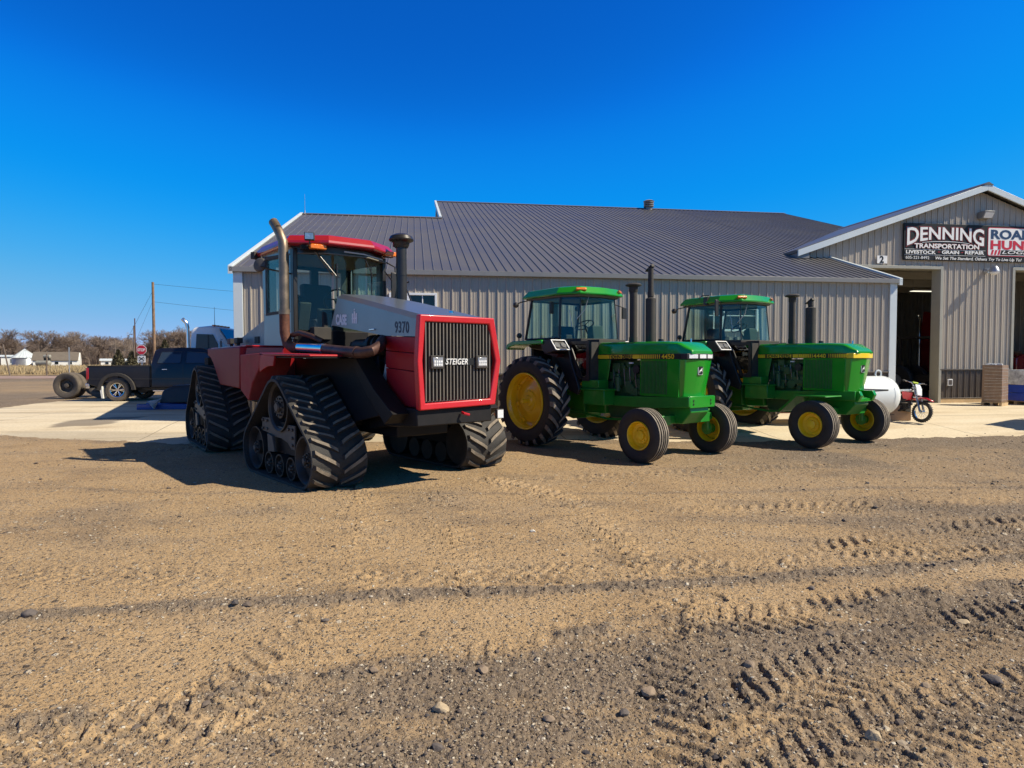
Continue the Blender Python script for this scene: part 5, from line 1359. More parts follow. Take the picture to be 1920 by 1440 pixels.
# ================================================================ GREEN TRACTORS
M['reflector'] = mat('reflector', (.045, .003, .004), .5)
def rear_wheel(root, x, side, yc):
    """lugged drive wheel, axle at (x, yc, .875)"""
    R0 = .828; zc = .875; W = .235
    mb = MB()
    prof = [(.545, -.19), (.60, -.215), (.70, -.238), (.77, -.225), (.81, -.17), (R0, -.09), (R0 + .004, 0), (R0, .09), (.81, .17), (.77, .225), (.70, .238), (.60, .215), (.545, .19)]
    mb.lathe(prof, (x, yc, zc), 'y', 56, close=True)
    NL = 22
    for i in range(NL):
        for h in (0, 1):
            a0 = 2 * PI * (i + .5 * h) / NL; s = 1 if h else -1
            secs = []
            for f in (0.0, .25, .5, .75, .92, 1.0):
                yy = s * (-.012 + .245 * f); rr = R0 - .010 * f * f * 2
                a = a0 + R(15.5) * f ** .85
                drop = 0 if f < .95 else .075
                wd = .030 + .012 * f
                rad0 = rr - .012 - drop * 1.2; rad1 = rr + .048 - drop * .9 - (.004 if f > .9 else 0)
                r = []
                for da, rd in ((-wd * 1.35, rad0), (-wd, rad1), (wd, rad1), (wd * 1.35, rad0)):
                    aa = a + da / rr
                    r.append((x + rd * math.cos(aa), yc + yy, zc + rd * math.sin(aa)))
                secs.append(r)
            if h: secs = [q[::-1] for q in secs]
            b = len(mb.v); mb.v.extend([p for r in secs for p in r])
            for k in range(len(secs) - 1):
                for j in range(3):
                    mb.f.append((b + k * 4 + j, b + (k + 1) * 4 + j, b + (k + 1) * 4 + j + 1, b + k * 4 + j + 1)); mb.m.append(1 if j == 1 else 0)
            mb.f.append((b, b + 1, b + 2, b + 3)); mb.m.append(0); e = b + (len(secs) - 1) * 4; mb.f.append((e + 3, e + 2, e + 1, e)); mb.m.append(0)
    ty = mb.build('rear_tyre', [M['tyre'], M['tread']], root, ang=30)
    for v in ty.data.vertices:
        if v.co.z < .012: v.co.z = .012 + (v.co.z - .012) * .15
    mb = MB(); s = -1 if side < 0 else 1
    prof = [(.555, .20), (.548, .225), (.53, .22), (.515, .17), (.50, .15), (.495, .02), (.47, .0), (.44, -.01), (.43, .01), (.30, .045), (.27, .065), (.20, .07), (.185, .10), (.12, .10), (.10, .13), (0, .13)]
    mb.lathe([(r, h * s) for r, h in prof], (x, yc, zc), 'y', 48)
    mb.lathe([(.548, -.225 * s), (.52, -.20 * s), (.50, -.10 * s), (.495, .02 * s)], (x, yc, zc), 'y', 48)
    rm = mb.build('rear_rim', M['jd_yellow'], ty, ang=30)
    mb = MB()
    for k in range(8):
        a = 2 * PI * k / 8 + .2; mb.box(-.035, .035, -.02, .02, -.05, .05, M=Matrix.Translation((x + .455 * math.cos(a), yc + s * .03, zc + .455 * math.sin(a))) @ Matrix.Rotation(-a, 4, 'Y'))
    for k in range(10):
        a = 2 * PI * k / 10; mb.cyl((x + .15 * math.cos(a), yc + s * .07, zc + .15 * math.sin(a)), (x + .15 * math.cos(a), yc + s * .10, zc + .15 * math.sin(a)), .014, .014, 6)
    mb.build('rim_clamp', M['jd_yellow'], rm, bevel=.004)
    mb = MB(); mb.cyl((x, yc - s * .3, zc), (x, yc + s * .27, zc), .048, .048, 18); mb.build('axle_shaft', M['jd_yellow'], rm)
    return ty

def front_wheel(root, x, side, yc, steer=0, r=.44):
    zc = r; s = -1 if side < 0 else 1
    w = empty('front_wheel', (x, yc, zc), steer, root)
    k = r / .44
    mb = MB()
    P = [(.225, -.10), (.26, -.125), (.34, -.150), (.39, -.142), (.425, -.118), (.436, -.112), (.438, -.088), (.418, -.082), (.416, -.068), (.440, -.062), (.441, -.034), (.420, -.028), (.420, -.014), (.442, -.008)]
    P = P + [(a, -b) for a, b in P[::-1]]
    mb.lathe([(a * k, b * 1.0) for a, b in P], (0, 0, 0), 'y', 56, close=True)
    ty = mb.build('front_tyre', [M['tyre'], M['tread']], w, ang=28)
    mi = []
    for p in ty.data.polygons:
        c = p.center; rr = math.hypot(c.x, c.z) / k
        mi.append(1 if rr > .431 and abs(c.y) < .112 else 0)
    ty.data.polygons.foreach_set('material_index', mi)
    mb = MB()
    mb.lathe([(a * k, b * s) for a, b in [(.235, .115), (.226, .13), (.215, .125), (.205, .10), (.195, .06), (.19, .03), (.14, .02), (.125, .045), (.085, .05), (.078, .085), (.05, .095), (0, .10)]], (0, 0, 0), 'y', 40)
    mb.lathe([(a * k, b * s) for a, b in [(.235, -.115), (.226, -.13), (.21, -.10), (.195, .02)]], (0, 0, 0), 'y', 40)
    rm = mb.build('front_rim', M['jd_yellow'], w, ang=30)
    mb = MB()
    for q in range(8):
        a = 2 * PI * q / 8; mb.cyl((.105 * math.cos(a), s * .045, .105 * math.sin(a)), (.105 * math.cos(a), s * .062, .105 * math.sin(a)), .010, .010, 6)
    mb.build('wheel_nut', M['jd_yellow'], rm)
    mb = MB(); mb.cyl((0, -s * .16, 0), (0, -s * .02, 0), .11, .085, 20); mb.build('hub', M['jd_green_low'], w)
    return w

def deer_plaque(root, x, y, z, sc=1.0):
    mb = MB()
    def rr(w, h, r):
        pts = []
        for cx, cz, a0 in ((w - r, h - r, 0), (-w + r, h - r, 90), (-w + r * 1.3, -h + r * 1.3, 180), (w - r * 1.3, -h + r * 1.3, 270)):
            for k in range(5): a = R(a0 + k * 22.5); pts.append((y + (cx + r * math.cos(a)) * sc, z + (cz + r * math.sin(a)) * sc))
        return pts
    mb.prism(rr(.068, .080, .02), 'x', x, x + .014); pl = mb.build('emblem_rim', M['decal_white'], root, bevel=.004)
    mb = MB(); mb.prism(rr(.056, .068, .016), 'x', x + .014, x + .018); mb.build('emblem_field', M['decal_black'], pl)
    deer = [(-.042, -.018), (-.030, .000), (-.010, .010), (.010, .020), (.020, .042), (.026, .030), (.036, .034), (.040, .026), (.030, .020), (.024, .004), (.042, -.010), (.040, -.016), (.018, -.006), (.004, -.008), (-.012, -.010), (-.022, -.026), (-.040, -.040), (-.044, -.036), (-.028, -.022), (-.034, -.014)]
    mb = MB(); mb.prism([(y + a * sc, z + b * sc) for a, b in deer], 'x', x + .018, x + .021); mb.build('emblem_mark', M['decal_white'], pl)

def green_tractor(model, loc, head, label, v):
    t = empty('wheel_tractor', loc, R(head)); tag(t, label, 'tractor', 'green row crop tractors parked side by side')
    g, gl, bk = M['jd_green'], M['jd_green_low'], M['black']
    for s in (-1, 1):
        rear_wheel(t, 0, s, s * .98); front_wheel(t, 2.76, s, s * .93, R(4 if s < 0 else 0) * 0, .445)
    # axles and chassis
    mb = MB(); mb.cyl((0, -.8, .875), (0, .8, .875), .13, .13, 20); mb.cyl((0, -.45, .875), (0, .45, .875), .24, .24, 24); mb.box(-.35, .75, -.30, .30, .62, 1.15); mb.box(.7, 1.25, -.24, .24, .66, 1.05); mb.prism([(-.2, .62), (.3, .5), (.7, .55), (.7, .7), (-.2, .7)], 'y', -.2, .2)
    mb.build('transmission', gl, t, bevel=.02)
    mb = MB()
    for s in (-1, 1):
        a, b = sorted((s * .30, s * .355)); mb.prism([(.95, 1.01), (1.36, 1.01), (3.22, 1.06), (3.22, .90), (2.5, .84), (1.36, .84), (.95, .80)], 'y', a, b)
    mb.box(2.5, 3.2, -.30, .30, .88, .93)
    mb.build('side_rail', gl, t, bevel=.006)
    mb = MB(); mb.prism([(1.2, .84), (2.55, .84), (2.4, .62), (1.3, .58)], 'y', -.16, .16); mb.build('oil_pan', M['jd_engine'], t, bevel=.02)
    mb = MB(); mb.prism([(2.48, .92), (3.15, .95), (3.18, .80), (3.0, .60), (2.6, .60), (2.5, .75)], 'y', -.24, .24); bo = mb.build('front_bolster', gl, t, bevel=.015)
    # front axle
    mb = MB(); mb.box(2.70, 2.86, -.62, .62, .60, .735); 
    for s in (-1, 1):
        mb.box(2.66, 2.90, *sorted((s * .40, s * .66)), .585, .75)
    ax = mb.build('front_axle', gl, t, bevel=.01)
    for s in (-1, 1):
        mb = MB(); mb.prism([(s * .60, .74), (s * .78, .74), (s * .80, .62), (s * .60, .58)], 'x', 2.70, 2.86); mb.cyl((2.78, s * .75, .80), (2.78, s * .77, .42), .05, .045, 14); mb.cyl((2.78, s * .76, .445), (2.78, s * .88, .445), .06, .09, 14); mb.build('spindle', gl, ax, bevel=.006)
        mb = MB(); mb.tube([(2.62, s * .70, .70), (2.66, s * .74, .74), (2.78, s * .75, .80)], .03, 8); mb.tube([(2.58, s * .12, .66), (2.60, s * .70, .70)], .02, 8); mb.build('steering_rod', gl, ax)
    # hood
    hz = v['hood']
    xs = [(1.17, .0, .96), (1.24, .0, 1.0), (2.0, 0, 1.0), (2.7, -.012, 1.0), (2.97, -.03, .99), (3.0, -.038, .985), (3.19, -.145, .90), (3.215, -.18, .88)]
    top = 1.990 + hz; zs = v['stripe_top']
    secs = []
    for x, dz, k in xs:
        w = (.375 if x < 2.9 else .375 - (x - 2.9) * .20) * k; zt = top + dz; z0 = zs
        h = max(.02, zt - z0)
        prof = [(-w, z0), (-w * .995, z0 + h * .66), (-w * .965, z0 + h * .83), (-w * .89, z0 + h * .96), (-w * .80, z0 + h), (0, z0 + h * 1.03)]
        prof = prof + [(-a, b) for a, b in prof[-2::-1]]
        secs.append([(x, a, b) for a, b in prof])
    mb = MB(); mb.loft(secs); hd = mb.build('hood', g, t, ang=27)
    mb = MB(); mb.cyl((2.95, .05, top - .05), (2.95, .05, top + .035), .018, .012, 8); mb.build('hood_knob', M['chrome'], hd)
    mb = MB(); mb.cyl((2.35, .0, top - .01), (2.35, .0, top + .04), .05, .045, 14); mb.build('radiator_cap', M['black'], hd)
    # stripe band down both sides
    zb = zs - .085
    for s in (-1, 1):
        a, b = sorted((s * .378, s * .36))
        mb = MB(); mb.box(1.18, 3.06, a, b, zb, zs + .004); sb = mb.build('stripe_band', M['decal_black'], t)
        yy = s * .381
        def bar(x0, x1, nm='stripe'):
            mbb.box(x0, x1, *sorted((s * .3785, yy)), zb + .008, zs - .006)
        mbb = MB()
        if model == '4450':
            bar(1.18, 1.48); bar(1.81, 1.93); 
            for k in range(2): bar(1.585 + k * .1, 1.60 + k * .1)
            x = 2.20; bar(2.06, 2.20)
            for k in range(11):
                wd = .030 - .0018 * k; bar(x + k * .042 + .010, x + k * .042 + .010 + wd)
            tx, ts = 2.70, .105
        else:
            bar(1.18, 1.36); bar(1.98, 2.10)
            for k in range(8):
                wd = .012 + .003 * (8 - k); bar(2.11 + k * .04, 2.11 + k * .04 + wd)
            for k in range(11): wd = .008 + .0022 * k; bar(2.72 + k * .033, 2.72 + k * .033 + wd)
            tx, ts = 2.44, .10
        mbb.build('stripe', M['decal_yellow'], sb)
        if s < 0:
            nx, nw = (1.50, .56) if model == '4450' else (1.40, .55)
            mbb = MB(); bar(nx, nx + nw); mbb.build('name_band', M['decal_yellow'], sb)
            text('JOHN DEERE', .092, 'maker_name', M['decal_black'], t, face_M((nx + .02, -.384, zb + .010), (1, 0, 0), (0, 0, 1)), ext=.001, off=.002, xs=1.0 if model == '4450' else .97)
            text(model, ts * 1.05, 'model_number', M['decal_yellow'], t, face_M((tx - .02, -.384, zb + .006), (1, 0, 0), (0, 0, 1)), ext=.001, off=.002, xs=1.2)
    # side panels: cowl post, engine bay, radiator screen
    for s in (-1, 1):
        a, b = sorted((s * .368, s * .345))
        mb = MB(); mb.prism([(1.18, zb), (1.50, zb), (1.36, 1.01), (1.18, 1.01)], 'y', a, b); mb.build('cowl_panel', gl, t, bevel=.006)
        mb = MB(); mb.prism([(2.20, zb), (3.05, zb), (3.02, 1.05), (2.20, 1.05)], 'y', a, b); pn = mb.build('side_screen', g, t, bevel=.004)
        mb = MB()
        for k in range(19):
            x = 2.235 + k * .030; mb.box(x, x + .012, *sorted((s * .368, s * .376)), 1.09, zb - .03)
        mb.build('screen_rib', M['jd_engine'], pn)
    mb = MB(); mb.box(2.25, 3.0, -.33, .33, 1.04, zs); mb.build('radiator_core', M['black'], t)
    # nose
    zt = zs + .0
    def nx_(z): return 3.225 - (zs - z) * .16
    sec = []
    for z, w0, w1 in ((1.045, .27, .34), (zb - .005, .335, .372)):
        x = nx_(z); sec.append([(3.02, -w1, z), (x - .06, -w0 - .015, z), (x, -.10, z), (x, .10, z), (x - .06, w0 + .015, z), (3.02, w1, z)])
    mb = MB(); mb.loft(sec); ns = mb.build('nose', g, t, bevel=.012, ang=20)
    x = nx_(zs)
    mb = MB(); q = [(3.0, -.375), (x - .045, -.352), (x + .004, -.10), (x + .004, .10), (x - .045, .352), (3.0, .375)]
    mb.prism(q, 'z', zb - .003, zs + .003)
    if model == '4450':
        lb = mb.build('light_bar', M['black'], t, bevel=.004)
        for y0, y1 in ((-.31, -.13), (-.085, .085), (.13, .31)):
            mb = MB()
            def fx(y): return x + .006 - max(0, abs(y) - .10) * .19
            mb.add([(fx(y0), y0, zb + .012), (fx(y1), y1, zb + .012), (fx(y1), y1, zs - .010), (fx(y0), y0, zs - .010), (fx(y0) - .01, y0, zb + .012), (fx(y1) - .01, y1, zb + .012), (fx(y1) - .01, y1, zs - .010), (fx(y0) - .01, y0, zs - .010)], [(0, 1, 2, 3), (7, 6, 5, 4), (0, 4, 5, 1), (2, 6, 7, 3), (1, 5, 6, 2), (0, 3, 7, 4)])
            mb.build('headlight', M['lamp_white'], lb)
    else:
        mb.build('nose_stripe', M['decal_yellow'], t, bevel=.003)
    deer_plaque(ns, nx_(1.47 + hz) - .002, -.01, 1.49 + hz, 1.0)
    # front weight bracket
    mb = MB()
    if model == '4450':
        mb.box(3.19, 3.225, -.33, .33, .88, 1.07); mb.box(3.05, 3.19, -.33, .33, .90, .93); mb.box(3.05, 3.19, -.33, .33, 1.045, 1.07)
        br = mb.build('weight_bracket', g, t, bevel=.006)
        mb = MB()
        for y in (-.24, .22):
            for dz in (0, .055): mb.prism([(y - .012, .915 + dz), (y + .02, .93 + dz), (y + .02, .96 + dz), (y - .012, .955 + dz)], 'x', 3.225, 3.229)
        mb.build('bracket_slot', M['decal_black'], br)
    else:
        for s in (-1, 1): mb.prism([(3.0, 1.06), (3.26, 1.06), (3.30, .98), (3.24, .86), (3.0, .88)], 'y', *sorted((s * .20, s * .29)))
        mb.box(3.12, 3.24, -.20, .20, .86, .92); mb.build('weight_bracket', g, t, bevel=.008)
    # engine detail
    rnd = random.Random(int(model)); mb = MB(); mb.box(1.40, 2.2, -.20, .20, .95, 1.66)
    for k in range(34):
        x = rnd.uniform(1.42, 2.15); z = rnd.uniform(1.06, 1.6); q = rnd.uniform(.02, .075)
        mb.box(x - q, x + q * rnd.uniform(.6, 1.4), -.20 - rnd.uniform(.01, .10), -.19, z - q, z + q * rnd.uniform(.5, 1.3))
    mb.cyl((1.62, -.30, 1.10), (1.62, -.30, 1.36), .05, .05, 14); mb.cyl((1.62, -.30, 1.37), (1.62, -.30, 1.42), .03, .03, 10); mb.cyl((1.9, -.2, 1.16), (1.9, -.30, 1.16), .09, .09, 16)
    en = mb.build('engine', M['jd_engine'], t, bevel=.005)
    mb = MB(); mb.cyl((2.06, -.22, 1.50), (2.06, -.32, 1.50), .075, .075, 18); mb.cyl((2.16, -.2, 1.48), (2.16, -.3, 1.48), .05, .05, 14); mb.build('alternator', M['dark_metal'], en)
    mb = MB(); mb.box(1.88, 1.97, -.30, -.27, 1.60, 1.625); mb.build('fuel_filter_label', M['decal_white'], en)
    mb = MB(); 
    for k in range(5): mb.tube([(1.5 + k * .13, -.24, 1.12), (1.52 + k * .13, -.30, 1.3 + .04 * (k % 2)), (1.47 + k * .13, -.26, 1.55)], .009, 5)
    mb.build('fuel_line', M['steel'], en)
    # steps, tank, battery box
    mb = MB(); mb.box(1.0, 1.62, -.66, -.34, 1.115, 1.145); mb.box(1.05, 1.58, -.62, -.34, .85, 1.115); mb.box(.98, 1.42, -.60, -.34, 1.145, 1.30); mb.build('battery_box', gl, t, bevel=.01)
    mb = MB(); mb.box(1.0, 1.5, .34, .62, .85, 1.3); mb.build('fuel_tank', gl, t, bevel=.01)
    # cab
    cz = v['cab']
    for s in (-1, 1):
        mb = MB(); mb.prism([(-.20, 2.06), (-.5, 2.05), (-.58, 1.98), (-.40, 1.90), (.35, 1.80), (.70, 1.10), (.95, 1.02), (1.0, 1.12), (.78, 1.62), (.62, 2.06)], 'y', *sorted((s * .62, s * .68)))
        mb.build('inner_fender', bk, t, bevel=.008)
        mb = MB()
        arc = [(-.66, 1.93), (-.60, 2.0), (-.2, 2.04), (.45, 2.02)]
        prof = [(-.72, 1.90), (-.68, 1.99), (-.50, 2.045), (.40, 2.05), (.42, 1.97), (-.42, 1.965), (-.60, 1.925), (-.66, 1.87)]
        mb.prism(prof, 'y', *sorted((s * .66, s * 1.10))); mb.build('fender', g, t, bevel=.015)
        # lamp pod on the fender front
        mb = MB(); mb.prism([(.30, 2.045), (.60, 2.05), (.78, 1.84), (.50, 1.79), (.40, 1.83)], 'y', *sorted((s * .72, s * 1.06))); lp = mb.build('lamp_pod', M['black'], t, bevel=.012)
        fr = [(.615, 2.055), (.80, 1.835)]
        dx, dz = fr[1][0] - fr[0][0], fr[1][1] - fr[0][1]; L = math.hypot(dx, dz); ux, uz = dx / L, dz / L; n_ = Vector((-uz, 0, ux)); 
        if n_.x < 0: n_ = -n_
        c0 = Vector(((fr[0][0] + fr[1][0]) / 2, s * .89, (fr[0][1] + fr[1][1]) / 2)) + n_ * .004
        def tr(a, b, d): return tuple(c0 + Vector((0, 1, 0)) * a + Vector((ux, 0, uz)) * b + n_ * d)
        mb = MB()
        for a0, a1, b0, b1 in ((-.18, .18, -.125, -.108), (-.18, .18, .108, .125), (-.18, -.163, -.125, .125), (.163, .18, -.125, .125)):
            mb.add([tr(a0, b0, 0), tr(a1, b0, 0), tr(a1, b1, 0), tr(a0, b1, 0), tr(a0, b0, .012), tr(a1, b0, .012), tr(a1, b1, .012), tr(a0, b1, .012)], [(0, 3, 2, 1), (4, 5, 6, 7), (0, 1, 5, 4), (1, 2, 6, 5), (2, 3, 7, 6), (3, 0, 4, 7)])
        mb.build('lamp_bezel', M['decal_white'], lp)
        for a in (-.08, .08):
            mb = MB(); mb.cyl(tr(a, 0, -.02), tr(a, 0, .008), .066, .060, 18); mb.build('fender_lamp', M['lamp_grey'], lp)
        mb = MB(); mb.prism([(.22, 1.96), (.46, 1.84), (.62, 1.78), (.56, 1.72), (.20, 1.80)], 'y', *sorted((s * .70, s * .86))); mb.build('tail_reflector', M['reflector'], lp)
        mb = MB(); mb.cyl((-.40, s * 1.0, 2.05), (-.40, s * 1.0, 2.11), .012, .012, 6); mb.lathe([(0, -.04), (.04, -.035), (.055, 0), (.05, .03), (0, .035)], (-.40, s * 1.0, 2.155), 'x', 16); mb.build('warning_lamp', M['black'], t)
    CB = [(-.56, -.70), (.50, -.72), (.86, -.50), (.97, 0), (.86, .50), (.50, .72), (-.56, .70)]
    CT = [(-.40, -.66), (.48, -.68), (.80, -.46), (.88, 0), (.80, .46), (.48, .68), (-.40, .66)]
    z0, z1 = 2.075, 2.90 + cz
    mb = MB(); mb.loft([[(x_, y_, 2.0) for x_, y_ in CB], [(x_, y_, z0) for x_, y_ in CB]]); mb.box(.8, 1.2, -.36, .36, 1.85, 2.05); mb.build('cab_sill', M['black_rough'], t, bevel=.006)
    mb = MB(); mb.box(-.5, .75, -.58, .58, 1.25, 1.34); mb.box(-.5, -.42, -.6, .6, 1.3, 2.0); mb.build('cab_floor', M['interior'], t)
    for s in (-1, 1):
        a, b = sorted((s * .60, s * .63))
        mb = MB(); mb.prism([(.62, 2.02), (1.20, 2.02), (1.20, 1.28), (1.02, 1.28), (.98, 1.34), (1.06, 1.34), (1.13, 1.40), (1.13, 1.96), (.70, 1.96), (1.0, 1.34), (.94, 1.30)], 'y', a, b); lf = mb.build('lower_door_frame', M['black'], t)
        mb = MB(); mb.prism([(.72, 1.95), (1.13, 1.95), (1.13, 1.38), (1.02, 1.36)], 'y', s * .61, s * .615); mb.build('lower_glass', M['glass_dark'], lf)
    mb = MB(); mb.box(1.12, 1.19, -.58, .58, 1.1, 2.0); mb.build('firewall', M['black_rough'], t)
    posts = []
    for i in (0, 1, 2, 4, 5, 6):
        mb = MB(); a, b = CB[i], CT[i]; w = .028 if i in (0, 1, 5, 6) else .012
        mb.tube([(a[0], a[1], z0), (b[0], b[1], z1)], w, 6); mb.build('cab_post', M['black'], t)
    def pane(i, j, nm='window_glass', shr=.03):
        a, b, c, d = Vector((*CB[i], z0)), Vector((*CB[j], z0)), Vector((*CT[j], z1)), Vector((*CT[i], z1))
        n = (b - a).cross(d - a).normalized() * .003
        mb = MB(); mb.add([a + n, b + n, c + n, d + n, a - n, b - n, c - n, d - n], [(0, 1, 2, 3), (7, 6, 5, 4), (0, 4, 5, 1), (1, 5, 6, 2), (2, 6, 7, 3), (3, 7, 4, 0)]); return mb.build(nm, M['glass'], t, flat=True)
    pane(0, 1, 'side_window'); pane(1, 2, 'windshield'); pane(2, 3, 'windshield'); pane(3, 4, 'windshield'); pane(4, 5, 'windshield'); pane(5, 6, 'side_window'); pane(6, 0, 'rear_window')
    mb = MB()   # header and frame strips
    mb.loft([[(x_ * 1.0, y_, z1 - .07) for x_, y_ in CT], [(x_, y_, z1) for x_, y_ in CT]], cap=False)
    for i, j in ((0, 1), (5, 6), (6, 0)):
        a, b = Vector((*CB[i], z0 + .015)), Vector((*CB[j], z0 + .015)); mb.tube([a, b], .018, 6)
    mb.build('cab_header', M['black'], t)
    # roof
    RF = [(-.62, -.74), (.50, -.80), (.92, -.58), (1.02, 0), (.92, .58), (.50, .80), (-.62, .74)]
    def rg(z, kx, ky, dx=0): return [((x_ - .15) * kx + .15 + dx, y_ * ky, z) for x_, y_ in RF]
    zr = z1
    mb = MB(); mb.loft([rg(zr, .96, .96), rg(zr + .012, 1.0, 1.0), rg(zr + .04, 1.0, 1.0), rg(zr + .155, .90, .88), rg(zr + .175, .80, .80), rg(zr + .18, .3, .3)])
    rf = mb.build('roof', g, t, bevel=.012, ang=22)
    mb = MB(); mb.loft([rg(zr - .03, .90, .90), rg(zr + .002, .93, .93)]); mb.build('headliner', M['headliner'], rf)
    for y, yaw in ((-.52, -32), (.52, 32)):
        mb = MB(); mb.box(-.035, .035, -.10, .10, -.028, .028); o = mb.build('marker_light', M['orange'], t, bevel=.012); o.location = (.88, y, zr + .095); o.rotation_euler = (0, R(-28), R(yaw))
    if model == '4440':
        mb = MB(); mb.tube([(-.1, -.70, zr + .15), (-.08, -.62, zr + .205), (.05, -.5, zr + .21), (.12, -.62, zr + .19), (.14, -.74, zr + .12)], .012, 6); mb.box(.08, .18, -.78, -.70, zr - .02, zr + .15); mb.build('roof_rail', M['black'], rf)
    for s in (-1, 1):
        mb = MB(); mb.tube([(-.5, s * .70, zr - .03), (-.62, s * .80, zr - .06), (-.66, s * .84, zr - .10)], .012, 6); mb.lathe([(0, .05), (.045, .04), (.06, 0), (.055, -.03), (0, -.035)], (-.68, s * .86, zr - .11), 'x', 18); mb.build('rear_work_lamp', M['black'], t)
    # mirrors
    if model == '4450':
        mb = MB(); mb.box(.40, .43, -.90, -.80, 2.55, 2.78); mb.build('mirror', M['black'], t, bevel=.02); mb = MB(); mb.tube([(.46, -.68, 2.76), (.42, -.82, 2.74)], .010, 6); mb.build('mirror_arm', M['black'], t)
        mb = MB(); mb.tube([(.55, .7, 2.80), (.70, .86, 2.72)], .010, 6); mb.box(.68, .71, .80, .92, 2.50, 2.72); mb.build('mirror', M['black'], t)
    else:
        mb = MB(); mb.tube([(.5, -.7, 2.88), (.62, -.98, 2.90)], .014, 6); mb.box(.60, .63, -1.06, -.96, 2.58, 2.92); mb.build('mirror', M['black'], t, bevel=.008)
    mb = MB(); mb.tube([(.86, -.30, z1 - .02), (.90, -.44, 2.62), (.80, -.56, 2.44)], .008, 5); mb.tube([(.66, -.62, 2.62), (.72, -.60, 2.30)], .008, 5); mb.build('wiper', M['steel'], t)
    # interior
    mb = MB(); mb.box(-.15, .35, -.26, .26, 1.70, 1.85); mb.prism([(-.22, 1.8), (-.08, 1.8), (-.12, 2.36), (-.26, 2.36)], 'y', -.25, .25); mb.build('seat', M['seat'], t, bevel=.04)
    mb = MB(); mb.box(.0, .45, -.50, -.34, 1.5, 2.16); mb.build('side_console', M['interior'], t, bevel=.02)
    mb = MB(); mb.prism([(.62, 1.9), (.84, 1.9), (.80, 2.34), (.66, 2.30)], 'y', -.14, .14); mb.build('dash', mat('dash_green', (.02, .035, .03), .6), t, bevel=.02)
    mb = MB(); c = Vector((.44, -.0, 2.36)); pts = []
    for k in range(25): a = 2 * PI * k / 24; pts.append((c.x + .17 * math.cos(a) * .86, c.y + .20 * math.sin(a), c.z + .17 * math.cos(a) * .5))
    mb.tube(pts, .013, 6)
    for a in (0, 2.1, 4.2): mb.tube([c, (c.x + .17 * math.cos(a) * .86, c.y + .20 * math.sin(a), c.z + .17 * math.cos(a) * .5)], .009, 5)
    mb.cyl(c, (.68, 0, 1.95), .022, .035, 8); mb.build('steering_wheel', M['black'], t)
    mb = MB(); mb.box(-.47, -.43, -.06, .06, 2.0, 2.9); mb.build('rear_pillar', M['black'], t)
    # stacks
    for nm, path, r_, cap in v['stacks']:
        mb = MB()
        if nm == 'precleaner':
            x, y, zt = path; mb.cyl((x, y, 1.95), (x, y, zt), r_, r_, 20); mb.cyl((x, y, 1.95), (x, y, 2.08 + hz), r_ * 1.12, r_ * 1.12, 20)
            mb.lathe([(0, .05), (.11, .045), (.145, .02), (.14, .0), (r_ * 1.2, -.015), (r_ * 1.15, -.10), (r_, -.12)], (x, y, zt), 'z', 24); mb.build('air_precleaner', M['black_rough'], t)
        else:
            x, y, zm, zt = path; mb.cyl((x, y, 1.95), (x, y, zm), r_, r_, 22); mb.cyl((x, y, zm), (x, y, zm + .02), r_, .05, 22)
            mb.tube([(x, y, zm), (x, y, zt)], .048, 14); mb.cyl((x, y, zm + .04), (x, y, zm + .12), .056, .056, 14)
            mf = mb.build('muffler', M['black_rough'], t)
            mb = MB(); mb.box(-.16, .0, -.05, .05, 0, .012); mb.box(-.04, .03, -.03, .03, -.02, .03); o = mb.build('rain_flap', M['black_rough'], mf); o.location = (x + .03, y, zt + .02); o.rotation_euler = (0, R(-28), R(-15))
    if model == '4440':   # flat shield over the front wheels
        for s in (-1, 1):
            mb = MB(); y0, y1 = sorted((s * .42, s * 1.08 if s > 0 else s * .98))
            mb.prism([(2.05, .66), (2.42, .98), (3.0, .98), (3.02, .96), (2.44, .955), (2.10, .64)], 'y', y0, y1) if s < 0 else mb.prism([(2.75, 1.06), (3.2, 1.06), (3.2, 1.03), (2.75, 1.03)], 'y', .30, .95)
            mb.build('front_fender', gl if s < 0 else M['black'], t, bevel=.006)
    # drawbar parts below
    mb = MB(); mb.tube([(.3, -.34, .70), (1.4, -.32, .58), (2.3, -.26, .62)], .022, 6); mb.tube([(.75, -.30, .9), (.9, -.42, .7), (1.0, -.40, .62)], .014, 6); mb.build('hydraulic_line', gl, t)
    return t
green_tractor('4450', (1.18, 13.10, 0.0), -52.5, 'green and yellow wheel tractor numbered 4450, nearest the red tractor, with a tall thin-topped exhaust', dict(hood=0.0, stripe_top=1.765, cab=0.0,
    stacks=[('precleaner', (1.80, -.10, 3.0), .068, 0), ('muffler', (2.20, -.10, 2.74, 3.28), .088, 0)]))
green_tractor('4440', (4.83, 14.70, 0.015), -55.7, 'green and yellow wheel tractor numbered 4440, farther right, with a short exhaust', dict(hood=-.01, stripe_top=1.765, cab=-.02,
    stacks=[('precleaner', (1.78, -.10, 2.94), .062, 0), ('muffler', (2.18, -.10, 2.68, 2.82), .095, 0)]))

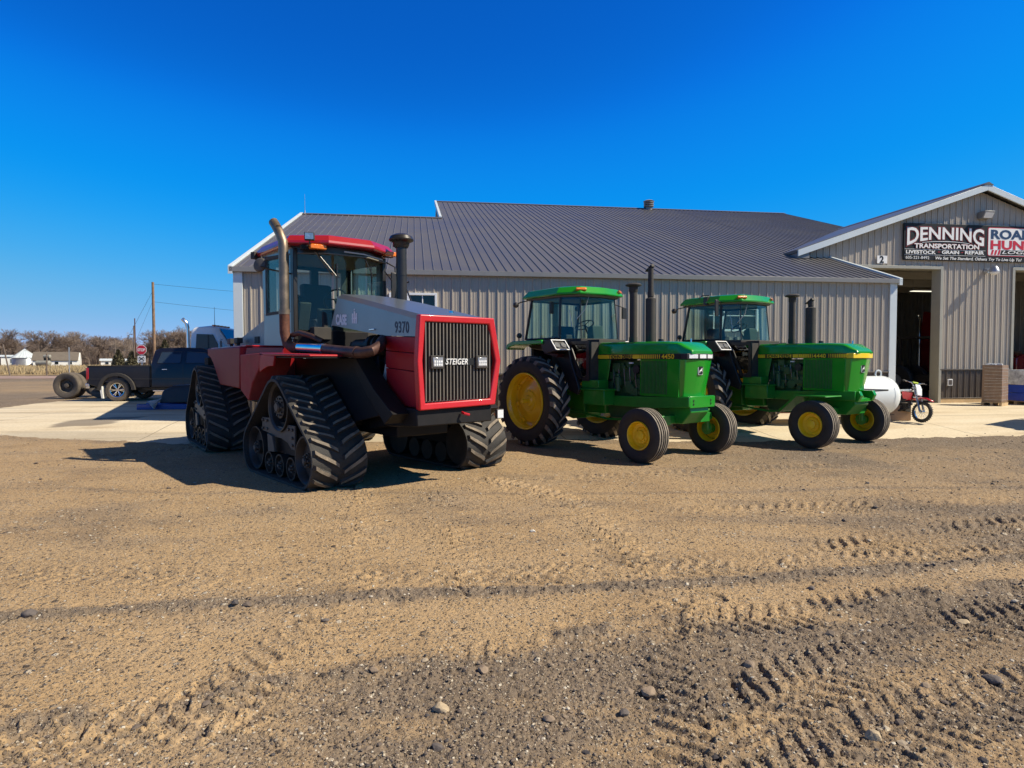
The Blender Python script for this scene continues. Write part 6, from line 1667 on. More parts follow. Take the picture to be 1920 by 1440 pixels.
# ================================================================ YARD THINGS
def tyre_wheel(parent, name, c, r, w, s, rimr, rim_mat, tyre_mat, dish=.05, spokes=0, axis='y', nuts=8, tread=0):
    """road wheel lying in local x-z; s = outward side"""
    x, y, z = c
    mb = MB(); h = w / 2
    mb.lathe([(rimr, -h * .8), (rimr * 1.15, -h * .98), (r * .9, -h), (r * .975, -h * .8), (r, -h * .5), (r, h * .5), (r * .975, h * .8), (r * .9, h), (rimr * 1.15, h * .98), (rimr, h * .8)], (x, y, z), 'y', 40, close=True)
    if tread:
        for k in range(tread):
            a = 2 * PI * k / tread
            for q in (-1, 1):
                mb.box(-.018, .018, y - 0.001 + q * h * .12, y + q * h * .92, r - .02, r + .012, M=Matrix.Translation((x, 0, z)) @ Matrix.Rotation(a + (q * .5 * PI / tread), 4, 'Y')) if q > 0 else mb.box(-.018, .018, y + q * h * .92, y + .001 + q * h * .12, r - .02, r + .012, M=Matrix.Translation((x, 0, z)) @ Matrix.Rotation(a, 4, 'Y'))
    ty = mb.build(name, tyre_mat, parent, ang=30)
    mb = MB()
    if spokes:
        mb.lathe([(rimr, h * .85 * s), (rimr * .93, h * .8 * s), (rimr * .9, h * .3 * s), (rimr * .88, -h * .5 * s)], (x, y, z), 'y', 36)
        mb.cyl((x, y + s * h * .25, z), (x, y + s * h * .72, z), rimr * .26, rimr * .22, 18)
        for k in range(spokes):
            a = 2 * PI * k / spokes
            for da in (-.16, .16):
                p0 = (x + rimr * .2 * math.cos(a), y + s * h * .6, z + rimr * .2 * math.sin(a)); p1 = (x + rimr * .9 * math.cos(a + da), y + s * h * .68, z + rimr * .9 * math.sin(a + da))
                mb.cyl(p0, p1, rimr * .055, rimr * .075, 6)
        rm = mb.build('rim', rim_mat, ty)
        mb = MB(); mb.cyl((x, y - s * h * .4, z), (x, y + s * h * .1, z), rimr * .86, rimr * .86, 30); mb.build('brake_disc', M['black'], ty)
    else:
        mb.lathe([(rimr, h * .85 * s), (rimr * .94, h * .82 * s), (rimr * .9, h * .5 * s), (rimr * .86, (h * .6 - dish) * s), (rimr * .6, (h * .45 - dish) * s), (rimr * .5, (h * .7 - dish) * s), (rimr * .32, (h * .72 - dish) * s), (rimr * .28, h * .8 * s), (0, h * .85 * s)], (x, y, z), 'y', 36)
        rm = mb.build('rim', rim_mat, ty)
        mb = MB()
        for k in range(nuts):
            a = 2 * PI * k / nuts; mb.cyl((x + rimr * .55 * math.cos(a), y + s * (h * .4 - dish), z + rimr * .55 * math.sin(a)), (x + rimr * .55 * math.cos(a), y + s * (h * .9 - dish), z + rimr * .55 * math.sin(a)), rimr * .04, rimr * .04, 6)
        mb.build('wheel_nut', rim_mat, rm)
    return ty

def pickup():
    t = empty('pickup_truck', (-14.30, 24.05, .2), R(3)); tag(t, 'dark navy crew cab pickup with flared rear wheel arch parked left of the shed', 'pickup')
    pm = M['navy_paint']; W = .98
    # origin: rear axle centre on the ground, forward +x; right side (towards the camera) is -y
    mb = MB()
    for s in (-1, 1):
        y0, y1 = sorted((s * W, s * (W - .07)))
        side = [(-1.00, .62)] + [(-1.04, .85), (-1.04, 1.27), (1.16, 1.30), (1.16, .50), (.60, .50)]
        arch = [(.55 * math.cos(a), .42 + .53 * math.sin(a)) for a in [PI * k / 10 for k in range(1, 10)]]
        mb.prism(side + arch + [(-.60, .50)], 'y', y0, y1)
    mb.box(-1.04, 1.16, -W + .07, W - .07, .62, .70); mb.box(-1.05, -.99, -W + .07, W - .07, .66, 1.27); mb.box(1.08, 1.15, -W + .07, W - .07, .7, 1.28)
    bed = mb.build('cargo_bed', pm, t, bevel=.025)
    mb = MB(); mb.box(-1.06, 1.17, -W - .01, -W + .08, 1.27, 1.30); mb.box(-1.06, 1.17, W - .08, W + .01, 1.27, 1.30); mb.build('bed_rail', M['black_rough'], bed)
    # cab with tumblehome
    mb = MB()
    def cs(x, top, zt, w=W, bot=.50): return [(x, -w, bot), (x, -w, 1.32), (x, -top, zt), (x, top, zt), (x, w, 1.32), (x, w, bot)]
    secs = [cs(1.20, .93, 1.34), cs(1.28, .80, 1.84), cs(1.50, .76, 1.93), cs(2.2, .76, 1.955), cs(2.9, .76, 1.93), cs(3.22, .78, 1.84), cs(3.95, .93, 1.36)]
    mb.loft(secs); cab = mb.build('cab', pm, t, bevel=.02, ang=30)
    mb = MB(); mb.loft([[(3.9, -W, .5), (3.9, -W, 1.2), (3.9, -.85, 1.33), (3.9, .85, 1.33), (3.9, W, 1.2), (3.9, W, .5)], [(5.0, -.95, .5), (5.0, -.95, 1.12), (5.0, -.8, 1.24), (5.0, .8, 1.24), (5.0, .95, 1.12), (5.0, .95, .5)]]); mb.build('hood', pm, t, bevel=.03)
    for s in (-1, 1):
        def sp(x, z):  # point on the sloped side glass
            k = (z - 1.32) / (1.90 - 1.32); return (x, s * (W - (W - .77) * k + .006), z)
        for pts in ([(1.42, 1.38), (2.24, 1.38), (2.24, 1.80), (1.52, 1.79)], [(2.42, 1.38), (3.42, 1.38), (3.10, 1.76), (2.42, 1.80)]):
            mb = MB(); mb.add([sp(*p) for p in pts], [(0, 1, 2, 3) if s < 0 else (3, 2, 1, 0)]); w_ = mb.build('side_window', M['truck_glass'], cab, flat=True)
            mb = MB(); q = [sp(*p) for p in pts]
            mb.tube(q + [q[0]], .010, 5); mb.build('window_trim', M['black'], w_)
        for x in (1.62, 2.74):
            mb = MB(); mb.box(x - .02, x + .17, *sorted((s * (W + .003), s * (W + .035))), 1.14, 1.175); mb.build('door_handle', M['chrome'] if x < 2 else M['black'], cab, bevel=.008)
        for x in (1.18, 2.33):
            mb = MB(); mb.box(x - .006, x + .006, *sorted((s * (W - .01), s * (W + .003))), .56, 1.32); mb.build('door_gap', M['decal_black'], cab)
        mb = MB(); mb.box(3.20, 3.34, *sorted((s * (W + .02), s * (W + .26))), 1.32, 1.58); mb.box(3.24, 3.30, *sorted((s * (W - .04), s * (W + .03))), 1.36, 1.44); mb.build('mirror', M['black_rough'], cab, bevel=.02)
        # flare
        mb = MB(); out = [(.66 * math.cos(a), .42 + .62 * math.sin(a)) for a in [PI * k / 14 for k in range(15)]]; inn = [(.53 * math.cos(a), .42 + .51 * math.sin(a)) for a in [PI * k / 14 for k in range(15)]][::-1]
        mb.prism(out + inn, 'y', *sorted((s * (W - .02), s * (W + .075)))); mb.build('fender_flare', M['black_rough'], t, bevel=.012)
        mb = MB(); mb.box(-1.07, -.98, *sorted((s * (W - .05), s * (W + .012))), .78, 1.22); mb.build('tail_lamp', M['taillight'], t, bevel=.015)
        mb = MB(); mb.box(1.3, 3.7, *sorted((s * (W - .04), s * (W + .10))), .36, .41); mb.build('side_step', M['chrome'], t, bevel=.01)
        mb = MB(); mb.prism([(-.52, .12), (-.46, .12), (-.50, .55), (-.60, .60)], 'y', *sorted((s * (W - .22), s * (W + .06)))); mb.build('mud_flap', M['siding_white'], t)
        mb = MB(); mb.box(-1.03, 4.9, *sorted((s * (W + .001), s * (W + .012))), .80, .83); mb.build('side_moulding', M['black'], t)
        for x in (0, 3.75): tyre_wheel(t, 'wheel', (x, s * .87, .42), .42, .27, s, .255, M['chrome'], M['tyre_dusty'], spokes=6)
    mb = MB(); mb.box(-1.14, -1.0, -.92, .92, .48, .66); mb.build('rear_bumper', M['chrome'], t, bevel=.02)
    mb = MB(); mb.box(-1.1, 4.9, -.45, .45, .38, .52); mb.cyl((0, -.8, .42), (0, .8, .42), .06, .06, 10); mb.ell((0, 0, .42), (.18, .18, .16)); mb.cyl((3.75, -.8, .42), (3.75, .8, .42), .05, .05, 10); mb.build('chassis', M['black'], t)
pickup()

def semi():
    t = empty('semi_tractor', (-16.75, 26.1, .2), R(3)); tag(t, 'white day cab highway truck with chrome stack standing behind the pickup', 'truck')
    for x in (-.65, .65):
        for s in (-1, 1):
            tyre_wheel(t, 'dual_wheel', (x, s * 1.10, .51), .51, .26, s, .29, M['tyre_dusty'], M['tyre_dusty'], dish=.10, nuts=10)
            tyre_wheel(t, 'dual_wheel', (x, s * .80, .51), .51, .26, s, .29, M['tan_tank'], M['tyre_dusty'], dish=.02)
    for s in (-1, 1): tyre_wheel(t, 'steer_wheel', (6.3, s * 1.02, .51), .51, .28, s, .29, M['galv'], M['tyre'], dish=-.05)
    mb = MB(); mb.box(-1.3, 6.8, -.42, -.34, .72, .98); mb.box(-1.3, 6.8, .34, .42, .72, .98); mb.cyl((-.65, -1.1, .51), (-.65, 1.1, .51), .1, .1, 12); mb.cyl((.65, -1.1, .51), (.65, 1.1, .51), .1, .1, 12); mb.box(-1.3, -1.15, -.42, .42, .7, .98); mb.build('frame', M['dark_metal'], t)
    mb = MB(); mb.cyl((0, 0, 1.02), (0, 0, 1.12), .45, .45, 24); mb.prism([(-.7, .98), (.4, .98), (.1, 1.12), (-.5, 1.08)], 'y', -.3, .3); mb.build('fifth_wheel', M['dark_metal'], t)
    wm = M['truck_white']
    mb = MB(); L = []
    for x, w, zt, b in ((4.05, 1.08, 2.72, 1.05), (4.15, 1.10, 2.80, 1.0), (4.75, 1.10, 2.86, 1.0), (5.05, 1.08, 2.80, 1.0), (5.62, 1.02, 1.95, 1.0)):
        L.append([(x, -w, b), (x, -w, zt - .45 if zt > 2.5 else zt - .1), (x, -w + .12, zt - .06), (x, -w + .3, zt), (x, w - .3, zt), (x, w - .12, zt - .06), (x, w, zt - .45 if zt > 2.5 else zt - .1), (x, w, b)])
    mb.loft(L); cab = mb.build('cab', wm, t, bevel=.03, ang=40)
    CX0 = Matrix.Translation((.95, 0, 0))
    mb = MB(); mb.loft([[(4.75, -1.0, .9), (4.75, -1.0, 1.7), (4.75, -.7, 1.95), (4.75, .7, 1.95), (4.75, 1.0, 1.7), (4.75, 1.0, .9)], [(6.3, -.85, .9), (6.3, -.85, 1.5), (6.3, -.6, 1.68), (6.3, .6, 1.68), (6.3, .85, 1.5), (6.3, .85, .9)]]); mb.build('hood', wm, t, bevel=.04, M=CX0)
    for s in (-1, 1):
        mb = MB(); mb.prism([(3.30, 1.85), (4.22, 1.80), (4.20, 2.05), (3.98, 2.50), (3.35, 2.52)], 'y', *sorted((s * 1.095, s * 1.125))); wn = mb.build('door_window', M['window_dark'], cab, bevel=.01, M=CX0)
        mb = MB(); mb.box(3.78, 3.83, *sorted((s * 1.12, s * 1.14)), 1.85, 2.5); mb.build('window_bar', M['black'], wn, M=CX0)
        mb = MB(); mb.box(4.30, 4.36, *sorted((s * 1.2, s * 1.42)), 1.7, 2.25); mb.tube([(4.33, s * 1.1, 2.3), (4.33, s * 1.31, 2.32), (4.33, s * 1.31, 1.66), (4.33, s * 1.1, 1.62)], .015, 5); mb.build('mirror', M['galv'], cab, M=CX0)
        mb = MB(); mb.cyl((3.2, s * .98, .72), (4.5, s * .98, .72), .30, .30, 22); mb.build('fuel_tank', M['chrome'], t, M=CX0)
    mb = MB(); a = [(4.14, -.9, 2.72), (4.14, .9, 2.72), (4.58, .9, 2.05), (4.58, -.9, 2.05)]
    mb.add([(x + .03, y, z + .02) for x, y, z in a], [(3, 2, 1, 0)]); mb.build('windshield', M['window_dark'], cab, flat=True, M=CX0)
    for y in (-.7, -.35, 0, .35, .7):
        mb = MB(); mb.box(3.80, 3.94, y - .05, y + .05, 2.84, 2.90); mb.build('marker_light', M['orange'], cab, bevel=.01, M=CX0)
    mb = MB(); mb.cyl((3.95, -.85, 2.75), (3.95, -.85, 3.6), .012, .006, 5); mb.build('antenna', M['black'], cab, M=CX0)
    mb = MB(); mb.tube([(2.95, -.95, 1.0), (2.95, -.95, 2.75), (2.91, -.95, 2.95), (2.75, -.95, 3.12)], .07, 14); mb.build('exhaust_stack', M['chrome'], t, M=CX0)
semi()

def blue_stack():
    t = empty('tool_pallet', (-10.55, 19.6, .2), R(8)); tag(t, 'dark covered pallet with blue plastic base in the shade beside the shed', 'pallet')
    mb = MB(); mb.box(-.75, .9, -.4, .4, .06, .10); mb.box(-.75, .9, -.4, -.28, 0, .17); mb.box(-.75, .9, .28, .4, 0, .17); mb.build('blue_base', M['blue_plastic'], t, bevel=.02)
    mb = MB(); mb.loft([[(-.10, -.42, .2), (1.05, -.42, .2), (1.05, .42, .2), (-.10, .42, .2)], [(-.02, -.38, .55), (1.0, -.38, .62), (1.0, .38, .62), (-.02, .38, .55)], [(.25, -.3, .72), (.9, -.3, .74), (.9, .3, .74), (.25, .3, .72)]]); mb.build('cover', mat('dark_tarp', (.016, .017, .021), .5, bump=.8, bs=5), t, bevel=.03)
    f = empty('plastic_funnel', (-10.72, 18.95, .2), R(20)); tag(f, 'grey translucent funnel lying on its side in front of the covered pallet', 'funnel')
    fm = mat('funnel_plastic', (.42, .45, .48), .4)
    mb = MB(); mb.lathe([(.24, 0), (.235, .02), (.05, .40), (.03, .42), (.025, .55), (.015, .55), (.04, .38), (.22, .0)], (0, 0, 0), 'x', 24, M=Matrix.Translation((0, 0, .15)) @ Matrix.Rotation(R(15), 4, 'Z') @ Matrix.Rotation(R(-35), 4, 'Y') @ Matrix.Scale(.62, 4)); mb.build('cone', fm, f)
blue_stack()

def propane():
    t = empty('propane_tank', (8.05, 15.2, .2), TH); tag(t, 'white horizontal propane tank on low blocks beside the shed corner', 'tank')
    r = .47; zc = .60; L0, L1 = -1.3, .80
    prof = [(0, L0 - .30)] + [(r * math.sin(PI / 2 * k / 8), L0 - .30 * math.cos(PI / 2 * k / 8)) for k in range(1, 9)] + [(r, (L0 + L1) / 2)] + [(r * math.cos(PI / 2 * k / 8), L1 + .36 * math.sin(PI / 2 * k / 8)) for k in range(0, 9)]
    mb = MB(); mb.lathe(prof, (0, 0, zc), 'x', 40); sh = mb.build('shell', M['tank_white'], t, ang=50)
    mb = MB(); mb.lathe([(r + .003, L1 + .0), (r + .006, L1 + .006), (r + .003, L1 + .012)], (0, 0, zc), 'x', 40); mb.build('weld_seam', M['tank_white'], sh)
    for x in (-1.0, .72):
        mb = MB(); mb.tube([(x + .0 + .075 * math.cos(a), 0, zc + r + .05 + .085 * math.sin(a)) for a in [-.6 + (PI + 1.2) * k / 12 for k in range(13)]], .018, 8); mb.build('lifting_ring', M['tank_white'], sh)
        mb = MB(); mb.prism([(-.28, .0), (.28, .0), (.30, .22), (-.30, .22)], 'x', x - .08, x + .08); mb.build('support_block', M['concrete'], t)
    mb = MB(); mb.lathe([(0, .2), (.12, .19), (.18, .12), (.18, 0)], (-.2, 0, zc + r), 'z', 20); mb.build('valve_dome', M['tank_white'], sh)
propane()

def boxes():
    b = empty('cardboard_box', (8.98, 15.70, .2), R(-6)); tag(b, 'long open cardboard carton on the concrete between tank and dirt bike', 'box')
    mb = MB(); L, Wd, H = .62, .34, .36
    mb.box(-.5, L, -Wd, -Wd + .012, 0, H); mb.box(-.5, L, Wd - .012, Wd, 0, H); mb.box(-.5, -.488, -Wd + .012, Wd - .012, 0, H); mb.box(L - .012, L, -Wd + .012, Wd - .012, 0, H); mb.box(-.49, L - .01, -Wd + .01, Wd - .01, 0, .01); mb.box(-.45, L - .05, -Wd + .05, Wd - .05, .01, H - .05)
    mb.build('carton', M['card'], b, bevel=.004)
    mb = MB(); mb.add([(-.5, Wd, H), (L, Wd, H), (L, Wd + .22, H + .10), (-.5, Wd + .22, H + .10), (-.5, Wd, H - .006), (L, Wd, H - .006), (L, Wd + .22, H + .094), (-.5, Wd + .22, H + .094)], [(0, 1, 2, 3), (7, 6, 5, 4), (0, 4, 5, 1), (2, 6, 7, 3)]); mb.build('flap', M['card'], b)
    text('Rown', .12, 'printing', M['decal_black'], b, face_M((-.13, -Wd - .004, .17), (1, 0, 0), (0, 0, 1)), ext=.002, off=.002)
    mb = MB(); mb.box(-.02, .24, -Wd - .004, -Wd - .001, .13, .145); mb.build('print_rule', M['decal_black'], b)
    # wrapped brown gaylord
    c = B(17.85, 18.0, .2)
    g = empty('wrapped_carton', (15.22, 20.15, .2), R(36)); tag(g, 'tall brown carton wrapped in clear film beside the right bay door', 'carton')
    mb = MB(); z = [.12, .5, .9, 1.30]; rings = []
    rr = random.Random(2)
    def rng(zz, k): return [(-.42 * k, -.40 * k, zz), (.42 * k, -.40 * k, zz), (.42 * k, .40 * k, zz), (-.42 * k, .40 * k, zz)]
    g.scale = (.66, .66, 1)
    mb.loft([rng(.12, 1.0), rng(.4, 1.01), rng(.8, .99), rng(1.28, .985)]); cb = mb.build('carton', M['card_dark'], g, bevel=.012, ang=25)
    mb = MB()
    for k in range(16):
        x0 = rr.uniform(-.4, .3); mb.box(x0, x0 + .12, rr.uniform(-.39, .2), .3, 1.275, 1.29 + rr.uniform(.01, .05))
    mb.build('torn_film', M['film'], cb, bevel=.01)
    mb = MB()
    for k in range(11):
        zz = .2 + k * .098 + rr.uniform(-.02, .02); zz2 = zz + rr.uniform(-.07, .07)
        mb.tube([(-.424, .3, zz), (-.424, -.404, (zz + zz2) / 2), (.424, -.404, zz2), (.424, .3, zz2)], .0035, 4)
    mb.build('film_crease', M['film'], cb)
    mb = MB()
    for y in (-.36, 0, .36): mb.box(-.42, .42, y - .05, y + .05, 0, .10)
    for x in (-.37, -.19, 0, .19, .37): mb.box(x - .05, x + .05, -.42, .42, .10, .12)
    mb.build('pallet', M['wood'], g)
    # blue wrapped cases: each case its own part
    h = empty('case_pallet', (16.98, 20.75, .2), R(10)); tag(h, 'film wrapped pallet of blue cases at the right edge', 'pallet')
    mb = MB()
    for y in (-.45, 0, .45): mb.box(-.75, .75, y - .05, y + .05, 0, .10)
    for k in range(8): mb.box(-.74 + k * .195, -.62 + k * .195, -.5, .5, .10, .12)
    mb.build('pallet', M['wood'], h)
    for j in range(2):
        for i in range(4):
            mb = MB(); mb.box(-.73 + i * .365, -.375 + i * .365, -.48, .48, .125 + j * .26, .375 + j * .26); cs = mb.build('blue_case', M['blue_case'], h, bevel=.01)
            mb = MB()
            for q in range(2): mb.box(-.66 + i * .365 + q * .13, -.58 + i * .365 + q * .13, -.488, -.482, .17 + j * .26, .20 + j * .26)
            mb.box(-.60 + i * .365, -.53 + i * .365, -.488, -.482, .24 + j * .26, .32 + j * .26); mb.build('case_print', M['decal_white'], cs)
    mb = MB(); rr = random.Random(5)
    mb.loft([[(-.74, -.49, .64), (.74, -.49, .64), (.74, .49, .64), (-.74, .49, .64)], [(-.72, -.47, .95), (.72, -.47, .95), (.72, .47, .95), (-.72, .47, .95)], [(-.70, -.46, 1.12), (.70, -.45, 1.15), (.70, .45, 1.13), (-.70, .46, 1.12)]]); mb.build('film_wrap', M['film'], h, bevel=.03)
boxes()

def dirt_bike():
    t = empty('dirt_bike', (9.56, 14.92, .2), R(-67)); t.rotation_euler = (R(-8), 0, R(-67)); tag(t, 'small red and white dirt bike on its stand by the open bay', 'motorcycle')
    t.rotation_mode = 'XYZ'
    # origin under the front axle, forward +x
    def sp_wheel(x, r, nm):
        mb = MB(); mb.lathe([(r * .74, -.03), (r * .80, -.038), (r * .93, -.04), (r, -.022), (r + .004, 0), (r, .022), (r * .93, .04), (r * .80, .038), (r * .74, .03)], (x, 0, r), 'y', 32, close=True)
        for k in range(30):
            a = 2 * PI * k / 30; mb.box(-.008, .008, -.030, .030, r - .01, r + .012, M=Matrix.Translation((x, 0, r)) @ Matrix.Rotation(a, 4, 'Y'))
        ty = mb.build(nm, M['tyre'], t)
        mb = MB(); mb.lathe([(r * .76, -.028), (r * .72, -.02), (r * .71, 0), (r * .72, .02), (r * .76, .028)], (x, 0, r), 'y', 32); mb.cyl((x, -.05, r), (x, .05, r), .035, .035, 12)
        for k in range(24):
            a = 2 * PI * k / 24; mb.cyl((x, (.03 if k % 2 else -.03), r), (x + r * .72 * math.cos(a), 0, r + r * .72 * math.sin(a)), .0025, .0025, 3)
        mb.build('spoked_rim', M['chrome'], ty)
    sp_wheel(0, .235, 'front_wheel'); sp_wheel(-1.02, .205, 'rear_wheel')
    mb = MB()
    for s in (-1, 1):
        mb.cyl((0, s * .075, .235), (-.12, s * .075, .56), .024, .022, 10); mb.cyl((-.12, s * .075, .56), (-.23, s * .075, .84), .017, .017, 10)
    mb.box(-.19, -.09, -.09, .09, .55, .58); mb.box(-.25, -.17, -.09, .09, .78, .80); mb.build('fork', M['steel'], t)
    mb = MB(); mb.tube([(-.28, -.36, .93), (-.25, -.14, .91), (-.23, -.06, .84), (-.23, .06, .84), (-.25, .14, .91), (-.28, .36, .93)], .011, 8); mb.tube([(-.25, -.14, .91), (-.25, .14, .91)], .010, 6); hb = mb.build('handlebar', M['chrome'], t)
    for s in (-1, 1):
        mb = MB(); mb.cyl((-.275, s * .25, .925), (-.285, s * .38, .935), .018, .018, 10); mb.tube([(-.26, s * .2, .92), (-.20, s * .30, .91), (-.21, s * .36, .915)], .006, 5); mb.build('grip', M['black_rough'], hb)
    mb = MB(); mb.cyl((-.25, -.09, .915), (-.25, .09, .915), .022, .022, 10); mb.build('bar_pad', M['lime'], hb)
    mb = MB(); mb.loft([[(-.10, -.085, .62), (-.10, .085, .62), (-.13, .075, .60), (-.13, -.075, .60)], [(-.13, -.10, .78), (-.13, .10, .78), (-.16, .09, .78), (-.16, -.09, .78)], [(-.18, -.085, .88), (-.18, .085, .88), (-.20, .08, .87), (-.20, -.08, .87)]]); mb.build('number_plate', M['bike_white'], t, bevel=.01)
    mb = MB(); F_ = [(-.42, .50, .03), (-.28, .535, .05), (-.10, .565, .065), (.08, .56, .055), (.24, .50, .03)]
    vs = []
    for x, z, w in F_: vs += [(x, -w, z - .015), (x, 0, z + .012), (x, w, z - .015)]
    fs = []
    for i in range(4):
        for j in (0, 1): fs.append((i * 3 + j, (i + 1) * 3 + j, (i + 1) * 3 + j + 1, i * 3 + j + 1))
    mb.add(vs, fs); o = mb.build('front_fender', M['bike_red'], t); so = o.modifiers.new('solid', 'SOLIDIFY'); so.thickness = .008
    for s in (-1, 1):
        mb = MB(); mb.loft([[(-.22, s * .07, .68), (-.22, s * .105, .66), (-.25, s * .09, .50), (-.25, s * .07, .50)], [(-.50, s * .06, .71), (-.50, s * .085, .69), (-.46, s * .07, .52), (-.46, s * .06, .52)]]); mb.build('shroud', M['bike_red'], t, bevel=.01)
    mb = MB(); mb.loft([[(-.30, -.07, .70), (-.30, .07, .70), (-.30, .06, .76), (-.30, -.06, .76)], [(-.55, -.08, .69), (-.55, .08, .69), (-.55, .07, .74), (-.55, -.07, .74)], [(-1.05, -.09, .72), (-1.05, .09, .72), (-1.05, .07, .76), (-1.05, -.07, .76)]]); mb.build('seat', M['bike_white'], t, bevel=.015)
    mb = MB(); mb.loft([[(-.85, -.05, .66), (-.85, .05, .66), (-.85, .04, .71), (-.85, -.04, .71)], [(-1.30, -.06, .72), (-1.30, .06, .72), (-1.30, .05, .74), (-1.30, -.05, .74)]]); mb.build('rear_fender', M['bike_white'], t)
    for s in (-1, 1):
        mb = MB(); mb.prism([(-.60, .68), (-.98, .70), (-.95, .52), (-.70, .48)], 'y', *sorted((s * .085, s * .11))); mb.build('side_plate', M['bike_white'], t, bevel=.01)
    mb = MB(); mb.box(-.62, -.34, -.09, .09, .22, .42); mb.cyl((-.5, -.12, .28), (-.5, .12, .28), .08, .08, 16); mb.cyl((-.36, 0, .38), (-.28, 0, .44), .05, .05, 10); mb.tube([(-.3, -.07, .42), (-.26, -.10, .30), (-.5, -.13, .22), (-.95, -.13, .48)], .025, 8); mb.build('engine', M['dark_metal'], t, bevel=.008)
    mb = MB(); mb.tube([(-.24, 0, .78), (-.5, 0, .66), (-.9, 0, .66)], .02, 6); mb.tube([(-.22, 0, .72), (-.35, 0, .30), (-.62, 0, .24), (-1.02, .06, .205)], .02, 6); mb.tube([(-.62, 0, .24), (-1.02, -.06, .205)], .02, 6); mb.build('frame', M['black'], t)
    mb = MB(); mb.cyl((-.58, .08, .26), (-.62, .24, .01), .010, .010, 6); mb.cyl((-.55, -.22, .24), (-.55, .22, .24), .012, .012, 6); mb.build('side_stand', M['steel'], t)
dirt_bike()

# ================================================================ FAR THINGS
def pole_at(x, y, h, r, name='utility_pole', lean=0, label=None, mt=None, arms=None, cat='pole', g=.2):
    t = empty(name, (x, y, g)); t.rotation_euler = (0, lean, 0); tag(t, label, cat)
    mb = MB(); mb.cyl((0, 0, -.3), (0, 0, h), r, r * .72, 12); mb.build('shaft', mt or M['pole_wood'], t)
    return t
p = pole_at(-38.5, 69, 9.9, .17, label='tall wooden utility pole rising behind the pickup cab')
def wire(name, a, b, sag, r, label, cat='cable'):
    a, b = Vector(a), Vector(b); pts = []
    for k in range(25):
        f = k / 24; q = a.lerp(b, f); q.z -= sag * 4 * f * (1 - f); pts.append(tuple(q))
    mb = MB(); mb.tube(pts, r, 4); o = mb.build(name, M['black'], None); tag(o, label, cat); return o
wire('power_line', (-38.5, 69, 9.9), (8, 92, 10.5), 1.0, .013, 'upper power line running right from the wooden pole')
wire('power_line', (-38.5, 69, 8.0), (8, 92, 7.0), 1.0, .013, 'lower power line running right from the wooden pole')
wire('guy_wire', (-38.5, 69, 9.2), (-41.6, 66, .3), 0, .012, 'outer guy wire slanting down left of the wooden pole')
wire('guy_wire', (-38.5, 69, 8.2), (-40.6, 66.6, .3), 0, .012, 'inner guy wire slanting down left of the wooden pole')
pole_at(-66, 112, 7.6, .13, label='distant grey pole just left of the stop sign', mt=M['bark'])
pole_at(-70.5, 120, 9.4, .12, 'sign_mast', label='thin reddish mast above the stop sign', mt=M['rust'], cat='mast')
pole_at(-80.5, 130, 5.6, .11, label='short far pole behind the cedar', mt=M['bark'])

def sign_post():
    t = empty('stop_sign', (-28.9, 50, .2), R(4)); tag(t, 'red octagonal STOP sign above a white crossing plate, behind the pickup bed', 'sign')
    mb = MB(); mb.box(-.04, .04, 0, .05, -.2, 2.75); mb.build('post', M['galv'], t)
    def octo(r, y0, y1, zc): 
        m_ = MB(); m_.prism([(r * math.cos(PI / 8 + k * PI / 4), zc + r * math.sin(PI / 8 + k * PI / 4)) for k in range(8)], 'y', y0, y1); return m_
    octo(.40, -.03, -.01, 2.32).build('sign_border', M['decal_white'], t); octo(.375, -.034, -.03, 2.32).build('sign_face', M['sign_red'], t)
    o = text('STOP', .30, 'lettering', M['decal_white'], t, face_M((-.295, -.036, 2.215), (1, 0, 0), (0, 0, 1)), ext=.003, off=.012, xs=.80)
    mb = MB(); mb.box(-.29, .29, -.03, -.01, 1.34, 1.86); pl = mb.build('crossing_plate', M['decal_white'], t)
    mb = MB()
    for a in (R(38), R(-38)):
        mb.box(-.24, .24, -.036, -.031, -.035, .035, M=Matrix.Translation((0, 0 if a > 0 else -.006, 1.62)) @ Matrix.Rotation(a, 4, 'Y'))
    for x in (-.2, .2): mb.cyl((x, -.036, 1.62), (x, -.031, 1.62), .035, .035, 10)
    mb.box(-.16, .16, -.036, -.031, 1.38, 1.41); mb.build('cross_mark', M['decal_black'], pl)
sign_post()

def post(x, y, h, lean, label):
    t = empty('fence_post', (x, y, .2)); t.rotation_euler = (0, lean, 0); tag(t, label, 'post')
    mb = MB(); mb.cyl((0, 0, -.3), (0, 0, h), .07, .06, 8); mb.build('shaft', M['bark'], t)
    mb = MB(); mb.cyl((0, -.08, h * .92), (0, .08, h * .92), .02, .02, 6); mb.build('staple', M['galv'], t)
post(-50.6, 64.5, 3.2, R(-11), 'dark leaning post at the far left of the grass strip')
post(-46.9, 64.5, 2.2, R(1.5), 'dark upright post in front of the brown roofed house')
t = empty('road_sign', (-44.6, 64.5, .2), R(118)); tag(t, 'grey back of a tall narrow road sign seen edge on', 'sign')
mb = MB(); mb.cyl((0, 0, -.2), (0, 0, 2.7), .04, .04, 8); mb.build('post', M['galv'], t)
mb = MB(); mb.box(-.45, .45, -.04, -.02, 1.1, 2.85); mb.build('panel', M['alu'], t)

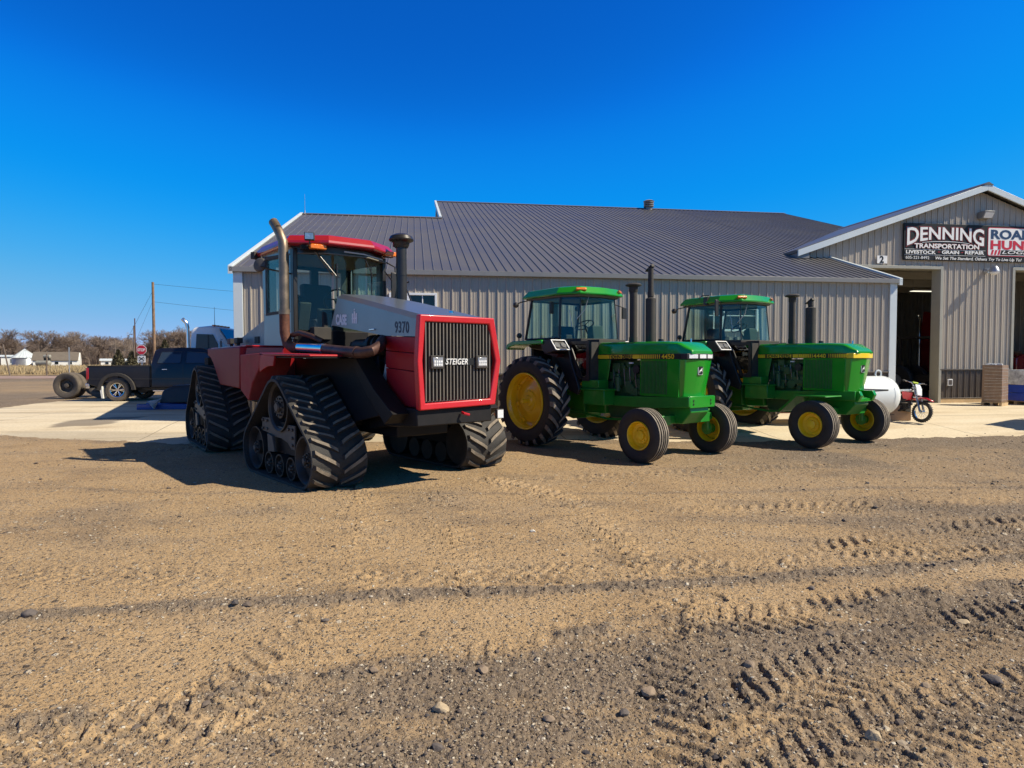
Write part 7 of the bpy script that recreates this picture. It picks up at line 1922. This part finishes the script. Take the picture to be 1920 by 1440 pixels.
def grain_bin():
    t = empty('grain_bin', (-125.5, 165, .2)); tag(t, 'round galvanised grain bin with a bright conical roof', 'bin')
    mb = MB(); pr = []
    for k in range(14): pr += [(2.72, k * .17), (2.76, k * .17 + .085)]
    mb.lathe(pr + [(2.72, 2.4)], (0, 0, 0), 'z', 48); mb.build('wall', M['galv'], t, ang=20)
    mb = MB(); rings = []
    mb.lathe([(2.95, 2.3), (.35, 4.35), (.30, 4.5), (0, 4.55)], (0, 0, 0), 'z', 24); mb.build('roof', M['trim'], t, flat=True)
    mb = MB()
    for k in range(24):
        a = 2 * PI * k / 24; mb.cyl((2.9 * math.cos(a), 2.9 * math.sin(a), 2.36), (.35 * math.cos(a), .35 * math.sin(a), 4.38), .04, .03, 4)
    mb.build('roof_rib', M['galv'], t)
grain_bin()
def house(name, x, y, w, d, h, rh, label, wall, roof, wins=3, rz=0):
    t = empty(name, (x, y, .2), rz); tag(t, label, 'building' if name != 'farm_house' else 'house')
    mb = MB(); mb.prism([(-d / 2, 0), (d / 2, 0), (d / 2, h), (0, h + rh), (-d / 2, h)], 'x', -w / 2, w / 2); mb.build('wall', wall, t)
    for s in (-1, 1):
        mb = MB(); e = .3; sl = rh / (d / 2)
        mb.prism([(0, h + rh + .02), (s * (d / 2 + e), h - sl * e + .02), (s * (d / 2 + e), h - sl * e + .14), (0, h + rh + .16)], 'x', -w / 2 - e, w / 2 - .25); mb.build('roof', roof, t)
    for k in range(wins):
        xx = -w / 2 + w * (k + .7) / (wins + .4); mb = MB(); mb.box(xx - .45, xx + .45, -d / 2 - .05, -d / 2 - .02, h * .35, h * .8); f = mb.build('window', M['frame_white'], t)
        mb = MB(); mb.box(xx - .38, xx + .38, -d / 2 - .07, -d / 2 - .05, h * .38, h * .77); mb.build('pane', M['window_dark'], f)
    return t
house('farm_house', -115.5, 163, 9.5, 8.5, 1.7, 1.9, 'low farmhouse with broad brown shingle roof and white gable end', M['siding_white'], M['shingle'], 3, R(31))
house('garden_shed', -131, 168, 4.6, 4, 2.6, .3, 'small white flat shed left of the grain bin', M['siding_white'], M['trim'], 1, R(36))
house('long_shed', -104, 170, 8.5, 4, 1.5, .4, 'long low white shed with dark openings right of the farmhouse', M['siding_white'], M['trim'], 4, R(30))
def htank(x, y, L, r, z, mt, label, legs=True):
    t = empty('storage_tank', (x, y, .2)); tag(t, label, 'tank')
    mb = MB(); mb.lathe([(0, -L / 2 - r * .3), (r * .8, -L / 2 - r * .15), (r, -L / 2), (r, L / 2), (r * .8, L / 2 + r * .15), (0, L / 2 + r * .3)], (0, 0, z), 'x', 24); mb.build('shell', mt, t)
    for q in (-.35, .35):
        mb = MB(); mb.box(q * L - .12, q * L + .12, -r * .7, r * .7, 0, z - r * .6); mb.build('leg', M['dark_metal'], t)
htank(-130.3, 150, 4.1, .72, 1.15, M['tan_tank'], 'pale yellow horizontal tank left of the grain bin')
htank(-135.8, 150, 4.0, .70, 1.1, M['pink_tank'], 'faded pinkish horizontal tank at the left edge')
htank(-108.3, 148, 2.9, .62, .95, M['grey_tank'], 'weathered grey tank in front of the farmhouse')
htank(-108.1, 149, 1.4, .42, 2.5, M['grey_tank'], 'small grey tank raised on a tall stand above the larger one')

def windmill():
    t = empty('windmill', (-82.5, 138, .2)); tag(t, 'skeletal steel windmill tower above the far trees', 'windmill')
    mb = MB(); H = 7.0
    for sx in (-1, 1):
        for sy in (-1, 1): mb.cyl((sx * .9, sy * .9, 0), (sx * .1, sy * .1, H), .05, .04, 5)
    for k in range(1, 6):
        f = k / 6; w = .9 - .8 * f
        for a, b in (((-w, -w), (w, -w)), ((w, -w), (w, w)), ((w, w), (-w, w)), ((-w, w), (-w, -w))): mb.cyl((*a, H * f), (*b, H * f), .03, .03, 4)
    mb.build('tower', M['bark'], t)
    mb = MB(); mb.prism([(.1, H + .15), (.9, H + .35), (.9, H - .05)], 'y', -.02, .02); mb.build('vane', M['galv'], t)
    mb = MB()
    for k in range(10):
        a = 2 * PI * k / 10; mb.prism([(.12 * math.cos(a), .12 * math.sin(a)), (.5 * math.cos(a - .16), .5 * math.sin(a - .16)), (.5 * math.cos(a + .16), .5 * math.sin(a + .16))], 'x', -.12, -.10, M=Matrix.Translation((0, 0, H + .15)))
    mb.build('fan', M['galv'], t)
windmill()

# bare winter trees: limbs and twigs grown by recursion
def grow(seed, H, spread=1.0, levels=6, dens=1.0):
    r = np.random.default_rng(seed)
    seg = [[], []]
    def br(p, d, L, rad, lev):
        n = 3 if lev < 3 else 2
        q = p
        for k in range(n):
            d = d + r.normal(0, .13 if lev else .05, 3) + np.array([0, 0, .05 if lev < 4 else -.01]); d /= np.linalg.norm(d)
            q2 = q + d * L / n; r0 = rad * (1 - .28 * k / n); r1 = rad * (1 - .28 * (k + 1) / n)
            seg[0 if lev < 3 else 1].append((q, q2, r0, r1)); q = q2
            if lev >= 1 and lev < levels and r.random() < .55 * dens:
                side(q, d, L * .62, r1 * .55, lev + 1)
        if lev < levels:
            for _ in range(3 if lev < 2 else (2 + (r.random() < .6 * dens))):
                side(q, d, L * (.66 + .18 * r.random()), rad * .62, lev + 1)
    def side(q, d, L, rad, lev):
        a = r.normal(0, 1, 3); a -= d * (a @ d); a /= np.linalg.norm(a) + 1e-6
        an = (.32 + .38 * r.random()) * spread
        nd = d * math.cos(an) + a * math.sin(an); nd[2] += .10
        nd /= np.linalg.norm(nd); br(q, nd, L, max(rad, .016), lev)
    br(np.zeros(3), np.array([0, 0, 1.0]), H * .22, H * .020, 0)
    out = []
    for S in seg:
        V = []; F = []
        P0 = np.array([s[0] for s in S]); P1 = np.array([s[1] for s in S]); R0 = np.array([s[2] for s in S]); R1 = np.array([s[3] for s in S])
        D = P1 - P0; D /= np.linalg.norm(D, axis=1, keepdims=True) + 1e-9
        up = np.where(np.abs(D[:, 2:3]) < .9, np.array([[0, 0, 1.0]]), np.array([[1.0, 0, 0]]))
        U = np.cross(D, up); U /= np.linalg.norm(U, axis=1, keepdims=True); W_ = np.cross(D, U)
        k = 3; ang = np.arange(k) * 2 * PI / k
        ring = lambda P, Rr: P[:, None, :] + Rr[:, None, None] * (U[:, None, :] * np.cos(ang)[None, :, None] + W_[:, None, :] * np.sin(ang)[None, :, None])
        VV = np.concatenate([ring(P0, R0), ring(P1, R1)], 1).reshape(-1, 3)
        base = (np.arange(len(S)) * 2 * k)[:, None]
        FF = np.concatenate([np.stack([base[:, 0] + i, base[:, 0] + (i + 1) % k, base[:, 0] + k + (i + 1) % k, base[:, 0] + k + i], -1) for i in range(k)], 0)
        out.append((VV, FF))
    hh = max(out[1][0][:, 2].max(), 1e-3)
    return [(v * H / hh, f) for v, f in out]
def make_tree(seed, H, spread, mt, mt2, dens=1.0):
    t = empty('bare_tree', (0, 0, 0))
    (v0, f0), (v1, f1) = grow(seed, H, spread, 6, dens)
    fast_mesh('trunk', v0, f0, mt, t, True); fast_mesh('crown', v1, f1, mt2, t, True)
    return t
protos = [make_tree(11, 10, .95, M['bark'], M['twig']), make_tree(5, 10, 1.15, M['bark'], M['twig']), make_tree(8, 10, .8, M['bark'], M['twig_pale'], .9), make_tree(21, 10, 1.05, M['bark'], M['twig'], 1.1), make_tree(33, 10, 1.2, M['bark'], M['twig_pale'])]
# (world x, y, height, proto, label)
TREES = []
def px_tree(px, top, D, pr, lab): TREES.append(((px - 960) / 1200 * D, D, 1.47 + (675 - top) / 1200 * D, pr, lab))
px_tree(8, 612, 178, 0, 'tall bare tree at the left edge of the far treeline'); px_tree(30, 632, 190, 2, 'slender bare tree just right of the leftmost one'); px_tree(50, 640, 172, 1, 'low bare tree behind the grain bin')
px_tree(74, 614, 180, 3, 'broad bare tree above the farmhouse roof'); px_tree(100, 640, 195, 4, 'pale low bare tree behind the farmhouse ridge'); px_tree(122, 617, 186, 2, 'pale upright bare tree right of the farmhouse')
px_tree(143, 645, 175, 0, 'low grey bare tree over the long shed'); px_tree(168, 640, 170, 1, 'rounded bare tree behind the road sign'); px_tree(184, 626, 182, 3, 'taller bare tree above the pickup tailgate')
px_tree(204, 628, 178, 0, 'bare tree just right of the pickup tailgate'); px_tree(230, 632, 172, 4, 'pale bare tree left of the stop sign'); px_tree(246, 650, 160, 1, 'small bare tree beside the far pole')
px_tree(282, 622, 120, 0, 'bare tree close behind the utility pole'); px_tree(300, 612, 118, 3, 'large round bare tree right of the utility pole'); px_tree(322, 607, 118, 1, 'largest round bare tree between pole and white truck'); px_tree(344, 614, 122, 4, 'pale bare tree behind the white truck stack')
px_tree(-40, 620, 175, 1, 'bare tree beyond the left edge'); px_tree(-90, 628, 185, 3, 'second bare tree beyond the left edge'); px_tree(395, 630, 125, 0, 'bare tree behind the white truck cab'); px_tree(428, 636, 130, 1, 'bare tree between white truck and shed corner')
px_tree(92, 632, 210, 1, 'distant bare tree filling the gap over the roof'); px_tree(212, 642, 205, 2, 'distant pale tree over the pickup bed'); px_tree(156, 650, 200, 3, 'distant low tree right of the road sign'); px_tree(20, 645, 205, 4, 'distant pale tree over the yellow tank'); px_tree(262, 640, 190, 2, 'distant pale tree behind the stop sign')
rx = random.Random(9); words = ['dusky', 'pale', 'spindly', 'rounded', 'forked', 'leaning', 'broad', 'thin', 'grey', 'brown']
for k in range(30):
    px = -60 + k * 14 + rx.uniform(-5, 5); near = px > 262
    lab = ('%s bare tree in the back row %s' % (words[k % 10], 'beyond the left edge' if px < 0 else ('over the grain bin' if px < 62 else ('above the farmhouse' if px < 128 else ('between farmhouse and pickup' if px < 166 else ('above the pickup bed' if px < 262 else 'by the white truck'))))))
    px_tree(px, rx.uniform(626, 650), 140 if near else rx.uniform(190, 230), k % 5, lab)
used = set(); rt = random.Random(4)
for x, y, h, pr, lab in TREES:
    o = protos[pr] if pr not in used else copy_tree(protos[pr])
    used.add(pr)
    o.location = (x, y, .1); k = h / 10; o.scale = (k * 1.15, k * 1.15, k); o.rotation_euler = (0, 0, rt.uniform(0, 6.28)); tag(o, lab, 'tree', 'bare winter trees along the horizon')
def brush():
    N = 26000
    x0 = RNG.random(N); y = 185 + 45 * RNG.random(N); x = -190 + x0 * 165
    hh = 1.8 + 5.2 * RNG.random(N) * (0.35 + fbm(x, y, .07, 3, 3))
    a = RNG.random(N) * PI; w = .05 + .09 * RNG.random(N); ln = RNG.normal(0, .8, N)
    b0 = np.stack([x - w, y, np.zeros(N)], -1); b1 = np.stack([x + w, y, np.zeros(N)], -1); t1 = np.stack([x + ln, y + RNG.normal(0, .5, N), hh], -1); 
    V_ = np.stack([b0, b1, t1], 1).reshape(-1, 3)
    x2 = x + RNG.normal(0, 1.2, N); b2 = np.stack([x2 - w * .6, y, np.zeros(N)], -1); b3 = np.stack([x2 + w * .6, y + .1, np.zeros(N)], -1); t2 = np.stack([x2 - ln, y, hh * .9], -1)
    V2 = np.stack([b2, b3, t2], 1).reshape(-1, 3)
    VV = np.concatenate([V_, V2]); o = fast_mesh('brush', VV, np.arange(len(VV)).reshape(-1, 3), M['twig'], smooth_=False)
    tag(o, 'grey brown undergrowth massed below the far bare trees', 'brush', kind='stuff')
brush()
def cedar(x, y, h, lab, seed):
    t = empty('cedar_tree', (x, y, .2)); tag(t, lab, 'tree'); r = np.random.default_rng(seed); N = 2600
    mb = MB(); mb.cyl((0, 0, 0), (0, 0, h * .7), .14, .05, 6); mb.build('trunk', M['bark'], t)
    z = h * (.12 + .88 * r.random(N) ** .8); rad = (h - z) * .42 * (.75 + .5 * vnoise(np.arange(N) * 0.01, z * 2, 1.0, seed)) * r.random(N) ** .35; a = r.random(N) * 2 * PI
    c = np.stack([rad * np.cos(a), rad * np.sin(a), z + rad * .15], -1); s = .16 + .16 * r.random((N, 1))
    d1 = r.normal(0, 1, (N, 3)); d2 = r.normal(0, 1, (N, 3)); d1 /= np.linalg.norm(d1, axis=1, keepdims=True); d2 /= np.linalg.norm(d2, axis=1, keepdims=True)
    V_ = np.stack([c - d1 * s, c + d1 * s, c + d2 * s * 1.1], 1).reshape(-1, 3); fast_mesh('crown', V_, np.arange(3 * N).reshape(-1, 3), M['cedar'], t, False)
cedar(-72.5, 118, 3.4, 'dark olive cedar left of the stop sign post', 1); cedar(-66.5, 112, 3.0, 'smaller dark cedar right of the stop sign', 2); cedar(-58.5, 108, 4.9, 'dark cedar against the utility pole', 3)

# another machine stands out of frame on the right; only its shadow reaches the picture
ex_ = copy_tree([o for o in COL.objects if o.name.startswith('wheel_tractor') and '4440' in o.get('label', '')][0])
ex_.location = (14.9, 14.1, .13); ex_.rotation_euler = (0, 0, R(-58)); ex_['label'] = 'green wheel tractor standing beyond the right edge, seen only by its shadow'
